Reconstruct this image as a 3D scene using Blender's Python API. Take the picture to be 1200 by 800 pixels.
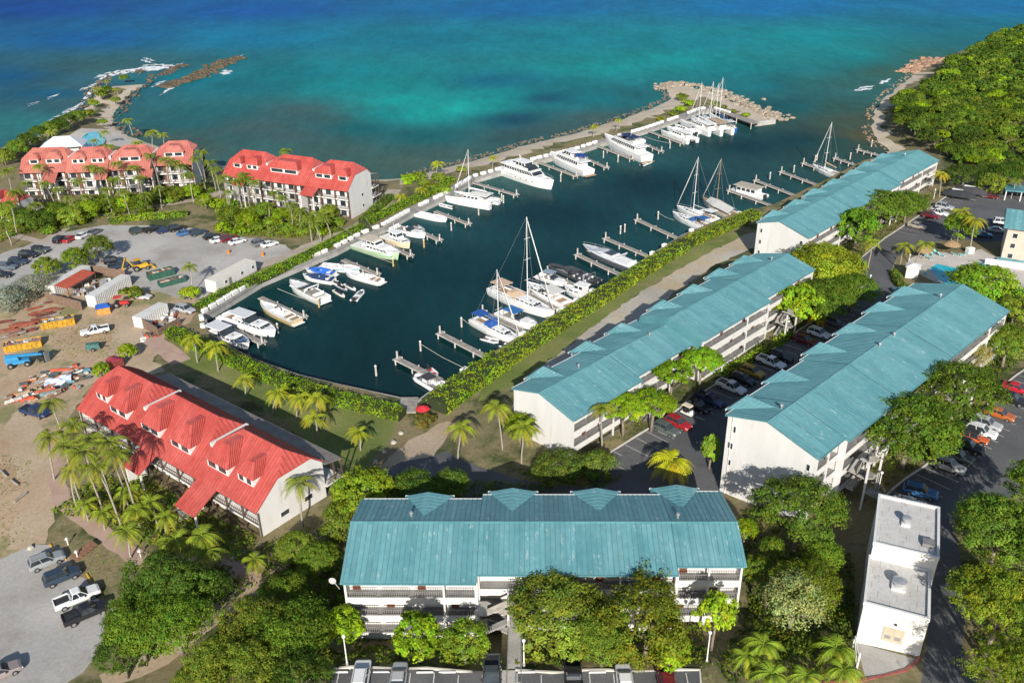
import bpy, math, random
import numpy as np
from mathutils import Vector, Matrix, geometry
for o in list(bpy.data.objects): bpy.data.objects.remove(o)
SC = bpy.context.scene
COL = SC.collection
rad = math.radians
# ---------------------------------------------------------------- camera, sky, sun, exposure
F, PITCH, ROLL, CAMZ = 1050.0, rad(27.5), rad(-0.8), 85.0
SUN_ELEV, SUN_AZ = rad(26.5), rad(0.0)          # shadows run straight away from the viewer (+Y)
fw = np.array([0, math.cos(PITCH), -math.sin(PITCH)]); up0 = np.array([0, math.sin(PITCH), math.cos(PITCH)])
cr, sr = math.cos(ROLL), math.sin(ROLL)
RT = np.array([1.0, 0, 0]) * cr + up0 * sr; UP = up0 * cr - np.array([1.0, 0, 0]) * sr
cam = bpy.data.objects.new('camera', bpy.data.cameras.new('camera')); COL.objects.link(cam)
cam.data.lens = F / 1200 * 36; cam.data.sensor_width = 36; cam.data.sensor_fit = 'HORIZONTAL'
cam.data.clip_start = 0.5; cam.data.clip_end = 60000
cam.matrix_world = Matrix(((RT[0], UP[0], -fw[0], 0), (RT[1], UP[1], -fw[1], 0), (RT[2], UP[2], -fw[2], CAMZ), (0, 0, 0, 1)))
SC.camera = cam
W = bpy.data.worlds.new('World'); SC.world = W; W.use_nodes = True
nt = W.node_tree; bg = nt.nodes['Background']
sky = nt.nodes.new('ShaderNodeTexSky'); sky.sky_type = 'NISHITA'; sky.sun_disc = False
sky.sun_elevation = SUN_ELEV; sky.sun_rotation = math.pi + SUN_AZ; sky.altitude = 50; sky.air_density = 1.0; sky.dust_density = 0.6
nt.links.new(sky.outputs[0], bg.inputs[0]); bg.inputs[1].default_value = 0.09
sl = bpy.data.lights.new('sun', 'SUN'); sl.energy = 4.8; sl.angle = rad(0.53); sl.color = (1.0, 0.945, 0.86)
so = bpy.data.objects.new('sun', sl); COL.objects.link(so); so.rotation_euler = (math.pi / 2 - SUN_ELEV, 0, SUN_AZ)
so.location = (0, -200, 200)
SC.view_settings.view_transform = 'Standard'; SC.view_settings.look = 'None'
SC.view_settings.exposure = 0.34; SC.view_settings.gamma = 1.0
SC.render.engine = 'CYCLES'
SC.cycles.max_bounces = 5; SC.cycles.diffuse_bounces = 2; SC.cycles.glossy_bounces = 2; SC.cycles.transmission_bounces = 2; SC.cycles.transparent_max_bounces = 4
# ---------------------------------------------------------------- where a point of the photograph lies on a level plane
def gp(px, py, z=0.0):
    d = fw + RT * ((px - 600) / F) - UP * ((py - 400) / F)
    t = (z - CAMZ) / d[2]
    return (float(d[0] * t), float(d[1] * t), float(z))
# ---------------------------------------------------------------- materials
MATS = {}
def _nodes(name):
    m = bpy.data.materials.new(name); m.use_nodes = True
    n = m.node_tree.nodes; return m, n, m.node_tree.links, n['Principled BSDF']
def mat(name, col, rough=0.7, col2=None, scale=1.0, detail=4, fine=0.0, fscale=20.0, bump=0.0, bscale=8.0, metal=0.0, spec=0.4, lo=0.35, hi=0.65, stretch=None, spots=None, sscale=2.0, slo=0.62, shi=0.68, coat=0.0, panel=0.0):
    """procedural surface: two tones over a noise, fine grain, optional spots (wear) and bump"""
    if name in MATS: return MATS[name]
    m, n, l, b = _nodes(name)
    b.inputs['Roughness'].default_value = rough; b.inputs['Metallic'].default_value = metal; b.inputs['Specular IOR Level'].default_value = spec
    if coat: b.inputs['Coat Weight'].default_value = coat
    tc = n.new('ShaderNodeTexCoord'); src = tc.outputs['Object']
    if stretch:
        mp = n.new('ShaderNodeMapping'); mp.inputs['Scale'].default_value = stretch; l.new(src, mp.inputs[0]); ssrc = mp.outputs[0]
    else: ssrc = src
    col2 = col2 or tuple(min(1, c * 1.14) for c in col)
    t = n.new('ShaderNodeTexNoise'); t.inputs['Scale'].default_value = scale; t.inputs['Detail'].default_value = detail; l.new(ssrc, t.inputs['Vector'])
    r = n.new('ShaderNodeValToRGB'); e = r.color_ramp.elements
    e[0].position = lo; e[1].position = hi; e[0].color = (*col, 1); e[1].color = (*col2, 1); l.new(t.outputs[0], r.inputs[0])
    out = r.outputs[0]
    if spots:
        t3 = n.new('ShaderNodeTexNoise'); t3.inputs['Scale'].default_value = sscale; t3.inputs['Detail'].default_value = 6; t3.inputs['Roughness'].default_value = 0.65; l.new(ssrc, t3.inputs['Vector'])
        mr = n.new('ShaderNodeMapRange'); mr.inputs[1].default_value = slo; mr.inputs[2].default_value = shi; l.new(t3.outputs[0], mr.inputs[0])
        mx = n.new('ShaderNodeMixRGB'); mx.inputs[2].default_value = (*spots, 1); l.new(mr.outputs[0], mx.inputs[0]); l.new(out, mx.inputs[1]); out = mx.outputs[0]
    if fine:
        t2 = n.new('ShaderNodeTexNoise'); t2.inputs['Scale'].default_value = fscale; t2.inputs['Detail'].default_value = 3; l.new(src, t2.inputs['Vector'])
        mr = n.new('ShaderNodeMapRange'); mr.inputs[3].default_value = 1 - fine; mr.inputs[4].default_value = 1 + fine; mr.inputs[1].default_value = .3; mr.inputs[2].default_value = .7; l.new(t2.outputs[0], mr.inputs[0])
        mx = n.new('ShaderNodeMixRGB'); mx.blend_type = 'MULTIPLY'; mx.inputs[0].default_value = 1; l.new(out, mx.inputs[1]); l.new(mr.outputs[0], mx.inputs[2]); out = mx.outputs[0]
    if panel:   # every metal sheet weathers a little differently
        sp = n.new('ShaderNodeSeparateXYZ'); l.new(src, sp.inputs[0]); dv = n.new('ShaderNodeMath'); dv.operation = 'DIVIDE'; dv.inputs[1].default_value = panel; l.new(sp.outputs[0], dv.inputs[0]); fl = n.new('ShaderNodeMath'); fl.operation = 'FLOOR'; l.new(dv.outputs[0], fl.inputs[0])
        wn = n.new('ShaderNodeTexWhiteNoise'); wn.noise_dimensions = '1D'; l.new(fl.outputs[0], wn.inputs['W']); mr = n.new('ShaderNodeMapRange'); mr.inputs[3].default_value = .9; mr.inputs[4].default_value = 1.09; l.new(wn.outputs[0], mr.inputs[0])
        mx = n.new('ShaderNodeMixRGB'); mx.blend_type = 'MULTIPLY'; mx.inputs[0].default_value = 1; l.new(out, mx.inputs[1]); l.new(mr.outputs[0], mx.inputs[2]); out = mx.outputs[0]
    l.new(out, b.inputs['Base Color'])
    if bump:
        t4 = n.new('ShaderNodeTexNoise'); t4.inputs['Scale'].default_value = bscale; t4.inputs['Detail'].default_value = 5; l.new(src, t4.inputs['Vector'])
        bp = n.new('ShaderNodeBump'); bp.inputs['Strength'].default_value = bump; bp.inputs['Distance'].default_value = 0.2; l.new(t4.outputs[0], bp.inputs['Height']); l.new(bp.outputs[0], b.inputs['Normal'])
    MATS[name] = m; return m
def objmat(name, rough=0.4, metal=0.0, var=0.12, scale=3.0, coat=0.0, transl=0.0, attr=False, spec=0.4, wear=None):
    """paint or leaf whose colour is the object's own colour, with mottling"""
    if name in MATS: return MATS[name]
    m, n, l, b = _nodes(name)
    b.inputs['Roughness'].default_value = rough; b.inputs['Metallic'].default_value = metal; b.inputs['Specular IOR Level'].default_value = spec
    if coat: b.inputs['Coat Weight'].default_value = coat; b.inputs['Coat Roughness'].default_value = 0.08
    oi = n.new('ShaderNodeObjectInfo'); tc = n.new('ShaderNodeTexCoord')
    t = n.new('ShaderNodeTexNoise'); t.inputs['Scale'].default_value = scale; t.inputs['Detail'].default_value = 3; l.new(tc.outputs['Object'], t.inputs['Vector'])
    mr = n.new('ShaderNodeMapRange'); mr.inputs[1].default_value = .3; mr.inputs[2].default_value = .7; mr.inputs[3].default_value = 1 - var; mr.inputs[4].default_value = 1 + var; l.new(t.outputs[0], mr.inputs[0])
    mx = n.new('ShaderNodeMixRGB'); mx.blend_type = 'MULTIPLY'; mx.inputs[0].default_value = 1; l.new(oi.outputs['Color'], mx.inputs[1]); l.new(mr.outputs[0], mx.inputs[2]); out = mx.outputs[0]
    if attr:   # every leaf a little different in tone and hue
        at = n.new('ShaderNodeAttribute'); at.attribute_name = 'tone'
        m2 = n.new('ShaderNodeMixRGB'); m2.blend_type = 'MULTIPLY'; m2.inputs[0].default_value = 1; l.new(out, m2.inputs[1]); l.new(at.outputs['Color'], m2.inputs[2]); out = m2.outputs[0]
    l.new(out, b.inputs['Base Color'])
    if transl:
        tr = n.new('ShaderNodeBsdfTranslucent'); ms = n.new('ShaderNodeMixShader'); ms.inputs[0].default_value = transl
        l.new(out, tr.inputs[0]); l.new(b.outputs[0], ms.inputs[1]); l.new(tr.outputs[0], ms.inputs[2]); l.new(ms.outputs[0], n['Material Output'].inputs[0])
    MATS[name] = m; return m
LEAF = objmat('leaf', 0.6, var=0.3, scale=0.35, transl=0.3, attr=True, spec=0.12)
FROND = objmat('frond', 0.5, var=0.15, scale=1.0, transl=0.28, attr=True, spec=0.2)
PAINT = objmat('paint', 0.3, var=0.03, coat=0.5)
GEL = objmat('gelcoat', 0.25, var=0.05, scale=1.2, coat=0.3)
CANVAS = objmat('canvas', 0.85, var=0.1)
RUSTY = objmat('rusty_steel', 0.75, var=0.35, scale=2.0)
WHITEW = mat('white_stucco', (.63, .615, .585), .85, (.69, .675, .65), .5, spots=(.46, .43, .385), sscale=.7, slo=.58, shi=.85, stretch=(1, 1, .25), fine=.04, fscale=6)
TRIM = mat('white_trim', (.66, .645, .61), .6, (.72, .705, .68), .7)
GLASS = mat('window_glass', (.02, .028, .035), .06, (.05, .06, .07), .4, spec=.8)
GREYMETAL = mat('grey_rail', (.16, .155, .15), .6, (.24, .235, .23), .8)
CONCRETE = mat('concrete', (.34, .325, .30), .9, (.45, .43, .40), .35, fine=.12, fscale=5, spots=(.2, .19, .18), sscale=.5, slo=.6, shi=.8)
FLOORGREY = mat('deck_grey', (.22, .21, .20), .85, (.28, .27, .26), .6)
DARKWOOD = mat('dark_wood', (.075, .05, .038), .75, (.13, .09, .065), 1.5)
WOODGREY = mat('weathered_wood', (.24, .215, .185), .9, (.36, .33, .29), 1.2, fine=.15, fscale=9)
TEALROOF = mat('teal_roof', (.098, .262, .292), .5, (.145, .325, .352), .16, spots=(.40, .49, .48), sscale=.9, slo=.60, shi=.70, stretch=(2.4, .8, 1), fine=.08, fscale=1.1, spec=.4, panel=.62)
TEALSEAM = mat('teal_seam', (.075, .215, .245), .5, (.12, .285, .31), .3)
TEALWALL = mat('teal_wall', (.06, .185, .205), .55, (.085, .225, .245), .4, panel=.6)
REDROOF = mat('red_roof', (.44, .075, .06), .5, (.53, .115, .095), .18, fine=.09, fscale=1.1, spec=.35, spots=(.38, .062, .052), sscale=.5, slo=.5, shi=.7, panel=.6)
REDOLD = mat('faded_red_roof', (.40, .12, .095), .65, (.50, .18, .14), .25, fine=.1, fscale=1.2, spots=(.3, .085, .07), sscale=.6, slo=.5, shi=.7)
REDSEAM = mat('red_seam', (.25, .032, .027), .5, (.34, .05, .042), .5)
DOORBROWN = mat('brown_door', (.15, .06, .035), .6)
TYRE = mat('tyre', (.018, .018, .018), .85); RIM = mat('rim', (.4, .4, .41), .35, metal=.7)
LAMPGLASS = mat('lamp_lens', (.75, .75, .72), .15); REDLENS = mat('tail_lens', (.35, .01, .01), .25)
BARK = mat('bark', (.17, .135, .10), .9, (.28, .235, .185), 3, fine=.2)
PALMBARK = mat('palm_bark', (.27, .235, .19), .9, (.38, .34, .285), 2.5, fine=.2, stretch=(1, 1, 4))
STEEL = mat('bright_metal', (.5, .5, .5), .35, (.6, .6, .6), 2, metal=.6)
WHITEP = mat('white_paint', (.76, .75, .72), .5, (.82, .81, .79), 1.0)
TEAK = mat('teak', (.30, .185, .10), .7, (.40, .27, .16), 2)
BLACKP = mat('black_plastic', (.022, .022, .024), .5, (.04, .04, .042), 2)
PILEW = mat('pile_wood', (.42, .38, .33), .9, (.60, .56, .5), 1.5, stretch=(1, 1, .4))
# ---------------------------------------------------------------- mesh collector
class MB:
    def __init__(s): s.v = []; s.f = []; s.m = []
    def add(s, vs, fs, m=0):
        o = len(s.v); s.v += [tuple(map(float, q)) for q in vs]; s.f += [tuple(i + o for i in f) for f in fs]; s.m += [m] * len(fs); return s
    def box(s, x0, x1, y0, y1, z0, z1, m=0, rz=0, c=None):
        vs = [(x, y, z) for z in (z0, z1) for x, y in ((x0, y0), (x1, y0), (x1, y1), (x0, y1))]
        if rz:
            cx, cy = c or ((x0 + x1) / 2, (y0 + y1) / 2); a, b = math.cos(rz), math.sin(rz)
            vs = [(cx + (x - cx) * a - (y - cy) * b, cy + (x - cx) * b + (y - cy) * a, z) for x, y, z in vs]
        return s.add(vs, [(3, 2, 1, 0), (4, 5, 6, 7), (0, 1, 5, 4), (1, 2, 6, 5), (2, 3, 7, 6), (3, 0, 4, 7)], m)
    def taper(s, b, t, m=0):      # (x0,x1,y0,y1,z) bottom and top rectangles
        vs = [(x, y, r[4]) for r in (b, t) for x, y in ((r[0], r[2]), (r[1], r[2]), (r[1], r[3]), (r[0], r[3]))]
        return s.add(vs, [(3, 2, 1, 0), (4, 5, 6, 7), (0, 1, 5, 4), (1, 2, 6, 5), (2, 3, 7, 6), (3, 0, 4, 7)], m)
    def prism(s, poly, axis, a0, a1, m=0):   # polygon extruded along an axis
        n = len(poly)
        def P(q, a): return {'x': (a, q[0], q[1]), 'y': (q[0], a, q[1]), 'z': (q[0], q[1], a)}[axis]
        vs = [P(q, a0) for q in poly] + [P(q, a1) for q in poly]
        fs = [tuple(range(n))[::-1], tuple(range(n, 2 * n))] + [(i, (i + 1) % n, n + (i + 1) % n, n + i) for i in range(n)]
        return s.add(vs, fs, m)
    def tube(s, pts, r, n=6, m=0, cap=True):
        pts = [Vector(p) for p in pts]; rs = r if isinstance(r, (list, tuple)) else [r] * len(pts); vs = []; fs = []
        for i, p in enumerate(pts):
            d = (pts[min(i + 1, len(pts) - 1)] - pts[max(i - 1, 0)]).normalized()
            a = d.orthogonal() if abs(d.z) < .9 else Vector((1, 0, 0)) - d * d.x; a.normalize(); b = d.cross(a)
            vs += [p + (a * math.cos(2 * math.pi * k / n) + b * math.sin(2 * math.pi * k / n)) * rs[i] for k in range(n)]
        for i in range(len(pts) - 1): fs += [(i * n + k, i * n + (k + 1) % n, (i + 1) * n + (k + 1) % n, (i + 1) * n + k) for k in range(n)]
        if cap: fs += [tuple(range(n))[::-1], tuple(range((len(pts) - 1) * n, len(pts) * n))]
        return s.add(vs, fs, m)
    def loft(s, rings, m=0, closed=True, cap=True):
        n = len(rings[0]); vs = [q for r in rings for q in r]; fs = []
        for i in range(len(rings) - 1):
            for k in range(n if closed else n - 1): fs.append((i * n + k, i * n + (k + 1) % n, (i + 1) * n + (k + 1) % n, (i + 1) * n + k))
        if cap: fs += [tuple(range(n))[::-1], tuple(range((len(rings) - 1) * n, len(rings) * n))]
        return s.add(vs, fs, m)
    def mesh(s, name, mats, smooth=False):
        me = bpy.data.meshes.new(name); me.from_pydata(s.v, [], s.f)
        for q in (mats if isinstance(mats, (list, tuple)) else [mats]): me.materials.append(q)
        if any(s.m): me.polygons.foreach_set('material_index', s.m)
        if smooth: me.polygons.foreach_set('use_smooth', [True] * len(s.f))
        return me
    def build(s, name, mats, parent=None, smooth=False, **k): return obj(name, s.mesh(name, mats, smooth), parent, **k)
def obj(name, me, parent=None, loc=None, rz=None, color=None, label=None, cat=None, group=None, kind=None):
    o = bpy.data.objects.new(name, me); COL.objects.link(o)
    if parent: o.parent = parent
    if loc is not None: o.location = loc
    if rz is not None: o.rotation_euler[2] = rz
    if color: o.color = (*color, 1)
    if label: o['label'] = label
    if cat: o['category'] = cat
    if group: o['group'] = group
    if kind: o['kind'] = kind
    return o
def thing(name, label, cat, loc=(0, 0, 0), rz=0, group=None): return obj(name, None, None, loc, rz, None, label, cat, group)
def copy_tree(o, parent=None):
    c = o.copy(); COL.objects.link(c); c.parent = parent
    for ch in KIDS.get(o.name, ()): copy_tree(ch, c)
    return c
KIDS = {}
def register(o):
    ks = [c for c in bpy.data.objects if c.parent == o]; KIDS[o.name] = ks
    for k in ks: register(k)
ORD = ['first', 'second', 'third', 'fourth', 'fifth', 'sixth', 'seventh', 'eighth', 'ninth', 'tenth', 'eleventh', 'twelfth', 'thirteenth', 'fourteenth', 'fifteenth', 'sixteenth', 'seventeenth', 'eighteenth', 'nineteenth', 'twentieth'] + ['twenty-' + q for q in ('first', 'second', 'third', 'fourth', 'fifth', 'sixth', 'seventh', 'eighth', 'ninth')] + ['thirtieth'] + ['thirty-' + q for q in ('first', 'second', 'third', 'fourth', 'fifth', 'sixth', 'seventh', 'eighth', 'ninth')] + ['fortieth']
# ---------------------------------------------------------------- terrain
CTRL = [(100, 350, 1.8), (20, 420, 2.0), (60, 700, 2.2), (200, 600, 2.2), (300, 480, 1.7), (350, 250, 2.0), (120, 230, 2.2), (130, 110, 1.8), (640, 180, 1.5), (860, 125, 1.4), (450, 230, 1.6),
        (250, 330, 1.7), (420, 500, 1.7), (490, 500, 1.6), (520, 560, 2.6), (640, 550, 2.8), (600, 640, 3.2), (600, 738, 2.6), (480, 742, 2.6), (760, 738, 2.6), (540, 740, 2.6), (680, 738, 2.6), (420, 735, 2.8), (840, 730, 3), (600, 790, 7.0), (420, 790, 7.0), (800, 790, 7.0), (500, 785, 7), (700, 785, 7), (300, 795, 5.0), (180, 760, 3.0), (330, 690, 3.2),
        (620, 470, 1.9), (700, 395, 1.6), (800, 320, 1.6), (870, 280, 1.7), (700, 530, 2.6), (780, 500, 2.9), (850, 450, 3.2), (960, 385, 3.4), (1030, 310, 3.5), (1080, 260, 3.4), (1150, 230, 3.4), (1130, 310, 4.2), (1180, 330, 4.2), (1010, 250, 2.5), (930, 300, 2.2),
        (870, 560, 3.2), (930, 580, 4.2), (1000, 560, 5.2), (1060, 560, 7.0), (1130, 520, 7.2), (1190, 450, 7.2), (1110, 620, 7.2), (1110, 740, 7.2), (1180, 650, 8), (1180, 780, 8), (1040, 720, 7.0), (980, 640, 5.2), (930, 720, 5.5), (900, 790, 6.8), (980, 790, 7),
        (1110, 480, 6.2), (1160, 420, 6.2), (1120, 185, 3.0)]
HILL = [(150, 290, 5), (165, 330, 5), (152, 345, 3), (180, 300, 12), (220, 330, 22), (260, 380, 32), (230, 420, 13), (205, 440, 2.5), (250, 480, 6), (320, 450, 34), (330, 350, 40), (300, 280, 30), (230, 262, 14), (185, 255, 6), (170, 235, 4), (260, 200, 12), (330, 560, 16), (185, 390, 3.5), (420, 500, 40), (450, 350, 50), (53, 338, 1.5), (71, 353, 1.5), (30, 318, 1.5)]
_cw = np.array([gp(a, b, z) for a, b, z in CTRL] + [(x, y, z if z < 7 else 4 + (z - 4) * .42) for x, y, z in HILL])
def terr_np(x, y):
    d = np.sqrt((x[:, None] - _cw[None, :, 0]) ** 2 + (y[:, None] - _cw[None, :, 1]) ** 2) + .5
    w = d ** -3.2
    return (w * _cw[None, :, 2]).sum(1) / w.sum(1)
def terr(x, y): return float(terr_np(np.array([x]), np.array([y]))[0])
def G(px, py):
    z = 2.5
    for _ in range(7): p = gp(px, py, z); z = .4 * z + .6 * terr(p[0], p[1])
    p = gp(px, py, z); return Vector((p[0], p[1], terr(p[0], p[1])))
def Gz(px, py, h):          # point h metres above the ground seen at this place
    z = 2.5 + h
    for _ in range(7): p = gp(px, py, z); z = .4 * z + .6 * (terr(p[0], p[1]) + h)
    return Vector((p[0], p[1], terr(p[0], p[1])))
OUTER1 = [(-60, 190), (0, 172), (37, 160), (57, 147), (85, 134), (103, 122), (107, 108), (118, 97), (130, 88), (146, 85), (165, 84), (178, 90), (174, 100), (160, 108), (147, 122), (139, 134), (137, 146), (160, 160), (185, 168), (215, 178), (250, 190), (300, 199), (370, 207), (430, 209), (470, 207), (495, 201), (545, 189), (575, 180), (610, 169), (675, 154), (730, 137), (762, 125), (782, 115), (776, 106), (783, 99), (805, 99), (840, 109), (875, 124), (900, 134), (911, 142)]
QUAYW = [(908, 145), (886, 148), (838, 133), (820, 134), (800, 142), (757, 157), (702, 173), (675, 182), (630, 193), (590, 205), (555, 215), (527, 233), (482, 255), (450, 273), (425, 283), (395, 299), (307, 336), (240, 377), (243, 397)]
QUAYS = [(257, 408), (295, 429), (350, 449), (400, 461), (472, 477)]
QUAYE = [(489, 481), (504, 470), (532, 453), (580, 423), (622, 396), (667, 367), (702, 346), (730, 329), (770, 302), (800, 283), (855, 260), (880, 255), (905, 250), (960, 225), (1010, 201), (1042, 186)]
OUTER2 = [(1036, 176), (1024, 168), (1017, 158), (1016, 145), (1019, 130), (1032, 113), (1048, 101), (1064, 90), (1066, 80), (1082, 74), (1097, 70), (1103, 65), (1120, 60), (1140, 54), (1165, 44), (1185, 37), (1210, 29)]
w0 = lambda L: [gp(a, b, 0)[:2] for a, b in L]
def densify(L, step, jit=0.0, seed=1):
    rnd = random.Random(seed); out = []
    for i in range(len(L) - 1):
        a, b = L[i], L[i + 1]; n = max(1, int(math.hypot(b[0] - a[0], b[1] - a[1]) / step))
        for k in range(n):
            t = k / n; j = jit if k else 0
            out.append((a[0] + (b[0] - a[0]) * t + rnd.uniform(-j, j), a[1] + (b[1] - a[1]) * t + rnd.uniform(-j, j)))
    return out + [L[-1]]
o1 = densify([(-480, 150), (-330, 235)] + w0(OUTER1), 3.0, .7, 3); qw = w0(QUAYW); qs = w0(QUAYS); qe = w0(QUAYE)
o2 = densify(w0(OUTER2) + [(420, 640), (600, 700)], 3.0, .8, 5)
LAND = o1 + qw + qs + qe + o2 + [(700, 700), (700, 25), (-480, 25)]
outer = np.array(o1 + [o1[-1]]), np.array(o2)
def seg_dist(P, L):
    best = np.full(len(P), 1e9)
    for i in range(len(L) - 1):
        a, b = L[i], L[i + 1]; ab = b - a; q = ab @ ab
        if q < 1e-9: continue
        t = np.clip(((P - a) @ ab) / q, 0, 1); d = np.hypot(*(P - a - t[:, None] * ab).T); best = np.minimum(best, d)
    return best
def strip(pts, w):
    L = [G(*p) for p in pts]; a = []; b = []
    for i, p in enumerate(L):
        d = (L[min(i + 1, len(L) - 1)] - L[max(i - 1, 0)]); d.z = 0; d.normalize(); n = Vector((-d.y, d.x, 0)) * w / 2
        a.append((p.x + n.x, p.y + n.y)); b.append((p.x - n.x, p.y - n.y))
    return a + b[::-1]
gpoly = lambda L: [tuple(G(*p))[:2] for p in L]
SANDM = mat('sand', (.50, .41, .30), .95, (.62, .53, .41), .12, fine=.16, fscale=2.5, spots=(.32, .26, .18), sscale=.12, slo=.55, shi=.8)
REG = [  # name, material, polygon (later ones lie on top)
 ('dirt_yard', mat('dirt', (.405, .28, .175), .95, (.515, .39, .265), .07, fine=.14, fscale=1.7, spots=(.24, .22, .10), sscale=.07, slo=.5, shi=.62), gpoly([(-30, 360), (0, 350), (60, 328), (150, 325), (200, 345), (235, 352), (222, 378), (190, 390), (190, 412), (165, 432), (140, 432), (110, 450), (88, 480), (75, 515), (62, 560), (60, 600), (38, 640), (20, 655), (-40, 670)])),
 ('gravel_lot', mat('gravel', (.36, .345, .32), .95, (.46, .44, .41), .06, fine=.1, fscale=2.5, spots=(.31, .285, .25), sscale=.1, slo=.5, shi=.7), gpoly([(-30, 306), (0, 298), (12, 293), (50, 282), (65, 274), (120, 264), (155, 264), (225, 267), (250, 274), (300, 279), (335, 287), (345, 297), (322, 303), (300, 312), (285, 320), (262, 332), (240, 348), (222, 352), (200, 346), (160, 336), (150, 324), (100, 314), (60, 328), (30, 340), (0, 352), (-30, 360)])),
 ('gravel_parking', MATS['gravel'], gpoly([(-60, 670), (0, 655), (38, 638), (62, 638), (84, 660), (106, 688), (136, 712), (122, 740), (110, 770), (60, 815), (-60, 815)])),
 ('yard_track', mat('track', (.41, .305, .20), .95, (.49, .385, .27), .1, fine=.12, fscale=2), strip([(230, 352), (195, 360), (150, 385), (145, 410), (160, 425), (175, 440)], 6)),
 ('yard_lane', MATS['track'], strip([(110, 440), (40, 470), (25, 500), (40, 540), (50, 580), (30, 640)], 5)),
 ('marina_lawn', mat('lawn', (.12, .16, .035), .95, (.21, .22, .065), .1, fine=.2, fscale=3, spots=(.26, .21, .11), sscale=.12, slo=.55, shi=.72), gpoly([(196, 398), (222, 402), (252, 418), (330, 455), (400, 470), (462, 482), (466, 500), (452, 522), (425, 556), (400, 548), (330, 492), (262, 450), (215, 428)])),
 ('brick_path', mat('brick_paving', (.40, .27, .21), .9, (.48, .34, .27), .4, fine=.12, fscale=6), strip([(176, 397), (196, 410), (212, 424)], 4)),
 ('brick_path', MATS['brick_paving'], strip([(72, 530), (66, 560), (72, 585), (100, 608), (130, 632), (165, 655), (215, 655), (262, 655), (300, 683)], 2.6)),
 ('dirt_path', MATS['track'], strip([(395, 612), (345, 645), (310, 680), (275, 705), (240, 730), (190, 770), (120, 800)], 3.0)),
 ('garden_path', mat('path_sand', (.36, .30, .24), .95, (.45, .39, .32), .3, fine=.1, fscale=4), strip([(15, 276), (50, 283), (78, 266), (125, 250), (185, 240), (235, 234), (262, 224)], 3.2)),
 ('beach_lane', MATS['path_sand'], strip([(285, 316), (330, 303), (372, 285), (420, 266), (448, 243), (462, 222)], 4.0)),
 ('quay_lane', mat('lane', (.38, .34, .285), .95, (.47, .43, .365), .09, fine=.12, fscale=2, spots=(.46, .37, .24), sscale=.06, slo=.48, shi=.6), gpoly([(598, 482), (645, 445), (700, 405), (760, 365), (830, 315), (885, 290), (895, 268), (872, 275), (830, 297), (790, 318), (740, 350), (690, 385), (640, 425), (604, 452)])),
 ('quay_grass', MATS['lawn'], gpoly([(560, 470), (604, 452), (640, 425), (690, 385), (740, 350), (790, 318), (872, 275), (860, 262), (800, 292), (730, 340), (660, 382), (580, 436)])),
 ('gravel_lane', MATS['track'], gpoly([(445, 548), (465, 528), (478, 516), (525, 493), (536, 497), (522, 515), (508, 534), (470, 545)])),
 ('asphalt_road', mat('asphalt', (.095, .096, .10), .9, (.13, .13, .133), .12, fine=.12, fscale=3, spots=(.05, .05, .052), sscale=.25, slo=.6, shi=.75), gpoly([(440, 555), (470, 541), (508, 534), (522, 528), (560, 546), (610, 562), (690, 572), (692, 600), (440, 602)])),
 ('car_park', MATS['asphalt'], gpoly([(690, 572), (690, 548), (705, 536), (762, 501), (820, 462), (920, 397), (985, 355), (1012, 335), (1006, 305), (1037, 279), (1080, 251), (1112, 228), (1165, 213), (1215, 213), (1215, 275), (1160, 284), (1120, 280), (1080, 286), (1052, 300), (1046, 312), (1056, 330), (1074, 345), (1060, 366), (1000, 412), (930, 475), (872, 548), (848, 575), (840, 600), (692, 600)])),
 ('upper_car_park', MATS['asphalt'], gpoly([(1036, 583), (1085, 545), (1112, 518), (1165, 464), (1225, 412), (1225, 560), (1180, 585), (1128, 592), (1117, 625), (1132, 680), (1128, 760), (1155, 830), (1075, 830), (1090, 720), (1095, 600)])),
 ('front_car_park', MATS['asphalt'], gpoly([(384, 785), (588, 785), (588, 860), (384, 860)])),
 ('front_car_park', MATS['asphalt'], gpoly([(604, 785), (820, 785), (824, 860), (604, 860)])),
 ('walkway_landing', MATS['concrete'], gpoly([(588, 785), (604, 785), (604, 860), (588, 860)])),
 ('apron', MATS['concrete'], gpoly([(1003, 752), (1075, 772), (1062, 786), (1015, 797)])),
 ('pool_deck', mat('pool_deck', (.52, .47, .42), .8, (.6, .55, .5), .4, fine=.05, fscale=3), gpoly([(1064, 304), (1087, 294), (1122, 297), (1150, 292), (1160, 298), (1180, 306), (1212, 320), (1205, 340), (1130, 337), (1095, 330), (1073, 319)])),
 ('swimming_pool', mat('pool_water', (.02, .42, .56), .05, (.03, .5, .62), .2, spec=.6), gpoly([(1089, 315), (1098, 309), (1124, 315), (1128, 325), (1130, 334), (1110, 336)])),
 ('swimming_pool', MATS['pool_water'], gpoly([(1140, 309), (1148, 307), (1162, 312), (1160, 318), (1148, 316)])),
 ('seaside_pool', MATS['pool_water'], gpoly([(90, 172), (97, 160), (104, 154), (115, 152), (124, 160), (122, 168), (110, 172), (100, 175)])),
 ('seaside_pool_deck', MATS['pool_deck'], gpoly([(60, 172), (95, 150), (128, 146), (140, 150), (158, 164), (150, 172), (125, 170), (124, 160), (115, 152), (104, 154), (97, 160), (90, 172)])),
]
gv = []; gf = []
def addface(poly):
    if sum(a[0] * b[1] - b[0] * a[1] for a, b in zip(poly, poly[1:] + poly[:1])) < 0: poly = poly[::-1]
    s = len(gv); gv.extend(Vector(p) for p in poly); gf.append(list(range(s, s + len(poly))))
addface(LAND)
HARD = ('car_park', 'upper_car_park', 'front_car_park', 'walkway_landing', 'apron', 'pool_deck', 'swimming_pool', 'seaside_pool', 'seaside_pool_deck', 'asphalt_road')
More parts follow.
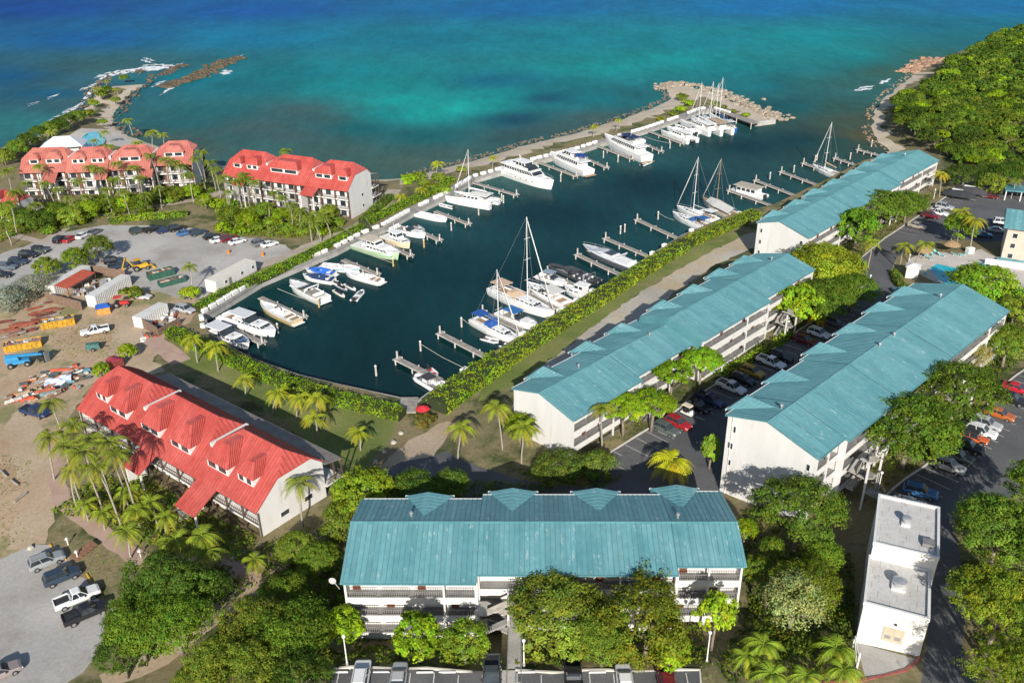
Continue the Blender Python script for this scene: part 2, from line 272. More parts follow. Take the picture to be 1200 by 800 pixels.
for i_, (nm, _, poly) in enumerate(REG): addface(densify(list(poly) + [poly[0]], 4.0 if nm in HARD else 1.6, 0 if nm in HARD else (.22 if 'path' in nm else .55), i_)[:-1])
gx, gy = np.meshgrid(np.arange(-236, 300, 4.2), np.arange(34, 420, 4.2)); rng = np.random.default_rng(4)
gpts = np.stack([gx.ravel(), gy.ravel()], 1) + rng.uniform(-1, 1, (gx.size, 2))
gv.extend(Vector(p) for p in gpts.tolist())
gx, gy = np.meshgrid(np.arange(300, 600, 14.), np.arange(40, 700, 14.)); gv.extend(Vector(p) for p in np.stack([gx.ravel(), gy.ravel()], 1).tolist())
cv, ce, cf, ov, oe, of_ = geometry.delaunay_2d_cdt(gv, [], gf, 0, 1e-4)
P2 = np.array([(v[0], v[1]) for v in cv]); Z = terr_np(P2[:, 0], P2[:, 1])
dsh = np.minimum(seg_dist(P2, outer[0]), seg_dist(P2, outer[1]))
Z = np.minimum(Z, -0.35 + dsh * .18)
V3 = [(float(a), float(b), float(c)) for (a, b), c in zip(P2, Z)]
GROUNDM = mat('dry_grass', (.19, .155, .075), .95, (.31, .255, .14), .09, fine=.2, fscale=2.5, spots=(.065, .08, .022), sscale=.09, slo=.47, shi=.6)
buckets = {}
for f, of in zip(cf, of_):
    if 0 not in of: continue
    k = max(of)
    if k == 0:
        c = dsh[list(f)].mean(); q_ = P2[list(f)].mean(0); k = 'shore' if c < 6.0 or (-35 < q_[0] < 110 and q_[1] > 238 and c < 12.5) else 'ground'
    buckets.setdefault(k, []).append(tuple(f))
for k, fs in buckets.items():
    used = sorted({i for f in fs for i in f}); ix = {q: n for n, q in enumerate(used)}
    nm, mt = ('ground', GROUNDM) if k == 'ground' else ('beach', SANDM) if k == 'shore' else REG[k - 1][:2]
    me = bpy.data.meshes.new(nm); me.from_pydata([V3[i] for i in used], [], [tuple(ix[i] for i in f) for f in fs]); me.materials.append(mt)
    me.polygons.foreach_set('use_smooth', [True] * len(fs))
    obj(nm, me, kind='structure')
# quay walls (vertical faces at the water's edge)
def quay(name, L, z1=1.45):
    m = MB()
    for i in range(len(L) - 1):
        a, b = L[i], L[i + 1]; d = Vector((b[0] - a[0], b[1] - a[1])).normalized(); n = Vector((-d.y, d.x)) * .35
        m.add([(a[0] - n.x, a[1] - n.y, -3), (b[0] - n.x, b[1] - n.y, -3), (b[0] + n.x, b[1] + n.y, -3), (a[0] + n.x, a[1] + n.y, -3)] + [(a[0] - n.x, a[1] - n.y, z1 + .35), (b[0] - n.x, b[1] - n.y, z1 + .35), (b[0] + n.x, b[1] + n.y, z1 + .35), (a[0] + n.x, a[1] + n.y, z1 + .35)],
              [(3, 2, 1, 0), (4, 5, 6, 7), (0, 1, 5, 4), (1, 2, 6, 5), (2, 3, 7, 6), (3, 0, 4, 7)])
    return m.build(name, CONCRETE, kind='structure')
quay('quay_wall_west', qw); quay('quay_wall_south', [qw[-1]] + qs); quay('quay_wall_east', qe)
m = MB(); a, b = qs[-1], qe[0]; m.box(min(a[0], b[0]) - .2, max(a[0], b[0]) + .2, min(a[1], b[1]) - 3.5, max(a[1], b[1]) + .3, .9, 1.95); m.build('boat_ramp', WOODGREY, kind='structure')
# ---------------------------------------------------------------- sea
SEAC = [(30, 10, 2, 62, 128), (300, 12, 4, 78, 140), (600, 10, 2, 92, 142), (900, 8, 8, 98, 148), (1180, 8, 14, 98, 142), (100, 45, 3, 82, 134), (300, 45, 2, 104, 136), (480, 45, 0, 105, 125), (650, 45, 0, 112, 125), (800, 50, 4, 118, 128), (950, 45, 2, 125, 130), (1100, 30, 10, 100, 120), (0, 90, 6, 72, 108), (60, 110, 12, 78, 104), (40, 145, 40, 105, 106), (90, 100, 46, 84, 94), (120, 80, 50, 86, 90), (80, 120, 50, 86, 92), (160, 78, 46, 84, 90), (220, 90, 6, 108, 120), (290, 100, 8, 95, 105), (350, 85, 2, 105, 115),
        (400, 100, 4, 118, 122), (430, 82, 3, 118, 124), (455, 100, 5, 126, 126), (470, 118, 8, 136, 132), (455, 135, 6, 124, 124), (500, 135, 10, 140, 134), (535, 128, 14, 146, 138), (565, 120, 12, 138, 134), (590, 112, 8, 122, 124), (500, 160, 14, 88, 92), (420, 150, 14, 92, 96), (350, 130, 58, 84, 84), (300, 150, 62, 82, 80), (300, 170, 50, 86, 84), (340, 160, 58, 80, 78), (380, 140, 50, 82, 82), (270, 160, 50, 84, 82), (260, 130, 26, 90, 94), (220, 145, 30, 86, 90), (210, 165, 64, 84, 78), (390, 175, 60, 84, 78), (240, 175, 62, 80, 74), (600, 140, 10, 66, 84), (580, 95, 2, 92, 112), (640, 115, 8, 70, 90), (700, 115, 6, 105, 112), (600, 160, 50, 78, 78), (650, 152, 54, 80, 78), (480, 190, 66, 86, 76), (520, 182, 60, 84, 78), (700, 140, 60, 82, 78), (740, 112, 24, 88, 92),
        (700, 80, 6, 128, 128), (780, 70, 4, 125, 126), (870, 80, 2, 118, 122), (900, 100, 4, 105, 112), (960, 80, 20, 105, 108), (1000, 65, 6, 118, 122), (940, 100, 36, 92, 92), (1000, 100, 46, 88, 82), (1040, 85, 50, 88, 78), (980, 125, 44, 78, 70), (1000, 140, 62, 74, 58), (1010, 160, 80, 74, 46), (930, 125, 14, 78, 84), (940, 165, 6, 53, 58), (980, 165, 26, 66, 62), (1085, 65, 40, 92, 88), (1140, 45, 20, 96, 108),
        (880, 170, 4, 46, 52), (760, 215, 4, 45, 52), (650, 250, 4, 44, 50), (500, 320, 4, 44, 48), (350, 420, 4, 40, 42), (450, 440, 4, 39, 40), (600, 330, 4, 43, 47), (380, 370, 4, 45, 46), (1400, 20, 12, 88, 125), (-200, 20, 2, 50, 108), (-200, 150, 14, 80, 106)]
lin = lambda c: (c / 255 / 12.92) if c / 255 <= .04045 else ((c / 255 + .055) / 1.055) ** 2.4
_sw = np.array([gp(a, b, 0) for a, b, *_ in SEAC]); wx = lambda x, y: np.stack([x / (y + 60) * 4.2, np.log(y + 60) * 5.0], -1)
_sk = wx(_sw[:, 0], _sw[:, 1]); _sc = np.array([[lin(r) * 1.05 + .002, lin(g) * 1.2, lin(b) * 1.2] for *_, r, g, b in SEAC])
ys = np.concatenate([np.arange(86, 440, 3.2), np.geomspace(440, 1100, 70), np.geomspace(1200, 30000, 14)]); ss = np.linspace(-1.25, 1.25, 190)
XX = (ys[:, None] + 40) * ss[None, :]; YY = np.repeat(ys[:, None], len(ss), 1)
xf, yf_ = XX.ravel(), YY.ravel(); K = wx(xf, np.minimum(yf_, 900))
cc = np.zeros((len(xf), 3))
for s in range(0, len(xf), 4000):
    d = np.sqrt(((K[s:s + 4000, None] - _sk[None]) ** 2).sum(-1)) + .03; w = d ** -3.0; cc[s:s + 4000] = (w[..., None] * _sc[None]).sum(1) / w.sum(1)[:, None]
nr, nc = XX.shape
idx = np.arange(nr * nc).reshape(nr, nc); q = np.stack([idx[:-1, :-1], idx[:-1, 1:], idx[1:, 1:], idx[1:, :-1]], -1).reshape(-1, 4)
me = bpy.data.meshes.new('sea'); me.from_pydata(np.stack([xf, yf_, np.zeros_like(xf)], 1).tolist(), [], q.tolist())
ca = me.color_attributes.new('bed', 'FLOAT_COLOR', 'POINT'); ca.data.foreach_set('color', np.concatenate([cc, np.ones((len(cc), 1))], 1).ravel().astype(np.float32))
m, n, l, b = _nodes('sea_water'); b.inputs['Roughness'].default_value = .16; b.inputs['IOR'].default_value = 1.33; b.inputs['Specular IOR Level'].default_value = .28
at = n.new('ShaderNodeAttribute'); at.attribute_name = 'bed'; tc = n.new('ShaderNodeTexCoord')
def nz(scale, det, st=(1, 1, 1), rough=.5):
    mp = n.new('ShaderNodeMapping'); mp.inputs['Scale'].default_value = st; mp.inputs['Rotation'].default_value = (0, 0, .35); l.new(tc.outputs['Object'], mp.inputs[0])
    t = n.new('ShaderNodeTexNoise'); t.inputs['Scale'].default_value = scale; t.inputs['Detail'].default_value = det; t.inputs['Roughness'].default_value = rough; l.new(mp.outputs[0], t.inputs['Vector']); return t.outputs[0]
def rng_(src, a, b_, c, d):
    r = n.new('ShaderNodeMapRange'); r.inputs[1].default_value = a; r.inputs[2].default_value = b_; r.inputs[3].default_value = c; r.inputs[4].default_value = d; l.new(src, r.inputs[0]); return r.outputs[0]
def mul(a, b_):
    x = n.new('ShaderNodeMixRGB'); x.blend_type = 'MULTIPLY'; x.inputs[0].default_value = 1; l.new(a, x.inputs[1]); l.new(b_, x.inputs[2]); return x.outputs[0]
c = mul(at.outputs['Color'], rng_(nz(.022, 9, (1.5, .7, 1), .7), .36, .64, .82, 1.14))      # bed patches: sand, weed, reef
c = mul(c, rng_(nz(.16, 5, (1.6, .6, 1), .7), .3, .7, .86, 1.14))
bp = n.new('ShaderNodeBump'); bp.inputs['Strength'].default_value = .55; bp.inputs['Distance'].default_value = .28; l.new(nz(.45, 6, (1.1, .6, 1), .62), bp.inputs['Height'])
df = n.new('ShaderNodeBsdfDiffuse'); l.new(c, df.inputs[0]); l.new(bp.outputs[0], df.inputs['Normal'])
gl = n.new('ShaderNodeBsdfGlossy'); gl.inputs['Roughness'].default_value = .12; l.new(bp.outputs[0], gl.inputs['Normal'])
fr = n.new('ShaderNodeFresnel'); fr.inputs[0].default_value = 1.33; mn = n.new('ShaderNodeMath'); mn.operation = 'MINIMUM'; mn.inputs[1].default_value = .045; l.new(fr.outputs[0], mn.inputs[0])
ms = n.new('ShaderNodeMixShader'); l.new(mn.outputs[0], ms.inputs[0]); l.new(df.outputs[0], ms.inputs[1]); l.new(gl.outputs[0], ms.inputs[2]); l.new(ms.outputs[0], n['Material Output'].inputs[0])
me.materials.append(m); obj('sea', me, kind='structure')
# rocks of the breakwater, headland and beach: far too many to count
def rocks(name, label_, path, width, n, smin, smax, color, seed, zoff=.2, kind='stuff', cat='rocks'):
    rnd = random.Random(seed); mb = MB(); L = np.array(path); seg = np.hypot(*(L[1:] - L[:-1]).T); cum = np.concatenate([[0], np.cumsum(seg)])
    for _ in range(n):
        t = rnd.random() * cum[-1]; i = int(np.searchsorted(cum, t)) - 1; i = max(0, min(i, len(L) - 2)); u = (t - cum[i]) / seg[i]; p = L[i] + (L[i + 1] - L[i]) * u
        d = (L[i + 1] - L[i]) / seg[i]; off = rnd.gauss(0, width / 2); x, y = p[0] - d[1] * off, p[1] + d[0] * off; s = rnd.uniform(smin, smax)
        h = s * rnd.uniform(.5, 1); z = zoff + max(0, (1 - abs(off) / width)) * rnd.uniform(.1, .6); a = rnd.random() * 6.3; rings = []
        for zz, rr in ((-.6, .7), (.05, 1), (.6, .62)):
            rings.append([(x + math.cos(a + k * 1.257) * s * rr * rnd.uniform(.75, 1.2), y + math.sin(a + k * 1.257) * s * rr * rnd.uniform(.75, 1.2), z + zz * h) for k in range(5)])
        mb.loft(rings)
    return mb.build(name, mat('rock_' + name, color, .9, tuple(q * 1.5 for q in color), .25, fine=.2, fscale=2), label=label_, cat=cat, kind=kind)
rocks('riprap', 'pale boulders piled round the tip of the breakwater', w0(OUTER1[33:]), 5.0, 420, .5, 1.3, (.27, .225, .17), 1)
rocks('shore_stones', 'low stones along the seaward edge of the breakwater', w0(OUTER1[24:34]), 2.2, 420, .25, .6, (.12, .105, .085), 2, .05)
rocks('headland_rocks', 'dark rocks around the small headland beyond the seaside pool', w0(OUTER1[4:18]), 3.2, 200, .3, 1.0, (.10, .082, .06), 3)
rocks('rock_reef', 'brown rocky spit running out to sea past the headland', w0([(188, 102), (205, 98), (222, 95), (238, 86), (250, 80), (265, 73), (280, 68)]), 4.5, 260, .8, 2.2, (.085, .068, .042), 4, .0)
rocks('reef_stack', 'small brown rock ridge breaking the waves beside the headland', w0([(180, 90), (195, 86), (205, 80), (215, 76)]), 3, 70, .7, 1.6, (.08, .062, .045), 5, -.1)
rocks('beach_stones', 'reddish stones scattered along the narrow beach below the wooded hill', w0(OUTER2[:10]), 2.0, 200, .2, .6, (.26, .18, .12), 6, -.15)
rocks('point_rocks', 'orange brown rock point at the end of the beach below the hill', w0([(1066, 86), (1078, 80), (1090, 75), (1100, 69)]), 7, 200, .6, 1.9, (.30, .185, .12), 7, .0)
# white surf on the reef
sm = MB(); FOAM = []
for i, (pa, w) in enumerate([([(108, 92), (125, 88), (145, 84)], 4), ([(124, 93), (140, 86), (165, 82), (185, 81), (204, 78)], 6), ([(160, 80), (180, 78), (200, 80), (215, 75)], 3), ([(92, 107), (105, 102), (116, 99)], 3.5), ([(52, 117), (60, 115), (68, 112)], 3), ([(70, 133), (80, 130), (95, 122)], 3.5), ([(55, 142), (66, 138)], 2), ([(176, 102), (185, 99), (193, 97)], 4), ([(188, 112), (194, 107), (203, 105)], 4), ([(242, 88), (246, 84)], 3), ([(256, 85), (264, 86), (272, 87)], 4), ([(262, 74), (275, 70), (283, 66)], 3), ([(1000, 107), (1012, 105), (1025, 103)], 2), ([(1028, 98), (1035, 97), (1042, 94)], 2.5), ([(165, 70), (178, 74)], 2), ([(112, 96), (124, 90), (138, 84)], 4), ([(98, 118), (103, 112), (108, 104)], 3), ([(62, 138), (75, 134), (88, 128), (97, 122)], 4), ([(30, 125), (42, 122), (50, 120)], 2), ([(178, 94), (186, 93)], 3)]):
    for k in range(2):      # each breaker: a soft-edged ragged band of foam
        rnd = random.Random(10 * i + k); L = densify(w0([(a + k * 3, b - k * 2.4) for a, b in pa]), 1.8); m_ = len(L); rows = []; base = len(FOAM)
        for q, p in enumerate(L):
            h_ = w * 1.5 * (1 - .3 * k) * (.45 + .55 * math.sin(math.pi * (q + .5) / m_)) * rnd.uniform(.6, 1.3); x, y = p[0] + rnd.uniform(-.8, .8), p[1] + rnd.uniform(-.9, .9); end = 0 if q in (0, m_ - 1) else 1
            rows.append([(x, y - h_, .04), (x, y, .05), (x, y + h_, .04)]); FOAM += [0, end, 0]
        sm.loft(rows, closed=False, cap=False)
fm, n, l, b = _nodes('foam'); b.inputs['Base Color'].default_value = (.8, .83, .84, 1); b.inputs['Roughness'].default_value = .9
tc = n.new('ShaderNodeTexCoord'); t = n.new('ShaderNodeTexNoise'); t.inputs['Scale'].default_value = .35; t.inputs['Detail'].default_value = 8; t.inputs['Roughness'].default_value = .75; l.new(tc.outputs['Object'], t.inputs['Vector'])
r = n.new('ShaderNodeMapRange'); r.inputs[1].default_value = .40; r.inputs[2].default_value = .52; fa = n.new('ShaderNodeAttribute'); fa.attribute_name = 'foam'; ad = n.new('ShaderNodeMath'); ad.operation = 'MULTIPLY_ADD'; ad.inputs[1].default_value = .34; ad.inputs[2].default_value = -.24; l.new(fa.outputs['Fac'], ad.inputs[0]); a2 = n.new('ShaderNodeMath'); l.new(ad.outputs[0], a2.inputs[0]); l.new(t.outputs[0], a2.inputs[1]); l.new(a2.outputs[0], r.inputs[0]); l.new(r.outputs[0], b.inputs['Alpha'])
so_ = sm.build('surf', fm, label='white surf breaking over the reef rocks', cat='surf', kind='stuff'); at_ = so_.data.attributes.new('foam', 'FLOAT', 'POINT'); at_.data.foreach_set('value', [float(q) for q in FOAM])
# ---------------------------------------------------------------- teal-roofed condominium blocks
def window(parent, x0, x1, y, z0, z1, ny=-1, axis='y', name='window', glass=GLASS, frame=TRIM):
    """framed window standing proud of a wall; axis = wall normal axis, ny its sign"""
    t = .05 * ny; f = MB(); g = MB(); w = .07
    def bx(mb, a0, a1, d0, d1, c0, c1):
        d0, d1 = min(d0, d1), max(d0, d1)
        mb.box(a0, a1, d0, d1, c0, c1) if axis == 'y' else mb.box(d0, d1, a0, a1, c0, c1)
    bx(f, x0, x1, y, y + t, z0, z0 + w); bx(f, x0, x1, y, y + t, z1 - w, z1); bx(f, x0, x0 + w, y, y + t, z0 + w, z1 - w); bx(f, x1 - w, x1, y, y + t, z0 + w, z1 - w)
    o = f.build(name, frame, parent); bx(g, x0 + w, x1 - w, y, y + t * .5, z0 + w, z1 - w); g.build('pane', glass, o); return o
_rail = {}
def railing(parent, x0, x1, y, z, h=1.0, mat_=GREYMETAL, axis='y', step=.26):
    L = round(abs(x1 - x0), 1); k = (L, h, mat_.name, axis, step)
    if k not in _rail:
        m = MB(); r = m.box
        def b(a0, a1, z0, z1, t=.03): m.box(a0, a1, -t, t, z0, z1) if axis == 'y' else m.box(-t, t, a0, a1, z0, z1)
        b(0, L, h - .08, h, .045); b(0, L, .08, .14); n = max(2, int(L / step))
        for i in range(n + 1): b(L * i / n - .022 + (.022 if i == 0 else 0), L * i / n + .022, .14, h - .08, .02)
        _rail[k] = m.mesh('railing', mat_)
    return obj('railing', _rail[k], parent, (min(x0, x1), y, z) if axis == 'y' else (y, min(x0, x1), z))
def condo(label, ridge, ang, zr, s, secs, zbase, gables, nf=3, fh=2.8, hip_left=False, win_left=(), win_right=(), wl=True, vents=(), bay=3.6, rib=.62, skip=()):
    root = thing('condominium', label, 'building', (ridge[0], ridge[1], 0), ang, 'teal roofed condominium blocks')
    zat = lambda y: zr - s * abs(y)
    L0, L1 = secs[0][0], secs[-1][1]
    core = MB(); seams = MB()
    for i, (x0, x1, yn, yf) in enumerate(secs):
        e = .12
        r = MB(); yt = .16
        for ya, yb in ((yn, 0), (0, yf)):
            P = [(ya, zat(ya)), (yb, zat(yb)), (yb, zat(yb) - yt), (ya, zat(ya) - yt)]
            if ya == 0: P = P[::-1]
            r.prism(P, 'x', x0 - (.35 if i == 0 else 0), x1 + (.35 if i == len(secs) - 1 else 0))
        ro = r.build('roof', TEALROOF, root)
        n = int((x1 - x0) / rib)
        sm_ = MB()
        for k in range(n + 1):
            x = x0 + (x1 - x0) * k / n
            for ya, yb in ((yn, 0), (0, yf)):
                sm_.add([(x - .035, ya, zat(ya)), (x + .035, ya, zat(ya)), (x + .035, yb, zat(yb)), (x - .035, yb, zat(yb)), (x - .02, ya, zat(ya) + .07), (x + .02, ya, zat(ya) + .07), (x + .02, yb, zat(yb) + .07), (x - .02, yb, zat(yb) + .07)], [(0, 1, 5, 4), (1, 2, 6, 5), (2, 3, 7, 6), (3, 0, 4, 7), (4, 5, 6, 7)])
        sm_.build('standing_seams', TEALSEAM, ro)
        MB().box(x0, x1, yn - .12, yn - .003, zat(yn) - .16, zat(yn) + .02).build('gutter', TEALSEAM, root); MB().box(x0, x1, yf + .003, yf + .13, zat(yf) - .18, zat(yf) + .04).build('gutter', TRIM, root)
        wy0, wy1 = yn + 1.9, yf - .5
        ei0, ei1 = (0.26 if i == 0 else .01), (.26 if i == len(secs) - 1 else .01)
        m = MB(); m.prism([(wy0, zbase), (wy0, zat(wy0) - .2), (0, zr - .2), (wy1, zat(wy1) - .2), (wy1, zbase)], 'x', x0 + ei0, x1 - ei1); m.build('wall', WHITEW, root)
        # floors: slab with white fascia, railings, doors and windows
        ze = zat(yn); nb = max(1, round((x1 - x0) / bay)); bw = (x1 - x0) / nb
        for fl in range(nf):
            z = ze - 2.65 - fl * fh
            m = MB(); m.box(x0 + .27, x1 - .27, yn + .42, wy0 - .003, z - .16, z + .02, 1); m.box(x0 + .27, x1 - .27, yn + .28, yn + .417, z - .78, z + .16); m.build('gallery_floor', [TRIM, FLOORGREY], root)
            for k in range(nb):
                xa = x0 + k * bw + .28; xb = x0 + (k + 1) * bw - .28
                if (i, k) in skip: continue
                railing(root, xa, xb, yn + .35, z + .16, .95)
                if (k + fl) % 2 == 0:
                    m = MB(); m.box(xa + .35, xa + 1.3, wy0 - .06, wy0 - .003, z + .02, z + 2.1); m.build('door', DOORBROWN, root)
                    window(root, xa + 1.6, xa + 2.7, wy0 - .003, z + .9, z + 2.0)
                else: window(root, xa + .5, xa + 2.3, wy0 - .003, z + .85, z + 2.05)
        ztop = ze - .25; pst = MB()
        for k in sorted({0, nb, (2 * nb + 1) // 3}):
            x = min(max(x0 + k * bw, x0 + .14), x1 - .14); pm = MB(); pm.box(x - .12, x + .12, yn + .27, yn + .53, zbase, ztop); pm.build('column', TRIM, root)
        if i:   # fin wall where the block steps
            p = secs[i - 1]; ya = min(yn, p[2]) + .3; x = x0; m = MB(); m.box(x - .12, x + .12, ya, min(wy0, p[2] + 1.9) + .4, zbase, zat(ya) - .2); m.build('fin_wall', WHITEW, root)
    # gable ends
    for x0, sec, wins, sg in ((L0, secs[0], win_left, -1), (L1, secs[-1], win_right, 1)):
        ya, yb = sec[2] + .25, sec[3] - .3; xa, xb = (x0, x0 + .25) if sg < 0 else (x0 - .25, x0)
        m = MB(); m.prism([(ya, zbase), (ya, zat(ya) - .17), (0, zr - .17), (yb, zat(yb) - .17), (yb, zbase)], 'x', xa, xb); gw = m.build('gable_wall', WHITEW, root)
        for (y, z, w, h) in wins:
            fr = MB(); t = .04 * sg; X = x0 + .003 * sg
            window(gw, y - w / 2, y + w / 2, X, z, z + h, sg, 'x')
    # little cross gables over the bays on the marina side
    for xg, hw in gables:
        yf = [q[3] for q in secs if q[0] <= xg <= q[1]][0]
        ye = yf + .95; ze = zat(ye) + .02; zc = zat(yf) + 1.5; ya = (zr - zc) / s
        A = (xg, ya, zc + .02); P1 = (xg, yf - .5, zc + .02); E1 = (xg - hw, ye, ze); E2 = (xg + hw, ye, ze); m = MB()
        m.add([A, P1, E1, E2], [(0, 1, 2), (0, 3, 1), (1, 3, 2)]); m.add([(xg - hw, ye, ze - .02), (xg + hw, ye, ze - .02), (xg + hw, yf - .3, zat(yf) - .18), (xg - hw, yf - .3, zat(yf) - .18)], [(0, 1, 2, 3)])
        cg = m.build('cross_gable', TEALROOF, root); sm_ = MB()
        for sx in (-1, 1):
            for k in range(1, 7):
                t = k / 7; a = Vector(A).lerp(Vector(P1), 0) ; top = Vector(A).lerp(Vector(P1), t); bot = Vector(A).lerp(Vector((xg + sx * hw, ye, ze)), t)
                d = Vector((0, .035, 0)); sm_.add([top - d, top + d, bot + d, bot - d, top + Vector((0, 0, .07)), bot + Vector((0, 0, .07))], [(0, 3, 5, 4), (2, 1, 4, 5)])
        sm_.build('standing_seams', TEALSEAM, cg)
        m = MB(); m.box(xg - hw - .06, xg + hw + .06, ye + .003, ye + .14, ze - .2, ze + .05); m.build('gutter', TRIM, root)
        m = MB(); m.box(xg - hw + .3, xg + hw - .3, yf - .49, ye - .35, zbase, ze - .22); m.build('bay_wall', WHITEW, root)
    MB().prism([(-.3, zat(.3) + .0), (0, zr + .09), (.3, zat(.3) + .0)], 'x', L0 - .36, L1 + .36).build('ridge_cap', TEALSEAM, root)
    for x_, sg in ((L0, -1), (L1, 1)):
        yy = secs[0 if sg < 0 else -1][3] - 1.2; MB().tube([(x_ + .09 * sg, yy, zbase), (x_ + .09 * sg, yy, zat(yy) - .3)], .06, 6).build('downpipe', TRIM, root)
    for x, y in vents:
        m = MB(); m.tube([(x, y, zat(y) - .1), (x, y, zat(y) + .55)], .14, 8); m.tube([(x, y, zat(y) + .5), (x, y, zat(y) + .72)], [.26, .2], 8); m.build('roof_vent', STEEL, root)
    return root
A_ = condo('teal roofed block in the front with gallery walkways facing the nearest car park', gp(414, 611, 14.3)[:2], rad(-1.3), 14.3, .275,
    [(0, 15.6, -8.4, 7.1), (15.6, 39.2, -7.25, 8.5), (39.2, 47.0, -6.1, 9.6)], 2.0, [(8.6, 3.2), (19.6, 3.3), (30.6, 3.3), (41.3, 3.3)], nf=3, vents=[(7.0, 1.6), (40.2, 1.2)], skip={(1, 0)})
cB = dict(s=.36)
B1 = condo('low teal roofed block with white gable beside the marina hedge and the quay lane', gp(641, 455, 12.5)[:2], rad(44.8), 12.5, .28,
    [(-1.6, 15.4, -7.3, 6.2), (15.4, 32.8, -6.2, 7.4)], .8, [(5.2, 3.0), (17.6, 3.0), (27.5, 3.0)], nf=3, vents=[(9, 1.2), (26, -.6)])
b2 = gp(795, 366, 13.9)
B2 = condo('middle teal roofed block with sloping hip end rising above its lower neighbour', b2[:2], rad(45), 13.9, .28,
    [(-2.5, 20.0, -7.6, 6.2), (20.0, 39.0, -6.5, 7.4)], .8, [(3.0, 2.8), (13, 3.0), (24, 3.0), (33.5, 3.0)], nf=3, vents=[(34, .8)])
C_ = condo('tall teal roofed block with large blank white gable between the two car parks', gp(902, 492, 18.6)[:2], rad(43.6), 18.6, .285,
    [(-.2, 6.5, -8.0, 6.6), (6.5, 22, -8.6, 7.2), (22, 40, -8.6, 7.8), (40, 63.8, -8.6, 8.4)], 2.5, [(4, 2.8), (14.5, 2.9), (27, 2.9), (37, 2.9), (48.5, 2.9), (58, 2.9)], nf=3,
    win_left=[(5.0, 14.3, .5, 1.1), (5.4, 11.4, .9, 1.1), (5.2, 8.6, .5, 1.0), (-6.6, 13.6, .6, 1.1)], vents=[(4.0, .6), (31, -.5), (36, -.5), (56, .6)], skip={(0, 1), (3, 0)})
dr = gp(916, 258, 12.9)
D_ = condo('long teal roofed block along the far marina quay below the wooded hill', dr[:2], rad(46), 12.9, .30,
    [(-.5, 24, -7.7, 6.0), (24, 52, -7.0, 7.2), (52, 79.5, -6.3, 8.2)], .8, [(6, 2.8), (17, 2.8), (29, 2.8), (40, 2.8), (51, 2.8), (62, 2.8), (73, 2.8)], nf=3,
    win_left=[(4.6, 8.8, .8, 1.1), (4.6, 6.0, .8, 1.1), (4.6, 3.3, .8, 1.1), (-5.8, 8.3, .8, 1.1)], vents=[(72, .8)])
# hip slope closing the left end of the middle block
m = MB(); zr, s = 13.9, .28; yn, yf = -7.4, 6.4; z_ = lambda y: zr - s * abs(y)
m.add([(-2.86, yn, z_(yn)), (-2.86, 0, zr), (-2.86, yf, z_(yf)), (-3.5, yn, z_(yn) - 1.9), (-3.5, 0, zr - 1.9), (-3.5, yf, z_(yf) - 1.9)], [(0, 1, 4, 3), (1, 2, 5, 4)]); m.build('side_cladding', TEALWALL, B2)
# stairs and bridge of the front block
def flight(m, x0, x1, y0, y1, z0, z1, n=9):
    for k in range(n):
        t = k / n; x = x0 + (x1 - x0) * t; xx = x0 + (x1 - x0) * (t + 1 / n); z = z0 + (z1 - z0) * (k + 1) / n; m.box(min(x, xx), max(x, xx), y0, y1, z - .16, z)
def stair(parent, x, y, z0, n, sx=1, w=1.3, run=3.0, fh=2.8):
    """zigzag outside stair, one flight pair per floor"""
    for k in range(n):
        m = MB(); z = z0 + k * fh
        flight(m, x, x + run * sx, y - w, y, z, z + fh / 2); flight(m, x + run * sx, x, y - 2 * w - .1, y - w - .1, z + fh / 2, z + fh)
        xa, xb = sorted((x + run * sx, x + (run + 1.2) * sx)); m.box(xa, xb, y - 2 * w - .1, y, z + fh / 2 - .16, z + fh / 2 + .01)
        f = m.build('stair_flight', CONCRETE, parent)
        q = MB()
        for ya, za, zb in ((y - w, z, z + fh / 2), (y - 2 * w - .1, z + fh, z + fh / 2)):
            q.add([(x, ya - .03, za + .1), (x + run * sx, ya - .03, zb + .1), (x + run * sx, ya - .03, zb + 1.0), (x, ya - .03, za + 1.0), (x, ya + .03, za + .1), (x + run * sx, ya + .03, zb + .1), (x + run * sx, ya + .03, zb + 1.0), (x, ya + .03, za + 1.0)], [(0, 1, 2, 3), (7, 6, 5, 4), (3, 2, 6, 7)])
        q.build('balustrade', WOODGREY if k % 2 else GREYMETAL, f)
    m = MB(); xa, xb = sorted((x - .2 * sx, x + (run + 1.3) * sx))
    for xx in (xa, xb - .22): m.box(xx, xx + .22, y - 2 * w - .45, y - 2 * w - .2, z0 - 3, z0 + n * fh - .4)
    m.build('stair_post', TRIM, parent)
zf = 14.3 - .275 * 7.25 - 2.65
stair(A_, 19.2, -7.3, zf - 5.6, 2, -1, 1.1, 2.4)
m = MB(); m.box(19.3, 20.9, -23.6, -7.2, zf - 5.6 + 2.6, zf - 5.6 + 2.8); br = m.build('footbridge', CONCRETE, A_)
for x in (19.3, 20.85): railing(br, -23.5, -7.6, x, zf - 2.8, 1.0, axis='x')
m = MB(); m.box(19.2, 21.0, -8.6, -7.5, zf - 1.6, zf - .5); m.build('landing_parapet', TRIM, A_)
m = MB(); m.box(19.3, 20.9, -9.3, -6.9, zf - .2, zf); m.build('landing', CONCRETE, A_)
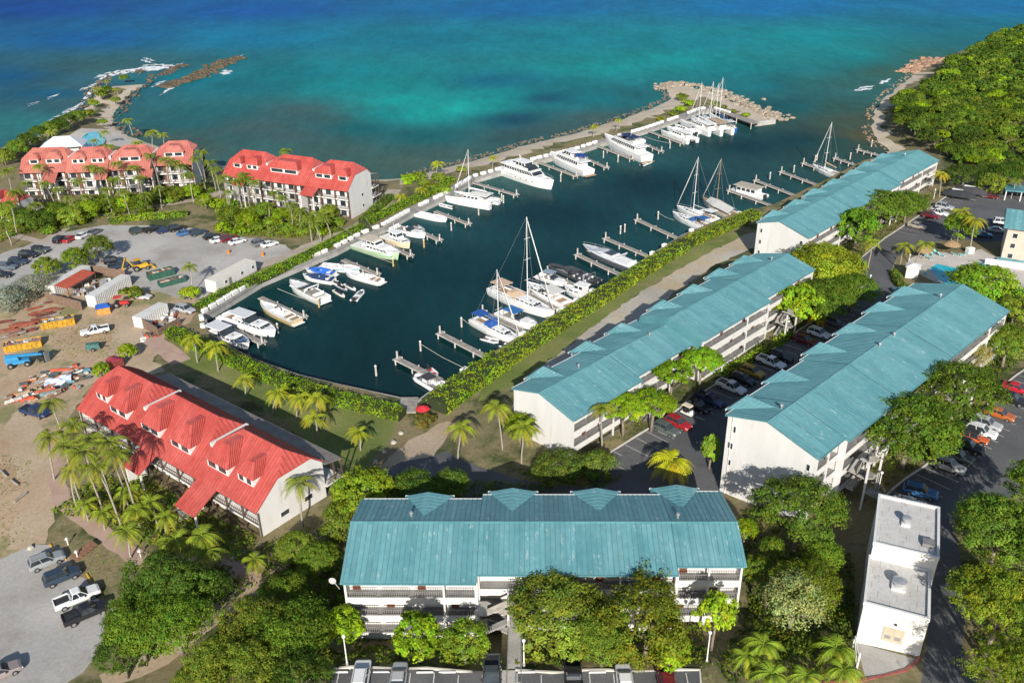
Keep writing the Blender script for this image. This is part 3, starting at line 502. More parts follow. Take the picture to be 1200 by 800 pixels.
# stairs and bridge of the tall block
zf = 18.6 - .285 * 8.6 - 2.65
stair(C_, 7.6, -8.8, zf - 5.6, 2, 1, 1.2, 2.8)
m = MB(); m.box(8.6, 10.2, -17.5, -11.2, zf - 5.8, zf - 5.6); br = m.build('footbridge', CONCRETE, C_)
for x in (8.65, 10.15): railing(br, -17.4, -11.3, x, zf - 5.6, 1.0, axis='x')
stair(C_, 41.0, -8.8, zf - 5.6, 2, 1, 1.2, 2.8)
stair(B2, 22.5, -7.6, 13.9 - .28 * 7.4 - 2.65 - 5.6, 2, 1, 1.1, 2.6)
stair(B1, 15.0, -7.2, 12.5 - .28 * 7 - 2.65 - 5.6, 2, 1, 1.1, 2.6)
stair(D_, 40.0, -7.7, 12.9 - .30 * 7.5 - 2.65 - 5.6, 2, 1, 1.1, 2.6)
# satellite dish on the left corner of the front block
m = MB(); m.tube([(-.5, -8.2, 11.0), (-1.0, -8.6, 12.6)], .05, 6)
rings = [[(-1.0 + math.cos(k * math.pi / 6) * r * .9, -8.8 - d, 12.9 + math.sin(k * math.pi / 6) * r) for k in range(12)] for r, d in ((.05, 0), (.28, .04), (.48, .15))]
m.loft(rings); m.build('satellite_dish', mat('dish_grey', (.42, .42, .42), .6), A_)
# ---------------------------------------------------------------- red-roofed condominium blocks
def red_condo(label, org, ang, secs, ze, zr, hw, zbase, roofm, back=5.0, dormers=(), canopies=(), nf=3, fh=2.75, right_wins=(), terr_n=3, offs=None, fbay=4.2):
    """org = left end of the front eave; x along the eave, y backwards"""
    root = thing('condominium', label, 'building', (org[0], org[1], 0), ang, 'red roofed condominium blocks'); s = (zr - ze) / hw
    drop = 2.4; hs = 2.1; hl = 2.7; bl = hw - drop / s; zl = zr - drop; yb = hw + back; zb = zr - s * back; L = secs[-1][1]; X0 = secs[0][0]
    offs = offs or [0] * len(secs); zat = lambda y: zr - s * abs(y - hw)
    for i, (x0, x1) in enumerate(secs):
        hl = 2.7 if i == 0 else 3.9; o = offs[i]; T = lambda L_: [(x, y + o, z) for x, y, z in L_]
        fr = [(x0, 0, ze), (x1, 0, ze), (x1, bl, zl), (x1 - hs, hw, zr), (x0 + hl, hw, zr), (x0, bl, zl)]
        bk = [(x1, yb, zb), (x0, yb, zb), (x0, 2 * hw - bl, zl), (x0 + hl, hw, zr), (x1 - hs, hw, zr), (x1, 2 * hw - bl, zl)]
        m = MB(); m.add(T(fr), [tuple(range(6))]); m.add(T(bk), [tuple(range(6))])
        m.add(T([fr[2], bk[5], fr[3]]), [(0, 1, 2)]); m.add(T([bk[2], fr[5], fr[4]]), [(0, 1, 2)])
        lo = lambda p: (p[0], p[1], p[2] - .18)
        m.add(T([fr[0], fr[1], lo(fr[1]), lo(fr[0])]), [(0, 3, 2, 1)]); m.add(T([fr[1], fr[2], lo(fr[2]), lo(fr[1])]), [(0, 3, 2, 1)]); m.add(T([fr[2], bk[5], lo(bk[5]), lo(fr[2])]), [(0, 3, 2, 1)]); m.add(T([bk[5], bk[0], lo(bk[0]), lo(bk[5])]), [(0, 3, 2, 1)]); m.add(T([fr[5], fr[0], lo(fr[0]), lo(fr[5])]), [(0, 3, 2, 1)])
        m.add(T([lo(fr[0]), lo(fr[1]), lo(fr[2]), lo(fr[5])]), [(3, 2, 1, 0)])
        ro = m.build('roof', roofm, root); sm_ = MB(); n = int((x1 - x0) / .6)
        for k in range(n + 1):
            x = x0 + .02 + (x1 - x0 - .04) * k / n; t = min(1, (x - x0) / hl, (x1 - x) / hs); yt, zt = bl + (hw - bl) * t, zl + (zr - zl) * t
            for (ya, za, yc, zc) in ((0, ze, yt, zt), (2 * hw - yt, zt, yb, zb)):
                sm_.add(T([(x - .03, ya, za), (x + .03, ya, za), (x + .03, yc, zc), (x - .03, yc, zc), (x, ya, za + .075), (x, yc, zc + .075)]), [(0, 3, 5, 4), (2, 1, 4, 5)])
        for k in range(1, 8):
            t = k / 8; a = Vector(fr[2]).lerp(Vector(bk[5]), t); tt = 1 - abs(2 * t - 1); b = Vector((x1 - hs * tt, a.y, zl + drop * tt)); d = Vector((0, .06, 0)); u = Vector((.07, 0, .09))
            sm_.add(T([a - d, a + d, b + d, b - d, a + u, b + u]), [(0, 3, 5, 4), (2, 1, 4, 5)])
        sm_.build('standing_seams', REDSEAM if roofm is REDROOF else roofm, ro)
        # walls: body behind the galleries, gables under the clipped hips
        g0 = 1.7
        m = MB(); m.prism([(g0 + o, zbase), (g0 + o, zat(g0) - .2), (bl + o, zl - .2), (2 * hw - bl + o, zl - .2), (yb - .3 + o, zb - .15), (yb - .3 + o, zbase)], 'x', x0 + .15, x1 - .15); m.build('wall', WHITEW, root)
        if i < len(secs) - 1:
            m = MB(); m.prism([(bl + o - .4, zl - .8), (bl + o - .4, zl + .3), (2 * hw - bl + o + .2, zl + .3), (2 * hw - bl + o + .2, zl - .8)], 'x', x1 - .03, x1 + .5); m.build('parapet', TRIM, root)
        nb = max(1, round((x1 - x0) / fbay)); bw = (x1 - x0) / nb
        for fl in range(nf):
            z = ze - 2.6 - fl * fh; m = MB(); m.box(x0 + .16, x1 - .16, .25 + o, g0 - .003 + o, z - .3, z); m.build('gallery_floor', TRIM, root)
            for k in range(nb):
                xa, xb = x0 + k * bw + .2, x0 + (k + 1) * bw - .2; railing(root, xa, xb, .3 + o, z, .95, DARKWOOD, step=.4)
                window(root, xa + .4, min(xb - .4, xa + 2.2), g0 + o - .003, z + .3, z + 2.1)
                m = MB(); m.box(xb - 1.3, xb - .45, g0 + o - .06, g0 + o - .003, z, z + 2.05); m.build('door', WHITEP if k % 2 else DOORBROWN, root)
        for k in range(nb + 1):
            x = min(max(x0 + k * bw, x0 + .14), x1 - .14); m = MB(); m.box(x - .13, x + .13, .2 + o, .46 + o, zbase, ze - .2); m.build('column', DARKWOOD, root)
    o = offs[-1]
    for x0, sg, o in ((L, 1, offs[-1]), (X0, -1, offs[0])):
        xa, xb = (x0 - .22, x0 - .02) if sg > 0 else (x0 + .02, x0 + .22)
        m = MB(); m.prism([(.2 + o, zbase), (.2 + o, zat(.2) - .19), (bl + o, zl - .19), (2 * hw - bl + o, zl - .19), (yb - .2 + o, zb - .16), (yb - .2 + o, zbase)], 'x', xa, xb); gw = m.build('gable_wall', WHITEW, root)
        if sg > 0:
            for (y, z, w, h) in right_wins: window(gw, y - w / 2 + o, y + w / 2 + o, x0 - .017, z, z + h, 1, 'x')
    o = max(offs)
    # lean-to roof and terraces at the back
    m = MB(); m.prism([(yb - .1 + min(offs), zb - .35), (yb + 3.2 + o, zb - 1.1), (yb + 3.2 + o, zb - 1.28), (yb - .1 + min(offs), zb - .53)], 'x', X0 + 3, L + .4); m.build('porch_roof', mat('shingle', (.20, .175, .155), .9, (.27, .24, .21), .5, fine=.15, fscale=3), root)
    for fl in range(terr_n):
        z = ze - 2.6 - fl * fh; d = 3.0 + fl * 1.1; m = MB(); m.box(X0 + 1, L + .35, yb - .19 + o, yb + d + o, z - .25, z); bc = m.build('balcony', TRIM, root)
        railing(bc, yb + o, yb + d + o, L + .3, z, 1.0, DARKWOOD, axis='x', step=.2); railing(bc, X0 + 1, L + .3, yb + d + o - .05, z, 1.0, DARKWOOD, step=.4)
    for y in (yb + 1.5, yb + 3.0):
        m = MB(); m.box(L + .05, L + .25, y + o, y + .2 + o, zbase, zb - 1.2); m.build('porch_post', DARKWOOD, root)
    for (xd, w, y1, ht) in dormers:
        o = [offs[i] for i, q in enumerate(secs) if q[0] <= xd <= q[1]][0]
        z1 = zat(y1) + 1.4; yT = y1 + ht * .85; zT = z1 + ht; yB = hw - (zr - zT) / s if zT < zr else hw; in_ = ht * .75
        F1, F2 = (xd - w / 2 - .25, y1 - .18, z1 - .12), (xd + w / 2 + .25, y1 - .18, z1 - .12); T1, T2 = (xd - w / 2 + in_, yT, zT), (xd + w / 2 - in_, yT, zT); Q1, Q2 = (T1[0], yB + .3, zT + .02), (T2[0], yB + .3, zT + .02)
        ys_ = hw - (zr - z1) / s; S1, S2 = (F1[0], ys_ + .2, z1 - .1), (F2[0], ys_ + .2, z1 - .1)
        m = MB(); V_ = [(x, y + o, z) for x, y, z in (F1, F2, T2, T1, Q2, Q1, S2, S1)]
        m.add(V_, [(0, 1, 2, 3), (3, 2, 4, 5), (1, 6, 4, 2), (7, 0, 3, 5), (0, 7, 6, 1)]); dm = m.build('dormer', roofm, root)
        sm_ = MB()
        for k in range(1, 7):
            t = k / 7; a = Vector(V_[1]).lerp(Vector(V_[6]), t); b = Vector(V_[2]).lerp(Vector(V_[4]), t); d = Vector((0, .035, 0)); d = Vector((0, .06, 0)); u = Vector((.08, 0, .08)); sm_.add([a - d, a + d, b + d, b - d, a + u, b + u], [(0, 3, 5, 4), (2, 1, 4, 5)])
        n = int(w / .6)
        for k in range(1, n):
            t = k / n; a = Vector(V_[0]).lerp(Vector(V_[1]), t); b = Vector(V_[3]).lerp(Vector(V_[2]), t); d = Vector((.03, 0, 0)); u = Vector((0, -.04, .06)); sm_.add([a - d, a + d, b + d, b - d, a + u, b + u], [(0, 3, 5, 4), (2, 1, 4, 5)])
        sm_.build('standing_seams', REDSEAM if roofm is REDROOF else roofm, dm)
        m = MB(); m.box(xd - w / 2, xd + w / 2, y1 + o, y1 + o + .15, zat(y1) - .3, z1 - .13); m.prism([(y1 + .15 + o, zat(y1) - .3), (y1 + .15 + o, z1 - .13), (ys_ + o, z1 - .13)], 'x', xd - w / 2, xd + w / 2); m.build('dormer_wall', TRIM, dm)
        nw = 2 if w > 3 else 1
        for k in range(nw): window(dm, xd - w / 2 + .25 + k * w / nw, xd - w / 2 + w / nw - .3 + k * w / nw, y1 + o - .003, zat(y1) + .15, z1 - .2)
    for (xc, w, d) in canopies:
        o = [offs[i] for i, q in enumerate(secs) if q[0] <= xc <= q[1]][0]
        m = MB(); m.prism([(o - .02, ze - .05), (o - .02, ze - .2), (-d + o, ze - .2 - d * .5), (-d + o, ze - .05 - d * .5)], 'x', xc - w / 2, xc + w / 2); cp = m.build('canopy', roofm, root)
        sm_ = MB()
        for k in range(int(w / .6) + 1):
            x = xc - w / 2 + .03 + (w - .06) * k / int(w / .6); sm_.add([(x - .03, o, ze - .05), (x + .03, o, ze - .05), (x + .03, o - d, ze - .05 - d * .5), (x - .03, o - d, ze - .05 - d * .5), (x, o, ze + .02), (x, o - d, ze + .02 - d * .5)], [(0, 3, 5, 4), (2, 1, 4, 5)])
        sm_.build('standing_seams', REDSEAM if roofm is REDROOF else roofm, cp)
        for x in (xc - w / 2 + .2, xc + w / 2 - .2):
            m = MB(); m.box(x - .12, x + .12, -d + o + .2, -d + o + .45, zbase, ze - .3 - d * .5); m.build('canopy_post', TRIM, cp)
        m = MB(); m.box(xc - w / 2 + .1, xc - w / 2 + .3, -d + o + .46, o, zbase, ze - .35 - d * .5); m.build('canopy_wall', WHITEW, cp)
    return root
R1 = red_condo('bright red roofed block nearest the marina with palms in front and shaded lawn behind', gp(90, 479, 7.5)[:2], rad(-37.5), [(0, 14.4), (14.4, 31.5), (31.5, 46.2)], 7.5, 13.3, 7.3, 1.0, REDROOF, 5.2,
    dormers=[(4.4, 3.2, 2.5, 1.5), (10.0, 4.8, 1.9, 2.3), (18.8, 4.8, 1.9, 2.3), (26.6, 4.8, 1.9, 2.3), (35.6, 4.8, 1.9, 2.3), (41.6, 3.4, 2.2, 1.6)], canopies=[(20.5, 4.2, 3.4), (35.0, 4.6, 4.2)], nf=2, right_wins=[(4.6, 4.2, 1.6, .9), (9.0, 4.2, 1.6, .9), (4.0, 1.8, .8, .9), (8.6, 7.2, 1.0, 1.4)], terr_n=3)
R2 = red_condo('red roofed block between the beach and the gravel car park with white end wall', gp(260, 205, 10)[:2], rad(-23.4), [(0, 13.0), (13.0, 28.6), (28.6, 42.0)], 10.0, 15.8, 7.3, 1.0, REDROOF, 5.0,
    dormers=[(4.0, 2.6, 2.4, 1.2), (9.2, 3.8, 2.4, 1.6), (20.0, 9.0, 2.4, 1.7), (33.0, 5.2, 2.4, 1.7), (39.2, 2.8, 2.4, 1.3)], canopies=[(7, 4, 2.6), (30.5, 4.4, 3.0)], nf=3, right_wins=[(7.0, 6.5, 1.0, .9), (7.0, 3.4, 1.0, .9)])
R3 = red_condo('faded red roofed block by the seaside pool half hidden behind tall palms', gp(22, 203, 9.5)[:2], rad(5), [(0, 13.5), (13.5, 25.5), (25.5, 37.5), (37.5, 49)], 9.5, 15.0, 7.0, 1.0, REDOLD, 4.6,
    dormers=[(4, 2.6, 2.4, 1.2), (9.5, 4.2, 2.4, 1.6), (17, 3.6, 2.4, 1.5), (22.5, 3.6, 2.4, 1.5), (31.5, 6, 2.4, 1.6), (43.5, 5.5, 2.4, 1.6)], canopies=[(9, 4.2, 4.0), (24.0, 3.5, 3.0), (36.5, 4, 3.0)], nf=3, offs=[0, -1.2, -.6, 2.4])
# fragment of one more at the left edge
R4 = red_condo('red roofed house corner cut off by the left edge beside palms', gp(-66, 243, 6)[:2], rad(-12), [(0, 21)], 6.0, 10.0, 5.5, 1.0, REDROOF, 4.0, dormers=[(15, 3, 2, 1.2)], nf=1, terr_n=1)
# ---------------------------------------------------------------- white two-tier service building
S_ = thing('service_building', 'white flat roofed two tier concrete building with round roof vents by the driveway', 'building', (*gp(1003, 749, 7)[:2], 0), rad(-23.6))
def flatroof(x0, x1, y0, y1, z, zb):
    m = MB(); m.box(x0, x1, y0, y1, zb, z); m.build('wall', WHITEW, S_)
    fm_ = mat('roof_concrete', (.50, .485, .455), .9, (.60, .585, .555), .35, fine=.1, fscale=4, spots=(.22, .18, .13), sscale=.35, slo=.57, shi=.75); r_ = None; m = MB()
    m.box(x0 + .25, x1 - .25, y0 + .25, y1 - .25, z + .003, z + .03); r_ = m.build('flat_roof', mat('roof_joint', (.2, .19, .175), .9), S_)
    ny = int((y1 - y0 - .5) / 1.25); rnd = random.Random(int(z))
    for j in range(ny):
        ya = y0 + .25 + j * (y1 - y0 - .5) / ny; yb = ya + (y1 - y0 - .5) / ny; xs = [x0 + .25] + sorted(x0 + .25 + (x1 - x0 - .5) * (k + (.5 if j % 2 else .15)) / 3 for k in range(3)) + [x1 - .25]
        for xa, xb in zip(xs, xs[1:]):
            if xb - xa > .15: m = MB(); m.box(xa + .015, xb - .015, ya + .015, yb - .015, z + .03, z + .045 + rnd.uniform(0, .01)); m.build('roof_sheet', fm_, r_)
    m = MB(); h = .35
    m.box(x0 - .08, x1 + .08, y0 - .08, y0 + .22, z - .1, z + h); m.box(x0 - .08, x1 + .08, y1 - .22, y1 + .08, z - .1, z + h); m.box(x0 - .08, x0 + .22, y0 + .22, y1 - .22, z - .1, z + h); m.box(x1 - .22, x1 + .08, y0 + .22, y1 - .22, z - .1, z + h); m.build('parapet', TRIM, S_)
def cap(x, y, z, r):
    m = MB(); m.box(x - r, x + r, y - r, y + r, z + .04, z + .35, 1); m.tube([(x, y, z + .35), (x, y, z + .9)], r * .75, 14); m.tube([(x, y, z + .9), (x, y, z + 1.15), (x, y, z + 1.25)], [r * 1.05, r * 1.05, r * .6], 14); m.build('roof_vent', [STEEL, TRIM], S_, smooth=False)
flatroof(0, 6.7, 0, 8.4, 12.4, 5.5); flatroof(.15, 7.2, 8.42, 18.4, 14.4, 5.5)
cap(3.4, 4.2, 12.4, .75); cap(3.5, 13.6, 14.4, .5)
m = MB(); m.box(5.4, 6.7, 10, 11.2, 14.45, 15.0); m.build('roof_box', GREYMETAL, S_)
m = MB(); m.box(2.5, 4.7, -.06, -.003, 8.05, 10.1); dr_ = m.build('door_frame', mat('beige_door', (.45, .40, .30), .6), S_)
for xa in (2.62, 3.66):
    m = MB(); m.box(xa, xa + .92, -.09, -.063, 8.2, 9.95); q = m.build('door_leaf', MATS['beige_door'], dr_); m = MB(); m.box(xa + .14, xa + .78, -.11, -.093, 8.5, 9.0); m.build('louvre', FLOORGREY, q)
m = MB(); m.box(3.5, 3.75, -.25, -.003, 10.7, 10.85); m.build('wall_lamp', BLACKP, S_)
# joint lines on the blank walls
for x in (4.2,):
    m = MB(); m.box(x - .015, x + .015, -.012, -.002, 10.8, 12.2); m.build('wall_joint', FLOORGREY, S_)
# ---------------------------------------------------------------- clubhouse at the right edge
ch = thing('clubhouse', 'beige block with teal awning beside the swimming pool at the right edge', 'building', (*gp(1172, 305, 4)[:2], 0), rad(-27))
BEIGE = mat('beige_stucco', (.50, .44, .36), .85, (.56, .50, .42), .4, fine=.04)
m = MB(); m.box(0, 16, 0, 11, 1, 12.5); wl_ = m.build('wall', BEIGE, ch)
for (x, z) in ((1.2, 10.3), (1.2, 7.9), (1.2, 5.4)): window(ch, x, x + 1.1, -.003, z - .6, z + .6); window(ch, x + 4.5, x + 5.6, -.003, z - .6, z + .6)
m = MB(); m.prism([(-1.2, 12.2), (-1.2, 12.4), (5.5, 14.8), (12, 12.4), (12, 12.2)], 'x', -1, 17); m.build('roof', TEALROOF, ch)
m = MB(); m.prism([(-.003, 4.6), (-.003, 4.75), (-4.2, 3.75), (-4.2, 3.6)], 'x', -.8, 16); aw = m.build('awning_roof', TEALROOF, ch)
m = MB(); m.box(-.8, 16, -4.3, -4.21, 3.0, 3.75); m.build('fascia', TEAK, aw)
for x in (-.6, 3.5, 7.5): m = MB(); m.box(x, x + .3, -4.1, -3.8, 1, 3.6); m.build('awning_post', TRIM, ch)
m = MB(); m.box(2.8, 6.0, -4.40, -4.31, 3.0, 4.3); m.build('signboard', WHITEP, ch)
lw = thing('garden_wall', 'low white wall in front of the pool terrace awning', 'wall', G(1174, 312), rad(-25)); m = MB(); m.box(-3.6, 4.5, -.15, .15, -.5, 1.3); m.build('wall', WHITEW, lw); m = MB(); m.box(-3.7, 4.6, -.2, .2, 1.3, 1.4); m.build('coping', TRIM, lw)
gr = thing('carport', 'small white flat roofed carport in shade by the upper marina parking', 'carport', G(1188, 232), rad(-20)); m = MB(); m.box(-3, 6, -3, 3, 2.6, 2.9); m.build('roof', TEALSEAM, gr)
for x in (-2.8, 1, 5.6):
    for y in (-2.8, 2.6): m = MB(); m.box(x, x + .25, y, y + .25, -.5, 2.6); m.build('post', TRIM, gr)
# seaside pavilion
pv = thing('pavilion', 'white hip roofed pavilion beside the seaside pool', 'pavilion', G(77, 180), rad(12)); m = MB()
m.loft([[(-7, -4.5, 3.2), (7, -4.5, 3.2), (7, 4.5, 3.2), (-7, 4.5, 3.2)], [(-2.5, -.05, 6), (2.5, -.05, 6), (2.5, .05, 6), (-2.5, .05, 6)]]); m.build('roof', mat('pale_roof', (.6, .63, .66), .6, (.7, .72, .74), .6), pv)
for x in (-6.5, 0, 6.3):
    for y in (-4, 3.8): m = MB(); m.box(x, x + .2, y, y + .2, -.5, 3.2); m.build('post', TRIM, pv)
m = MB(); m.box(-5, 5, -2, 2.5, -.5, 3.1); m.build('bar_wall', WHITEW, pv)
# pool huts and thatched umbrellas
hut = thing('pool_hut', 'small white pump hut beside the pool and round flower bed', 'hut', G(1068, 324), rad(-25)); m = MB(); m.box(-1.3, 1.3, -1.3, 1.3, -.4, 2.6); m.build('wall', WHITEW, hut); m = MB(); m.taper((-1.6, 1.6, -1.6, 1.6, 2.6), (-.3, .3, -.3, .3, 3.2)); m.build('roof', TRIM, hut)
for i, (px, py) in enumerate([(1080, 303), (1113, 296)]):
    t = thing('thatched_umbrella', ('left' if i == 0 else 'right') + ' of the two round thatched umbrellas on the pool deck', 'umbrella', G(px, py), 0, 'thatched pool umbrellas')
    m = MB(); m.tube([(0, 0, -.2), (0, 0, 2.5)], .08, 6); m.build('pole', DARKWOOD, t)
    rnd = random.Random(i); m = MB(); m.loft([[(math.cos(k * .3307) * r * rnd.uniform(.95, 1.05), math.sin(k * .3307) * r * rnd.uniform(.95, 1.05), z) for k in range(19)] for r, z in ((2.0, 2.0), (1.95, 2.15), (1.1, 2.7), (.12, 3.05))]); m.build('thatch', mat('thatch', (.27, .18, .09), .95, (.38, .27, .15), 3, fine=.25, fscale=8), t)
# ---------------------------------------------------------------- vegetation
def leafmesh(name, C, N, S, T, mat_=LEAF, asp=1.0):
    """many leaf-sized rhombs: centres C, normals N, half sizes S, tones T (n,3)"""
    n = len(C); rg = np.random.default_rng(n); R_ = rg.normal(size=(n, 3)); N = N / np.linalg.norm(N, axis=1, keepdims=True)
    U = np.cross(N, R_); U /= np.linalg.norm(U, axis=1, keepdims=True) + 1e-9; Vv = np.cross(N, U); S = S[:, None]
    V = np.stack([C - U * S, C - Vv * S * .62 * asp, C + U * S, C + Vv * S * .62 * asp], 1).reshape(-1, 3)
    me = bpy.data.meshes.new(name); me.vertices.add(4 * n); me.vertices.foreach_set('co', V.ravel().astype(np.float32))
    me.loops.add(4 * n); me.loops.foreach_set('vertex_index', np.arange(4 * n, dtype=np.int32))
    me.polygons.add(n); me.polygons.foreach_set('loop_start', np.arange(0, 4 * n, 4, dtype=np.int32))
    me.update(calc_edges=True); ca = me.color_attributes.new('tone', 'FLOAT_COLOR', 'POINT')
    tt = np.repeat(np.concatenate([T, np.ones((n, 1))], 1), 4, 0); ca.data.foreach_set('color', tt.ravel().astype(np.float32)); me.materials.append(mat_); return me
def tones(rg, n, clump, hue=.10, var=.22):
    c = rg.normal(0, var * .9, clump.max() + 1)[clump] + rg.normal(0, var * .6, n); h = rg.normal(0, hue, clump.max() + 1)[clump] + rg.normal(0, hue, n)
    b = np.clip(1 + c, .35, 1.9); return np.stack([b * (1 + h), b, b * (1 - .5 * h)], 1).clip(.05, 3)
def crown_points(seed, nclump, per, flat=1.0, lobes=7, lobe=.3, cr=.17, under=.35, leaf=.06, up=.3, inner=.55):
    """unit crown: lumpy dome, radius about 1; returns C,N,S,T"""
    rg = np.random.default_rng(seed); D = rg.normal(size=(nclump, 3)); D /= np.linalg.norm(D, axis=1, keepdims=True); D[:, 2] = np.where(D[:, 2] < -under, -D[:, 2], D[:, 2])
    ld = rg.normal(size=(lobes, 3)); ld /= np.linalg.norm(ld, axis=1, keepdims=True); ld[:, 2] = abs(ld[:, 2]) * .7
    lw = rg.uniform(-.6, 1, lobes); bump = (np.exp(-(1 - D @ ld.T) * 7) * lw).sum(1)
    rad_ = (1 + lobe * bump) * np.where(rg.random(nclump) < .72, rg.uniform(.84, 1.0, nclump), rg.uniform(inner, .88, nclump)); cc = D * rad_[:, None]
    k = np.repeat(np.arange(nclump), per); n = len(k); crr = cr * rg.uniform(.55, 1.35, nclump)
    off = rg.normal(size=(n, 3)); off /= np.linalg.norm(off, axis=1, keepdims=True); off[:, 2] = np.where(off[:, 2] < -.5, -off[:, 2], off[:, 2])
    C = cc[k] + off * (crr[k] * rg.uniform(.5, 1.05, n))[:, None]; N = off * .8 + D[k] * .5 + rg.normal(0, .4, (n, 3)) + np.array([0, -.25, up])
    C[:, 2] *= flat
    return C, N, leaf * rg.uniform(.7, 1.35, n), tones(rg, n, k)
def crownmesh(name, seed, **k): return leafmesh(name, *crown_points(seed, **k))
CR = {}
def crowns(kind):
    """shared unit crowns of each kind, several variants, radius 1"""
    if kind not in CR:
        P = dict(dome=dict(nclump=240, per=52, flat=.62, cr=.15, leaf=.028, under=.15, up=.6, lobe=.2), round=dict(nclump=130, per=50, flat=.85, cr=.22, leaf=.046), big=dict(nclump=300, per=50, flat=.7, cr=.16, leaf=.028, lobe=.5), lime=dict(nclump=120, per=36, flat=.9, cr=.2, leaf=.068, lobe=.35),
                 umbrella=dict(nclump=130, per=44, flat=.5, cr=.17, leaf=.046, under=.05, up=.8, lobe=.25), feather=dict(nclump=150, per=30, flat=.9, cr=.24, leaf=.038, lobe=.4, inner=.3), bush=dict(nclump=45, per=28, flat=.75, cr=.33, leaf=.11, under=.1), hill=dict(nclump=95, per=30, flat=.75, cr=.21, leaf=.066, under=.1))[kind]
        CR[kind] = [crownmesh('crown_' + kind, 100 + 7 * i + len(kind), **P) for i in range(4 if kind in ('hill', 'bush', 'big', 'round') else 3)]
    return CR[kind]
def trunkmesh(seed, h, r, limbs=5, spread=.55, crown_r=3.0):
    rnd = random.Random(seed); m = MB(); top = (rnd.uniform(-.3, .3), rnd.uniform(-.3, .3), h * .55); m.tube([(0, 0, -.6), (top[0] * .4, top[1] * .4, h * .3), top], [r * 1.25, r, r * .8], 7)
    for i in range(limbs):
        a = i * 2 * math.pi / limbs + rnd.uniform(-.4, .4); q = crown_r * spread * rnd.uniform(.7, 1.1); e = (top[0] + math.cos(a) * q, top[1] + math.sin(a) * q, h * rnd.uniform(.9, 1.2)); mid = tuple((top[j] * .5 + e[j] * .5) + (.25 if j == 2 else 0) for j in range(3)); m.tube([top, mid, e], [r * .6, r * .4, r * .15], 5)
    return m.mesh('trunk', BARK, True)
_tk = {}
NTREE = [0]
def tree(px, py, rpx, h, kind, color, label, group=None, name=None, sq=(1, 1, 1), cat='tree'):
    """crown centre seen at px,py, h metres above the ground there; rpx = crown radius in the picture"""
    p = Gz(px, py, h); dep = (Vector((p.x, p.y, p.z + h)) - Vector((0, 0, CAMZ))).dot(Vector(fw)); r = rpx * dep / F
    return tree_world(p, r, h, kind, color, label, group, name, sq, cat)
def tree_world(p, r, h, kind, color, label, group=None, name=None, sq=(1, 1, 1), cat='tree', trunk=True):
    NTREE[0] += 1; i = NTREE[0]; rnd = random.Random(i * 13)
    t = thing(name or 'tree', label, cat, p, rnd.random() * 6.28, group); cs = crowns(kind); j = rnd.uniform(.93, 1.07)
    c = obj('crown', cs[i % len(cs)], t, (0, 0, h), None, tuple(q * j * rnd.uniform(.95, 1.05) for q in color)); c.scale = (r * sq[0], r * sq[1], r * sq[2])
    if trunk:
        k = (round(h), round(r)); 
        if k not in _tk: _tk[k] = trunkmesh(k[0] * 31 + k[1], max(1.2, k[0]), .1 + .035 * k[1], crown_r=max(1, k[1]))
        obj('trunk', _tk[k], t)
    return t
def bush(px, py, rpx, color, label, group=None, h=.5, sq=(1, 1, 1), name='shrub'):
    return tree(px, py, rpx, h, 'bush', color, label, group, name, sq, 'shrub')
# palms -----------------------------------------------------------
def frondmesh(seed, L=3.2, droop=1.0, n=15, w=.62, lean=.75):
    rnd = random.Random(seed); m = MB(); pts = []
    for i in range(9):
        t = i / 8; pts.append(Vector((L * (t * .98 - .12 * t * t), 0, L * (lean * t - (lean + .42 * droop) * t ** 2.0))))
    m.tube(pts, [.045 * (1 - .85 * i / 8) for i in range(9)], 4)
    for i in range(n):
        t = .12 + .86 * (i / (n - 1)); f = t * 8; k = min(7, int(f)); p = pts[k].lerp(pts[k + 1], f - k); d = (pts[k + 1] - pts[k]).normalized(); ll = w * L * .34 * (math.sin(math.pi * min(1, t * .9 + .12)) * .9 + .25)
        for sg in (-1, 1):
            side = Vector((0, sg, 0)); tip = p + (side * .86 + d * .55 + Vector((0, 0, -.45 + rnd.uniform(-.2, .15)))).normalized() * ll; b = d * .085
            m.add([p - b, p + b, tip + b * .25, tip - b * .25], [(0, 1, 2, 3)])
    me = m.mesh('frond', FROND); ca = me.color_attributes.new('tone', 'FLOAT_COLOR', 'POINT'); nv = len(me.vertices); rg = np.random.default_rng(seed)
    x = np.array([v.co.x for v in me.vertices]); b = np.clip(1 + rg.normal(0, .12, nv), .6, 1.5); ca.data.foreach_set('color', np.stack([b * (1 + .15 * (x / L)), b, b * .9, np.ones(nv)], 1).ravel().astype(np.float32)); return me
FR = [frondmesh(i, 3.2, d, lean=l_) for i, (d, l_) in enumerate([(.35, 1.1), (.6, .85), (.85, .6), (1.1, .35)])]
FR.append(frondmesh(9, 2.9, 1.5, lean=.0))
def palmtrunk(seed, h, lean, r=.15):
    rnd = random.Random(seed); m = MB(); n = 7; m.tube([(lean * (i / n) ** 1.6, .12 * math.sin(i), -.5 + (h + .5) * i / n) for i in range(n + 1)], [r * (1.5 if i == 0 else 1.05 - .35 * i / n) for i in range(n + 1)], 7); return m.mesh('trunk', PALMBARK, True)
_pt = {}; _pc = {}
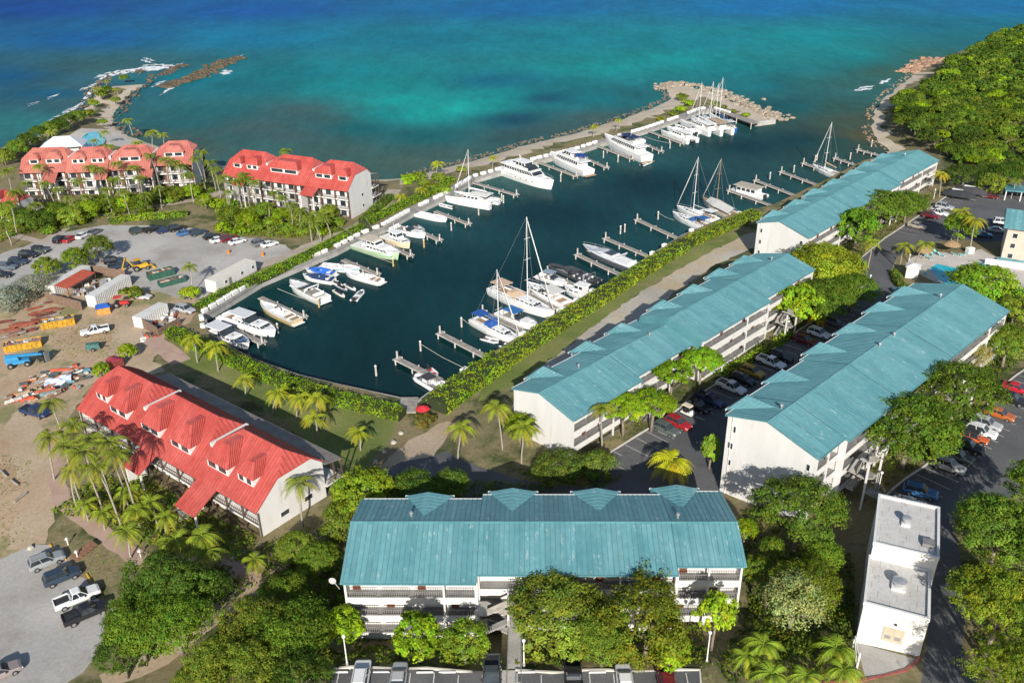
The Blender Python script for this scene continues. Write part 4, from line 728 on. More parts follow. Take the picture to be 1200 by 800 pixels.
def crown_of_fronds(seed):
    """a whole far-away palm crown in one mesh"""
    if seed not in _pc:
        rnd = random.Random(seed); V = []; Fc = []; T = []
        for i in range(17):
            f = FR[[0, 1, 1, 2, 2, 3, 4][i % 7]]; a = i * 2.39996 + rnd.uniform(-.2, .2); s = rnd.uniform(.8, 1.1); o = len(V); c, s_ = math.cos(a) * s, math.sin(a) * s; b = rnd.uniform(.75, 1.25)
            for v in f.vertices: V.append((v.co.x * c - v.co.y * s_, v.co.x * s_ + v.co.y * c, v.co.z * s))
            Fc += [tuple(q + o for q in p.vertices) for p in f.polygons]; T += [b] * len(f.vertices)
        me = bpy.data.meshes.new('crown'); me.from_pydata(V, [], Fc); me.materials.append(FROND); ca = me.color_attributes.new('tone', 'FLOAT_COLOR', 'POINT'); t = np.array(T); ca.data.foreach_set('color', np.stack([t, t, t, np.ones(len(t))], 1).ravel().astype(np.float32)); _pc[seed] = me
    return _pc[seed]
NP = [0]
def palm(px, py, h, label, group, size=1.0, color=(.19, .25, .03), near=True, lean=None, nf=16, base=None):
    """crown centre at px,py, h metres above the ground"""
    NP[0] += 1; i = NP[0]; rnd = random.Random(i * 7 + 1); p = Gz(px, py, h); lean = rnd.choice([.3, .8, 1.4]) if lean is None else lean; a = rnd.random() * 6.28
    t = thing('palm_tree', label, 'palm', (p.x - lean * math.cos(a), p.y - lean * math.sin(a), p.z), a, group)
    k = (round(h), lean)
    if k not in _pt: _pt[k] = palmtrunk(i, k[0], lean)
    tr = obj('trunk', _pt[k], t); tr.scale[2] = h / k[0]
    if near:
        for j in range(nf):
            q = [0, 1, 1, 2, 2, 3, 3, 4][j % 8]; f = obj('frond', FR[q], t, (lean, 0, h)); f.rotation_euler = (0, 0, j * 2.39996 + rnd.uniform(-.2, .2)); s = size * rnd.uniform(.85, 1.12); f.scale = (s, s, s); b = rnd.uniform(.8, 1.2) * (1.12 if q >= 3 else 1); f.color = (color[0] * b * (1.25 if q >= 3 else 1), color[1] * b, color[2] * b, 1)
    else:
        c = obj('crown', crown_of_fronds(i % 4), t, (lean, 0, h)); c.rotation_euler[2] = rnd.random() * 6.28; s = size * rnd.uniform(.9, 1.1); c.scale = (s, s, s); b = rnd.uniform(.85, 1.15); c.color = (*[q * b for q in color], 1)
    return t
def hedge(label, path, w, h, color, seed, dens=75, leaf=.16, wild=.12):
    rg = np.random.default_rng(seed); L = [G(*p) for p in path]; C = []; N = []
    core = MB()
    for i in range(len(L) - 1):
        a, b = L[i], L[i + 1]; d = b - a; ln = d.length; u = d.normalized(); n = Vector((-u.y, u.x, 0)); cnt = int(ln * dens * (w + 2 * h) / 4)
        t = rg.random(cnt); prof = rg.random(cnt) * (w + 2 * h); x = np.where(prof < h, -w / 2, np.where(prof > h + w, w / 2, prof - h - w / 2)); z = np.where(prof < h, prof, np.where(prof > h + w, 2 * h + w - prof, h))
        top = (z >= h - 1e-6); nx = np.where(top, 0, np.sign(x)); nz_ = np.where(top, 1.0, .25)
        lump = wild * np.sin(t * ln * 1.3 + x * 2 + i) + wild * .7 * np.sin(t * ln * 3.1 + 2 * x)
        P = np.array(a)[None] + np.array(d)[None] * t[:, None] + np.array(n)[None] * (x + rg.normal(0, .1, cnt))[:, None]; P[:, 2] += z + lump * (z / h) + rg.normal(0, .1, cnt)
        C.append(P); N.append(np.array(n)[None] * nx[:, None] + np.array([[0, 0, 1.0]]) * nz_[:, None] + rg.normal(0, .45, (cnt, 3)))
        q = n * (w / 2 - .18); zz = h - .2
        core.add([a - q + Vector((0, 0, -.3)), b - q + Vector((0, 0, -.3)), b + q + Vector((0, 0, -.3)), a + q + Vector((0, 0, -.3)), a - q + Vector((0, 0, zz)), b - q + Vector((0, 0, zz)), b + q + Vector((0, 0, zz)), a + q + Vector((0, 0, zz))], [(4, 5, 6, 7), (0, 1, 5, 4), (1, 2, 6, 5), (2, 3, 7, 6), (3, 0, 4, 7)])
    C = np.concatenate(C); N = np.concatenate(N); n = len(C); k = ((C[:, 0] * .9).astype(int) * 7 + (C[:, 1] * .9).astype(int) * 13) % 50
    t = thing('hedge', label, 'hedge'); o = obj('foliage', leafmesh('foliage', C, N, leaf * rg.uniform(.7, 1.4, n), tones(rg, n, k, .1, .2)), t, color=color)
    core.build('dark_core', mat('hedge_core', (.03, .04, .012), .9), t); return t  # core: dark green box filling the hedge so it looks solid
def groundcover(name, label, polys, n, hmax, leaf, color, seed, cat='ground cover'):
    rg = np.random.default_rng(seed); C = []; 
    for poly in polys:
        w = np.array([tuple(G(*p))[:2] for p in poly]); lo, hi = w.min(0), w.max(0); area = .5 * abs(np.dot(w[:, 0], np.roll(w[:, 1], 1)) - np.dot(w[:, 1], np.roll(w[:, 0], 1))); cnt = int(n * area)
        P = lo + (hi - lo) * rg.random((cnt * 3, 2)); ins = np.zeros(len(P), bool); j = len(w) - 1
        for i in range(len(w)):
            xi, yi = w[i]; xj, yj = w[j]; ins ^= ((yi > P[:, 1]) != (yj > P[:, 1])) & (P[:, 0] < (xj - xi) * (P[:, 1] - yi) / (yj - yi + 1e-12) + xi); j = i
        C.append(P[ins][:cnt])
    P = np.concatenate(C); nn = len(P); z = terr_np(P[:, 0], P[:, 1]); lump = np.clip(.5 + .5 * np.sin(P[:, 0] * .9 + 1.3 * np.sin(P[:, 1] * .5)) * np.sin(P[:, 1] * .8 + np.sin(P[:, 0] * .6)), .08, 1)
    z = z + hmax * lump * rg.random(nn) ** .6; k = ((P[:, 0] * .7).astype(int) * 5 + (P[:, 1] * .7).astype(int) * 11) % 60
    me = leafmesh(name, np.concatenate([P, z[:, None]], 1), rg.normal(0, .5, (nn, 3)) + np.array([0, -.1, 1]), leaf * rg.uniform(.6, 1.4, nn), tones(rg, nn, k, .15, .25))
    return obj(name, me, color=color, label=label, cat=cat, kind='stuff')
LIME = (.27, .40, .018); MID = (.17, .26, .024); DARK = (.105, .175, .022); OLIVE = (.20, .265, .028); YEL = (.33, .35, .022); PALE = (.28, .32, .11); SILVER = (.32, .35, .25); RAIN = (.135, .22, .022)
# hedges along the quays
hedge('long clipped hedge between the gravel lot and the left marina boardwalk', [(230, 366), (268, 344), (318, 322), (358, 303), (412, 275), (425, 268)], 2.6, 1.4, (.22, .37, .015), 1)
hedge('clipped hedge running from the beach block out along the left marina boardwalk', [(428, 264), (470, 243), (500, 230), (530, 212)], 2.6, 1.4, (.22, .37, .015), 2)
hedge('hedge along the near end of the marina behind the small palms', [(200, 392), (228, 405), (258, 418), (300, 438), (350, 458), (400, 472), (440, 482), (472, 490)], 2.8, 1.7, (.22, .35, .015), 3)
hedge('big rounded hedge at the lower end of the right marina quay', [(512, 482), (533, 466), (558, 448), (588, 428)], 4.6, 2.4, LIME, 4, wild=.35)
hedge('long bright hedge between the right marina quay and the grassy lane', [(588, 428), (628, 400), (668, 374), (710, 348), (743, 326), (776, 305), (801, 291)], 4.0, 1.7, (0.288, 0.393, 0.022), 5, wild=.25)
hedge('far bright hedge ending at the long teal block on the right quay', [(805, 288), (834, 275), (862, 263), (886, 253)], 3.6, 1.7, (0.288, 0.393, 0.022), 6)
hedge('short rounded hedge beside the white end wall of the beach block', [(425, 263), (440, 248), (458, 233)], 2.4, 1.6, MID, 7)
hedge('hedge bordering the back of the gravel parking lot', [(128, 262), (160, 257), (195, 255), (220, 252)], 2.4, 1.3, LIME, 8)
hedge('hedge around the garden in front of the beach block', [(258, 262), (280, 263), (320, 268), (345, 268)], 2.4, 1.2, MID, 9)
hedge('low curved hedge around the pool hut bed', [(1048, 320), (1052, 332), (1062, 343)], 2.0, 1.0, MID, 10)
hedge('narrow planting hedge along the middle block above the parked pickups', [(842, 444), (870, 428), (905, 408), (925, 393)], 1.8, 1.0, LIME, 11)
# trees in front of and around the front block
T_ = tree
T_(402, 735, 24, 3.6, 'lime', LIME, 'lime green tree at the left corner of the front block', 'trees by the front block'); T_(490, 748, 27, 3.4, 'lime', LIME, 'bright tree under the galleries left of the footbridge', 'trees by the front block')
T_(545, 755, 27, 3.0, 'round', (0.211, 0.309, 0.0242), 'darker tree touching the footbridge stairs of the front block', 'trees by the front block'); T_(655, 728, 56, 5.0, 'big', OLIVE, 'big olive tree right of the footbridge in front of the galleries', 'trees by the front block'); T_(758, 736, 54, 5.0, 'big', (0.221, 0.268, 0.0242), 'big olive tree before the right half of the front block', 'trees by the front block')
T_(785, 765, 24, 2.6, 'lime', LIME, 'small lime tree below the right big olive tree', 'trees by the front block'); T_(706, 748, 34, 4.0, 'big', MID, 'tree filling the gap between the two big olive trees', 'trees by the front block'); T_(838, 722, 22, 5.5, 'lime', LIME, 'tall narrow lime tree at the right corner of the front block', 'trees by the front block', sq=(.9, .9, 1.4))
T_(938, 598, 52, 7.0, 'dome', RAIN, 'large dense domed tree below the blank white gable', 'trees by the front block'); T_(948, 690, 36, 5.0, 'big', (0.192, 0.247, 0.022), 'yellowish tree between the domed tree and the service building', 'trees by the front block'); T_(930, 705, 36, 4.5, 'feather', PALE, 'pale feathery tree with a thin trunk below the domed tree', 'trees by the front block')
T_(905, 642, 14, 4.0, 'round', MID, 'small round tree just left below the domed tree', 'trees by the front block'); T_(886, 668, 18, 4.0, 'round', MID, 'tree beside the right end of the front roof', 'trees by the front block'); T_(874, 620, 14, 4.0, 'round', LIME, 'small lime tree behind the right end of the front roof', 'trees by the front block'); T_(900, 690, 20, 3.0, 'feather', (0.25, 0.289, 0.055), 'pale shrubby tree at the right front corner of the front block', 'trees by the front block')
T_(965, 655, 24, 3.5, 'round', MID, 'tree in shade next to the service building wall', 'trees by the front block')
T_(425, 580, 34, 5.0, 'round', (0.25, 0.33, 0.022), 'yellow green tree between the red block and the front block', 'trees by the front block'); T_(480, 580, 32, 4.0, 'big', DARK, 'dark tree in the shadow behind the front block left end', 'trees by the front block'); T_(400, 612, 24, 3.0, 'round', OLIVE, 'olive bush tree beside the left end of the front block', 'trees by the front block'); T_(528, 572, 24, 2.5, 'round', DARK, 'dark round tree beside the asphalt road behind the front block', 'trees by the front block')
# lower left woods
for i, (x, y, r, h, c) in enumerate([(190, 690, 42, 5.5, DARK), (160, 735, 40, 5.5, MID), (205, 730, 40, 5.0, MID), (240, 690, 26, 4.0, DARK), (140, 765, 26, 4, DARK)]): T_(x, y, r, h, 'big', c, ORD[i] + ' of the dark trees between the gravel parking and dirt path', 'trees by the lower left parking')
for i, (x, y, r, h, c) in enumerate([(345, 640, 22, 2.5, OLIVE), (372, 655, 22, 3.0, MID), (330, 700, 30, 4, MID), (300, 735, 36, 5, OLIVE), (340, 750, 46, 5, MID), (258, 772, 34, 4, OLIVE), (290, 790, 48, 5, (0.211, 0.268, 0.0275)), (350, 795, 40, 4, DARK), (222, 800, 22, 3, OLIVE)]): T_(x, y, r, h, 'big', c, ORD[i] + ' tree down the thicket right of the dirt path', 'thicket right of the dirt path')
# right edge
T_(1172, 622, 48, 7.5, 'big', RAIN, 'large tree right of the service building driveway', 'trees at the right edge'); T_(1172, 708, 48, 8.0, 'big', (0.23, 0.309, 0.022), 'bright large tree in the lower right corner by the driveway', 'trees at the right edge'); T_(1192, 786, 40, 8, 'big', (0.211, 0.289, 0.022), 'lowest tree cut by the lower right corner', 'trees at the right edge')
T_(1066, 505, 56, 6.5, 'dome', RAIN, 'nearer of the two wide dark trees between the tall block and parked cars', 'trees at the right edge', sq=(1.1, 1, 1)); T_(1122, 462, 52, 6.5, 'dome', RAIN, 'farther of the two wide dark trees between the tall block and parked cars', 'trees at the right edge'); T_(1182, 402, 30, 5, 'dome', MID, 'dark tree at the right edge past the tall block', 'trees at the right edge'); T_(1145, 418, 17, 4, 'feather', (0.422, 0.371, 0.11), 'pale brownish flowering tree by the tall block stair', 'trees at the right edge')
T_(1153, 338, 36, 4.5, 'round', (0.192, 0.32, 0.0198), 'bright round tree between the pool and the tall block roof', 'trees at the right edge', sq=(1.1, 1, .8)); T_(1190, 365, 20, 3, 'round', OLIVE, 'olive tree at the right edge below the pool tree', 'trees at the right edge')
for i, (x, y, r) in enumerate([(1232, 580, 44), (1245, 650, 46), (1235, 730, 44), (1215, 860, 42)]): T_(x, y, r, 9, 'big', MID, ORD[i] + ' tall tree just beyond the right and lower frame by the driveway', 'trees beyond the right edge')
# between the blocks
T_(732, 478, 27, 5.5, 'umbrella', LIME, 'left of the paired lime trees at the front of the low block', 'trees between the blocks'); T_(765, 472, 27, 5.5, 'umbrella', LIME, 'right of the paired lime trees at the front of the low block', 'trees between the blocks'); T_(788, 437, 24, 5.8, 'umbrella', (0.192, 0.34, 0.0165), 'left lime umbrella tree where low and middle blocks meet', 'trees between the blocks'); T_(823, 423, 25, 5.8, 'umbrella', (0.192, 0.34, 0.0165), 'right lime umbrella tree where low and middle blocks meet', 'trees between the blocks')
T_(833, 528, 14, 3.2, 'lime', (0.23, 0.351, 0.033), 'narrow upright lime bush beside the blank white gable', 'trees between the blocks', sq=(.8, .8, 1.5)); T_(655, 550, 26, 1.8, 'round', (0.144, 0.196, 0.0275), 'low spreading shrub tree at the corner of the low block', 'trees between the blocks', sq=(1.3, 1, .7)); T_(700, 546, 20, 1.8, 'round', (0.144, 0.196, 0.0275), 'low shrub at the shaded parking corner below the low block', 'trees between the blocks'); T_(610, 502, 18, 3, 'round', LIME, 'round green tree against the white gable of the low block', 'trees between the blocks')
T_(965, 318, 40, 5, 'big', (0.259, 0.309, 0.0198), 'large yellow olive tree between middle and far teal blocks', 'trees between the blocks'); T_(968, 350, 34, 5, 'dome', RAIN, 'dark flat tree at the far end of the middle block', 'trees between the blocks', sq=(1.2, 1, .9)); T_(1000, 340, 28, 5, 'dome', RAIN, 'dark flat tree beside the pool drive', 'trees between the blocks'); T_(935, 357, 25, 4.5, 'lime', LIME, 'bright lime tree at the far corner of the middle block', 'trees between the blocks')
T_(1005, 268, 24, 5, 'lime', (0.134, 0.268, 0.0198), 'bright green tree at the near end of the far block gallery', 'trees between the blocks'); T_(1035, 245, 32, 5, 'dome', RAIN, 'left of two dark domed trees before the far block', 'trees between the blocks'); T_(1064, 240, 24, 5, 'dome', RAIN, 'right of two dark domed trees before the far block', 'trees between the blocks'); T_(1130, 208, 23, 3.5, 'dome', DARK, 'dark round domed tree past the far block', 'trees between the blocks', sq=(1.1, 1, 1))
T_(1125, 268, 20, 4, 'round', MID, 'green tree under the twin palms by the pool', 'trees between the blocks'); T_(1160, 218, 16, 2.5, 'round', OLIVE, 'yellow green bush behind the covered boats', 'trees between the blocks'); T_(1176, 206, 20, 4, 'big', DARK, 'dark tree at the foot of the hill near the carport', 'trees between the blocks')
# left yard trees
T_(115, 292, 16, 3.5, 'round', (0.134, 0.185, 0.022), 'bushy tree over the two dark cars by the fenced yard', 'trees in the yard'); T_(88, 305, 16, 2.5, 'round', MID, 'green shrub tree behind the container fence', 'trees in the yard'); T_(55, 315, 15, 2.2, 'round', OLIVE, 'olive shrub left of the container fence', 'trees in the yard')
T_(40, 338, 20, 2.0, 'feather', SILVER, 'right of the silvery shrubs beside the fenced yard', 'trees in the yard', sq=(1.3, 1, .8)); T_(10, 352, 22, 2.0, 'feather', SILVER, 'left of the silvery shrubs beside the fenced yard', 'trees in the yard', sq=(1.2, 1, .8)); T_(222, 346, 11, 1.2, 'bush', LIME, 'round bush at the near end of the white trailer', 'trees in the yard'); T_(150, 412, 10, 1.5, 'lime', LIME, 'small bush palm on the dirt near the red roof corner', 'trees in the yard'); T_(118, 434, 9, 1.5, 'lime', LIME, 'small leafy bush beside the scrap heap', 'trees in the yard'); T_(155, 345, 11, 1.2, 'bush', OLIVE, 'scrubby bush at the end of the white container', 'trees in the yard')
# garden trees before the far red blocks
rnd = random.Random(5)
for i, (x, y, r) in enumerate([(30, 258, 16), (48, 262, 15), (66, 250, 15), (84, 255, 15), (104, 248, 14), (122, 240, 13), (150, 238, 12), (165, 242, 14), (182, 232, 11), (205, 228, 11), (225, 225, 10), (8, 252, 16), (270, 252, 12), (290, 258, 12), (310, 248, 12), (330, 256, 12), (350, 258, 13), (362, 262, 10), (375, 262, 10), (386, 250, 11), (240, 236, 10)]):
    T_(x, y, r, 2.2, 'round', rnd.choice([MID, LIME, DARK, OLIVE]), ORD[i] + ' garden tree listed along the front of the far red blocks', 'garden trees before the far red blocks')
for i, (x, y, r) in enumerate([(22, 262, 9), (58, 272, 8), (92, 260, 9), (140, 250, 8), (200, 236, 8), (262, 268, 9), (282, 272, 8), (300, 270, 9), (318, 262, 9), (338, 270, 9), (355, 272, 8), (378, 272, 7), (255, 240, 9), (395, 262, 8), (270, 240, 9), (172, 250, 8)]): bush(x, y, r, rnd.choice([LIME, MID, LIME, YEL]), ORD[i] + ' low bright shrub in the gardens before the far red blocks', 'garden shrubs before the far red blocks')
# shrubs by the seaside
for i, (x, y, r) in enumerate([(5, 185, 12), (20, 175, 12), (32, 168, 12), (45, 158, 11), (58, 152, 10), (70, 148, 11), (80, 142, 9), (90, 138, 9)]): T_(x, y, r, 2.5, 'round', rnd.choice([MID, DARK, OLIVE]), ORD[i] + ' shore tree from the left edge along the coast to the headland', 'shore trees by the seaside pool')
for i, (x, y, r) in enumerate([(118, 112, 7), (126, 106, 6), (103, 134, 7), (120, 144, 5), (145, 92, 5), (135, 118, 5), (110, 122, 5)]): bush(x, y, r, rnd.choice([OLIVE, MID]), ORD[i] + ' low shrub up the sandy headland', 'headland shrubs')
for i, (x, y, r) in enumerate([(480, 212, 10), (492, 208, 8), (515, 210, 8), (505, 220, 7), (540, 200, 6), (522, 224, 8), (497, 216, 7)]): bush(x, y, r, rnd.choice([LIME, OLIVE, MID]), ORD[i] + ' beach shrub at the root of the breakwater', 'beach shrubs')
for i, (x, y, r) in enumerate([(800, 114, 7), (806, 121, 6), (798, 128, 6), (838, 122, 6), (845, 126, 5), (858, 131, 4), (875, 135, 4), (788, 134, 5), (775, 140, 5)]): bush(x, y, r, rnd.choice([OLIVE, LIME, YEL]), ORD[i] + ' shrub on the breakwater tip among the rocks', 'breakwater shrubs', sq=(1.4, 1, .7))
groundcover('breakwater_scrub', 'low yellow green scrub growing along the breakwater boardwalk', [[(500, 238), (560, 206), (640, 184), (700, 166), (760, 148), (800, 134), (795, 127), (755, 142), (690, 161), (630, 178), (560, 199), (500, 226)]], 5, .5, .16, OLIVE, 3)
# garden undergrowth
groundcover('undergrowth', 'leafy undergrowth around the front block and the service building', [[(384, 760), (420, 730), (560, 735), (590, 778), (384, 780)], [(604, 778), (604, 735), (820, 735), (835, 780)], [(870, 640), (870, 600), (895, 590), (960, 640), (1000, 650), (1000, 745), (960, 760), (890, 760), (880, 690)], [(300, 640), (400, 610), (405, 700), (390, 770), (330, 760)], [(1040, 575), (1080, 545), (1120, 500), (1165, 455), (1190, 430), (1180, 390), (1000, 540)], [(640, 545), (730, 560), (700, 575), (610, 555)], [(690, 540), (760, 498), (830, 448), (920, 395), (980, 350), (960, 350), (850, 425), (740, 495), (675, 535)], [(940, 300), (1000, 250), (1080, 230), (1110, 220), (1070, 252), (1010, 300), (1008, 330), (975, 350)], [(1130, 345), (1200, 340), (1210, 420), (1150, 440), (1100, 400)], [(130, 790), (150, 700), (250, 655), (300, 688), (230, 735), (160, 790)], [(235, 795), (300, 700), (345, 655), (400, 620), (402, 700), (385, 795)], [(840, 780), (880, 690), (1000, 690), (1003, 790), (850, 800)], [(1140, 600), (1210, 590), (1210, 800), (1150, 800), (1130, 690)], [(500, 560), (640, 570), (640, 585), (440, 590), (400, 570), (440, 560)]], 13, 1.0, .2, (0.115, 0.175, 0.0176), 5)
groundcover('garden_plants', 'mixed garden plants below the red roofed blocks', [[(60, 600), (110, 560), (170, 560), (300, 630), (290, 660), (200, 650), (110, 610)], [(0, 245), (60, 240), (180, 225), (240, 215), (255, 225), (130, 252), (80, 268), (20, 276), (0, 285)], [(255, 262), (250, 235), (300, 240), (400, 262), (405, 272), (340, 280), (260, 275)]], 16, 1.1, .22, (.19, .25, .025), 6)
groundcover('weeds', 'sparse dry weeds over the dirt yard and verges', [[(60, 385), (140, 380), (140, 420), (60, 420)], [(0, 530), (40, 540), (35, 570), (0, 580)], [(85, 640), (150, 660), (165, 700), (110, 680)], [(0, 560), (30, 620), (50, 640), (0, 640)], [(820, 780), (880, 740), (900, 790), (820, 800)]], 5, .15, .12, (0.192, 0.237, 0.0385), 7)
# palms -----------------------------------------------------------
def palms(L, phrase, group, **k):
    for i, (x, y, h, s) in enumerate(sorted(L)): palm(x, y, h, (ORD[i] + ' ' + phrase), group, s, **k)
palms([(226, 397, 5, .95), (252, 405, 5.5, 1.0), (286, 444, 3.6, .8), (325, 460, 4.0, .95), (350, 466, 3.8, .9), (372, 466, 4.5, 1.0), (369, 489, 4.2, .9), (420, 506, 3.4, .85)], 'palm from the left on the lawn behind the marina hedge', 'palms on the marina lawn', color=(0.307, 0.371, 0.0275))
palms([(540, 501, 5.5, 1.0), (582, 477, 8.0, 1.05), (613, 500, 7.0, 1.1)], 'coconut palm from the left before the low block gable', 'palms by the low block', color=(0.25, 0.33, 0.0275))
palm(706, 478, 8.5, 'slim tall palm leaning against the front galleries of the low block', 'palms by the low block', .85)
palm(788, 540, 3.2, 'huge yellow green palm in the shaded parking bay', 'palms by the low block', 1.35, (0.422, 0.454, 0.022), lean=.3, nf=20)
palm(880, 585 - 55, 1.0, 'small cycad palm by the blank gable foot', 'palms by the low block', .4)
palms([(60, 472, 7, .9), (58, 512, 8, 1.1), (76, 522, 10, 1.0), (86, 498, 10, .95), (96, 530, 12, 1.15), (106, 514, 11.5, 1.0), (112, 547, 10.5, 1.0), (128, 518, 12, 1.0), (136, 532, 12, .95), (84, 550, 8.5, .9)], 'palm from the left in the clump by the near red roof', 'tall palms by the near red block')
palms([(148, 622, 4.5, .95), (160, 598, 4, 1.0), (176, 588, 4, .9), (150, 575, 3.5, .9), (185, 655, 4, .9), (205, 632, 5, 1.0), (236, 628, 5.5, 1.05), (240, 648, 4.5, 1.1), (120, 600, 3, .8), (195, 605, 3.5, .8), (298, 655, 2.2, .8), (100, 590, 3, .8)], 'garden palm from the left along the front of the near red block', 'garden palms by the near red block', color=(0.221, 0.309, 0.0308))
palm(350, 566, 7.5, 'single palm against the white end wall of the near red block', 'garden palms by the near red block', .95)
palms([(895, 755, 2.5, .9), (905, 790, 2.5, .9), (980, 760, 2.2, 1.0), (945, 792, 2.0, .8), (875, 768, 2, .7), (988, 785, 2, .9)], 'young palm from the left in the garden left of the service building', 'young palms by the service building', color=(0.23, 0.351, 0.033))
palms([(1022, 284, 6, .95), (1060, 288, 6, .95), (1084, 286, 6, .9)], 'coconut palm from the left around the pool driveway', 'palms by the pool', color=(0.25, 0.32, 0.0308)); palms([(1127, 248, 8, 1.05), (1143, 258, 8, 1.1)], 'of the twin tall palms over the pool car park', 'palms by the pool', color=(0.307, 0.351, 0.0275))
palm(1103, 204, 6.5, 'yellowish palm at the far end of the long block', 'palms by the pool', .95, (0.384, 0.393, 0.033)); palm(957, 373, 1.8, 'yellow low palm beside the parked white car', 'palms by the pool', .8, (0.461, 0.413, 0.011)); palm(1190, 212, 5, 'palm by the carport at the right edge', 'palms by the pool', .8)
palm(222, 312, 6, 'lone palm in the gravel lot next to the white trailer', 'palms in the gravel lot', .8)
L = [(8, 200, 9, 1), (18, 225, 8, 1), (12, 238, 8, .9), (46, 195, 10, .9), (52, 215, 7, .8), (80, 232, 6, .8), (105, 196, 9, .9), (115, 198, 9, .9), (138, 192, 10, .9), (135, 210, 8, .9), (163, 208, 7, .9), (176, 182, 11, .9), (194, 187, 10, .9), (205, 190, 10, .85), (212, 195, 9, .85), (229, 186, 10, .9), (236, 178, 10, .9), (186, 220, 6, .8), (100, 230, 6, .8), (145, 225, 7, .8), (30, 215, 8, .9), (68, 222, 7, .9), (92, 212, 8, .9), (124, 222, 7, .8), (156, 196, 9, .9), (170, 228, 6, .8), (220, 205, 8, .9), (5, 262, 6, .9), (40, 240, 6, .9)]
palms(L, 'tall palm from the left before the faded red block', 'palms before the faded red block', near=False)
L = [(246, 190, 9, .95), (252, 198, 9, .9), (285, 205, 9, .9), (298, 214, 9, .9), (290, 210, 8, .9), (306, 198, 9, .9), (268, 225, 6, .8), (322, 226, 7, .9), (330, 232, 7, .8), (352, 246, 6, .9), (372, 250, 6, .9), (368, 262, 5, .8), (315, 240, 5, .8), (277, 212, 8, .9), (340, 240, 7, .9), (360, 256, 6, .9), (262, 208, 9, .9), (380, 256, 5, .8)]
palms(L, 'tall palm from the left before the beach block', 'palms before the beach block', near=False)
palms([(149, 141, 5, .9), (160, 168, 5, 1), (178, 155, 5, 1.1), (190, 158, 4, .9), (60, 155, 5, .9), (122, 155, 4, .8), (110, 165, 4, .8), (127, 172, 6, 1.0), (136, 105, 4, .7), (113, 104, 4, .8), (108, 118, 4, .8), (125, 95, 4, .7)], 'palm from the left around the seaside pool and headland', 'palms by the seaside pool', near=False, color=(0.307, 0.351, 0.033))
palms([(334, 177, 7, .9)], 'palm rising behind the ridge of the beach block', 'palm behind the beach block', near=False)
palms([(513, 192, 4.5, 1.0), (494, 222, 2.5, .9), (470, 230, 2, .7), (578, 185, 4, .7), (697, 148, 4, .7), (725, 141, 4, .7), (695, 150, 3, .6)], 'small palm from the left along the breakwater beach', 'palms on the breakwater', near=False, color=(0.384, 0.413, 0.022))
# wooded hillside -------------------------------------------------
rg = np.random.default_rng(11); pts = []
near_ = [tuple(G(*p))[:2] for p in [(1215, 214), (1168, 208), (1142, 202), (1118, 190), (1100, 177), (1085, 172)]]
hw_ = np.array([(x + 8.5, y - 4) for x, y in w0(OUTER2[2:5])] + [(x + 14, y - 9) for x, y in w0(OUTER2[5:])] + [(430, 640), (520, 600), (520, 200), (300, 200)] + near_)
def inside(P, w):
    ins = np.zeros(len(P), bool); j = len(w) - 1
    for i in range(len(w)):
        xi, yi = w[i]; xj, yj = w[j]; ins ^= ((yi > P[:, 1]) != (yj > P[:, 1])) & (P[:, 0] < (xj - xi) * (P[:, 1] - yi) / (yj - yi + 1e-12) + xi); j = i
    return ins
cand = rg.random((42000, 2)) * [330, 420] + [110, 225]; cand = cand[inside(cand, hw_) & (cand[:, 0] < cand[:, 1] * .66)]; keep = []
grid_ = {}
for p in cand:
    mind = 2.9 + (p[1] - 240) * .005; gx_, gy_ = int(p[0] // 5), int(p[1] // 5)
    if all((p[0] - q[0]) ** 2 + (p[1] - q[1]) ** 2 > mind * mind for a_ in (-1, 0, 1) for b_ in (-1, 0, 1) for q in grid_.get((gx_ + a_, gy_ + b_), ())): keep.append(p); grid_.setdefault((gx_, gy_), []).append(p)
keep.sort(key=lambda p: p[1] + .3 * p[0]); keep = np.array(keep); kz = terr_np(keep[:, 0], keep[:, 1])
print('hill trees', len(keep)); FC = []
for i, (p, z) in enumerate(zip(keep, kz)):
    r = rg.choice([1.5, 1.9, 2.3, 2.8, 3.5]) + (p[1] - 240) * .003; h = rg.uniform(1.2, 2.4); c = [MID, RAIN, DARK, OLIVE, RAIN, DARK, LIME, MID, (.085, .14, .02)][rg.integers(9)]
    if i < 300: tree_world((p[0], p[1], z), r, h, 'hill', c, 'dense green tree in the canopy covering the wooded hill', 'trees covering the wooded hill', 'hillside_tree', (1, 1, rg.uniform(.8, 1.15)))
    else: FC.append((p[0], p[1], z + h, r, c))
if FC:
    Cs, Ns, Ss, Ts = [], [], [], []
    for i, (x, y, z, r, c) in enumerate(FC):
        C, N, S, T = crown_points(500 + i % 6, nclump=40, per=15, flat=.75, cr=.26, leaf=.11, under=.1); a = i * 1.7; ca_, sa = math.cos(a), math.sin(a); C2 = np.stack([C[:, 0] * ca_ - C[:, 1] * sa, C[:, 0] * sa + C[:, 1] * ca_, C[:, 2]], 1) * r + [x, y, z]
        Cs.append(C2); Ns.append(np.stack([N[:, 0] * ca_ - N[:, 1] * sa, N[:, 0] * sa + N[:, 1] * ca_, N[:, 2]], 1)); Ss.append(S * r); Ts.append(T * (np.array(c) / np.array(MID)))
    obj('hillside_wood', leafmesh('hillside_wood', np.concatenate(Cs), np.concatenate(Ns), np.concatenate(Ss), np.concatenate(Ts)), color=MID, label='far part of the unbroken green wood over the hill', cat='wood', kind='stuff')
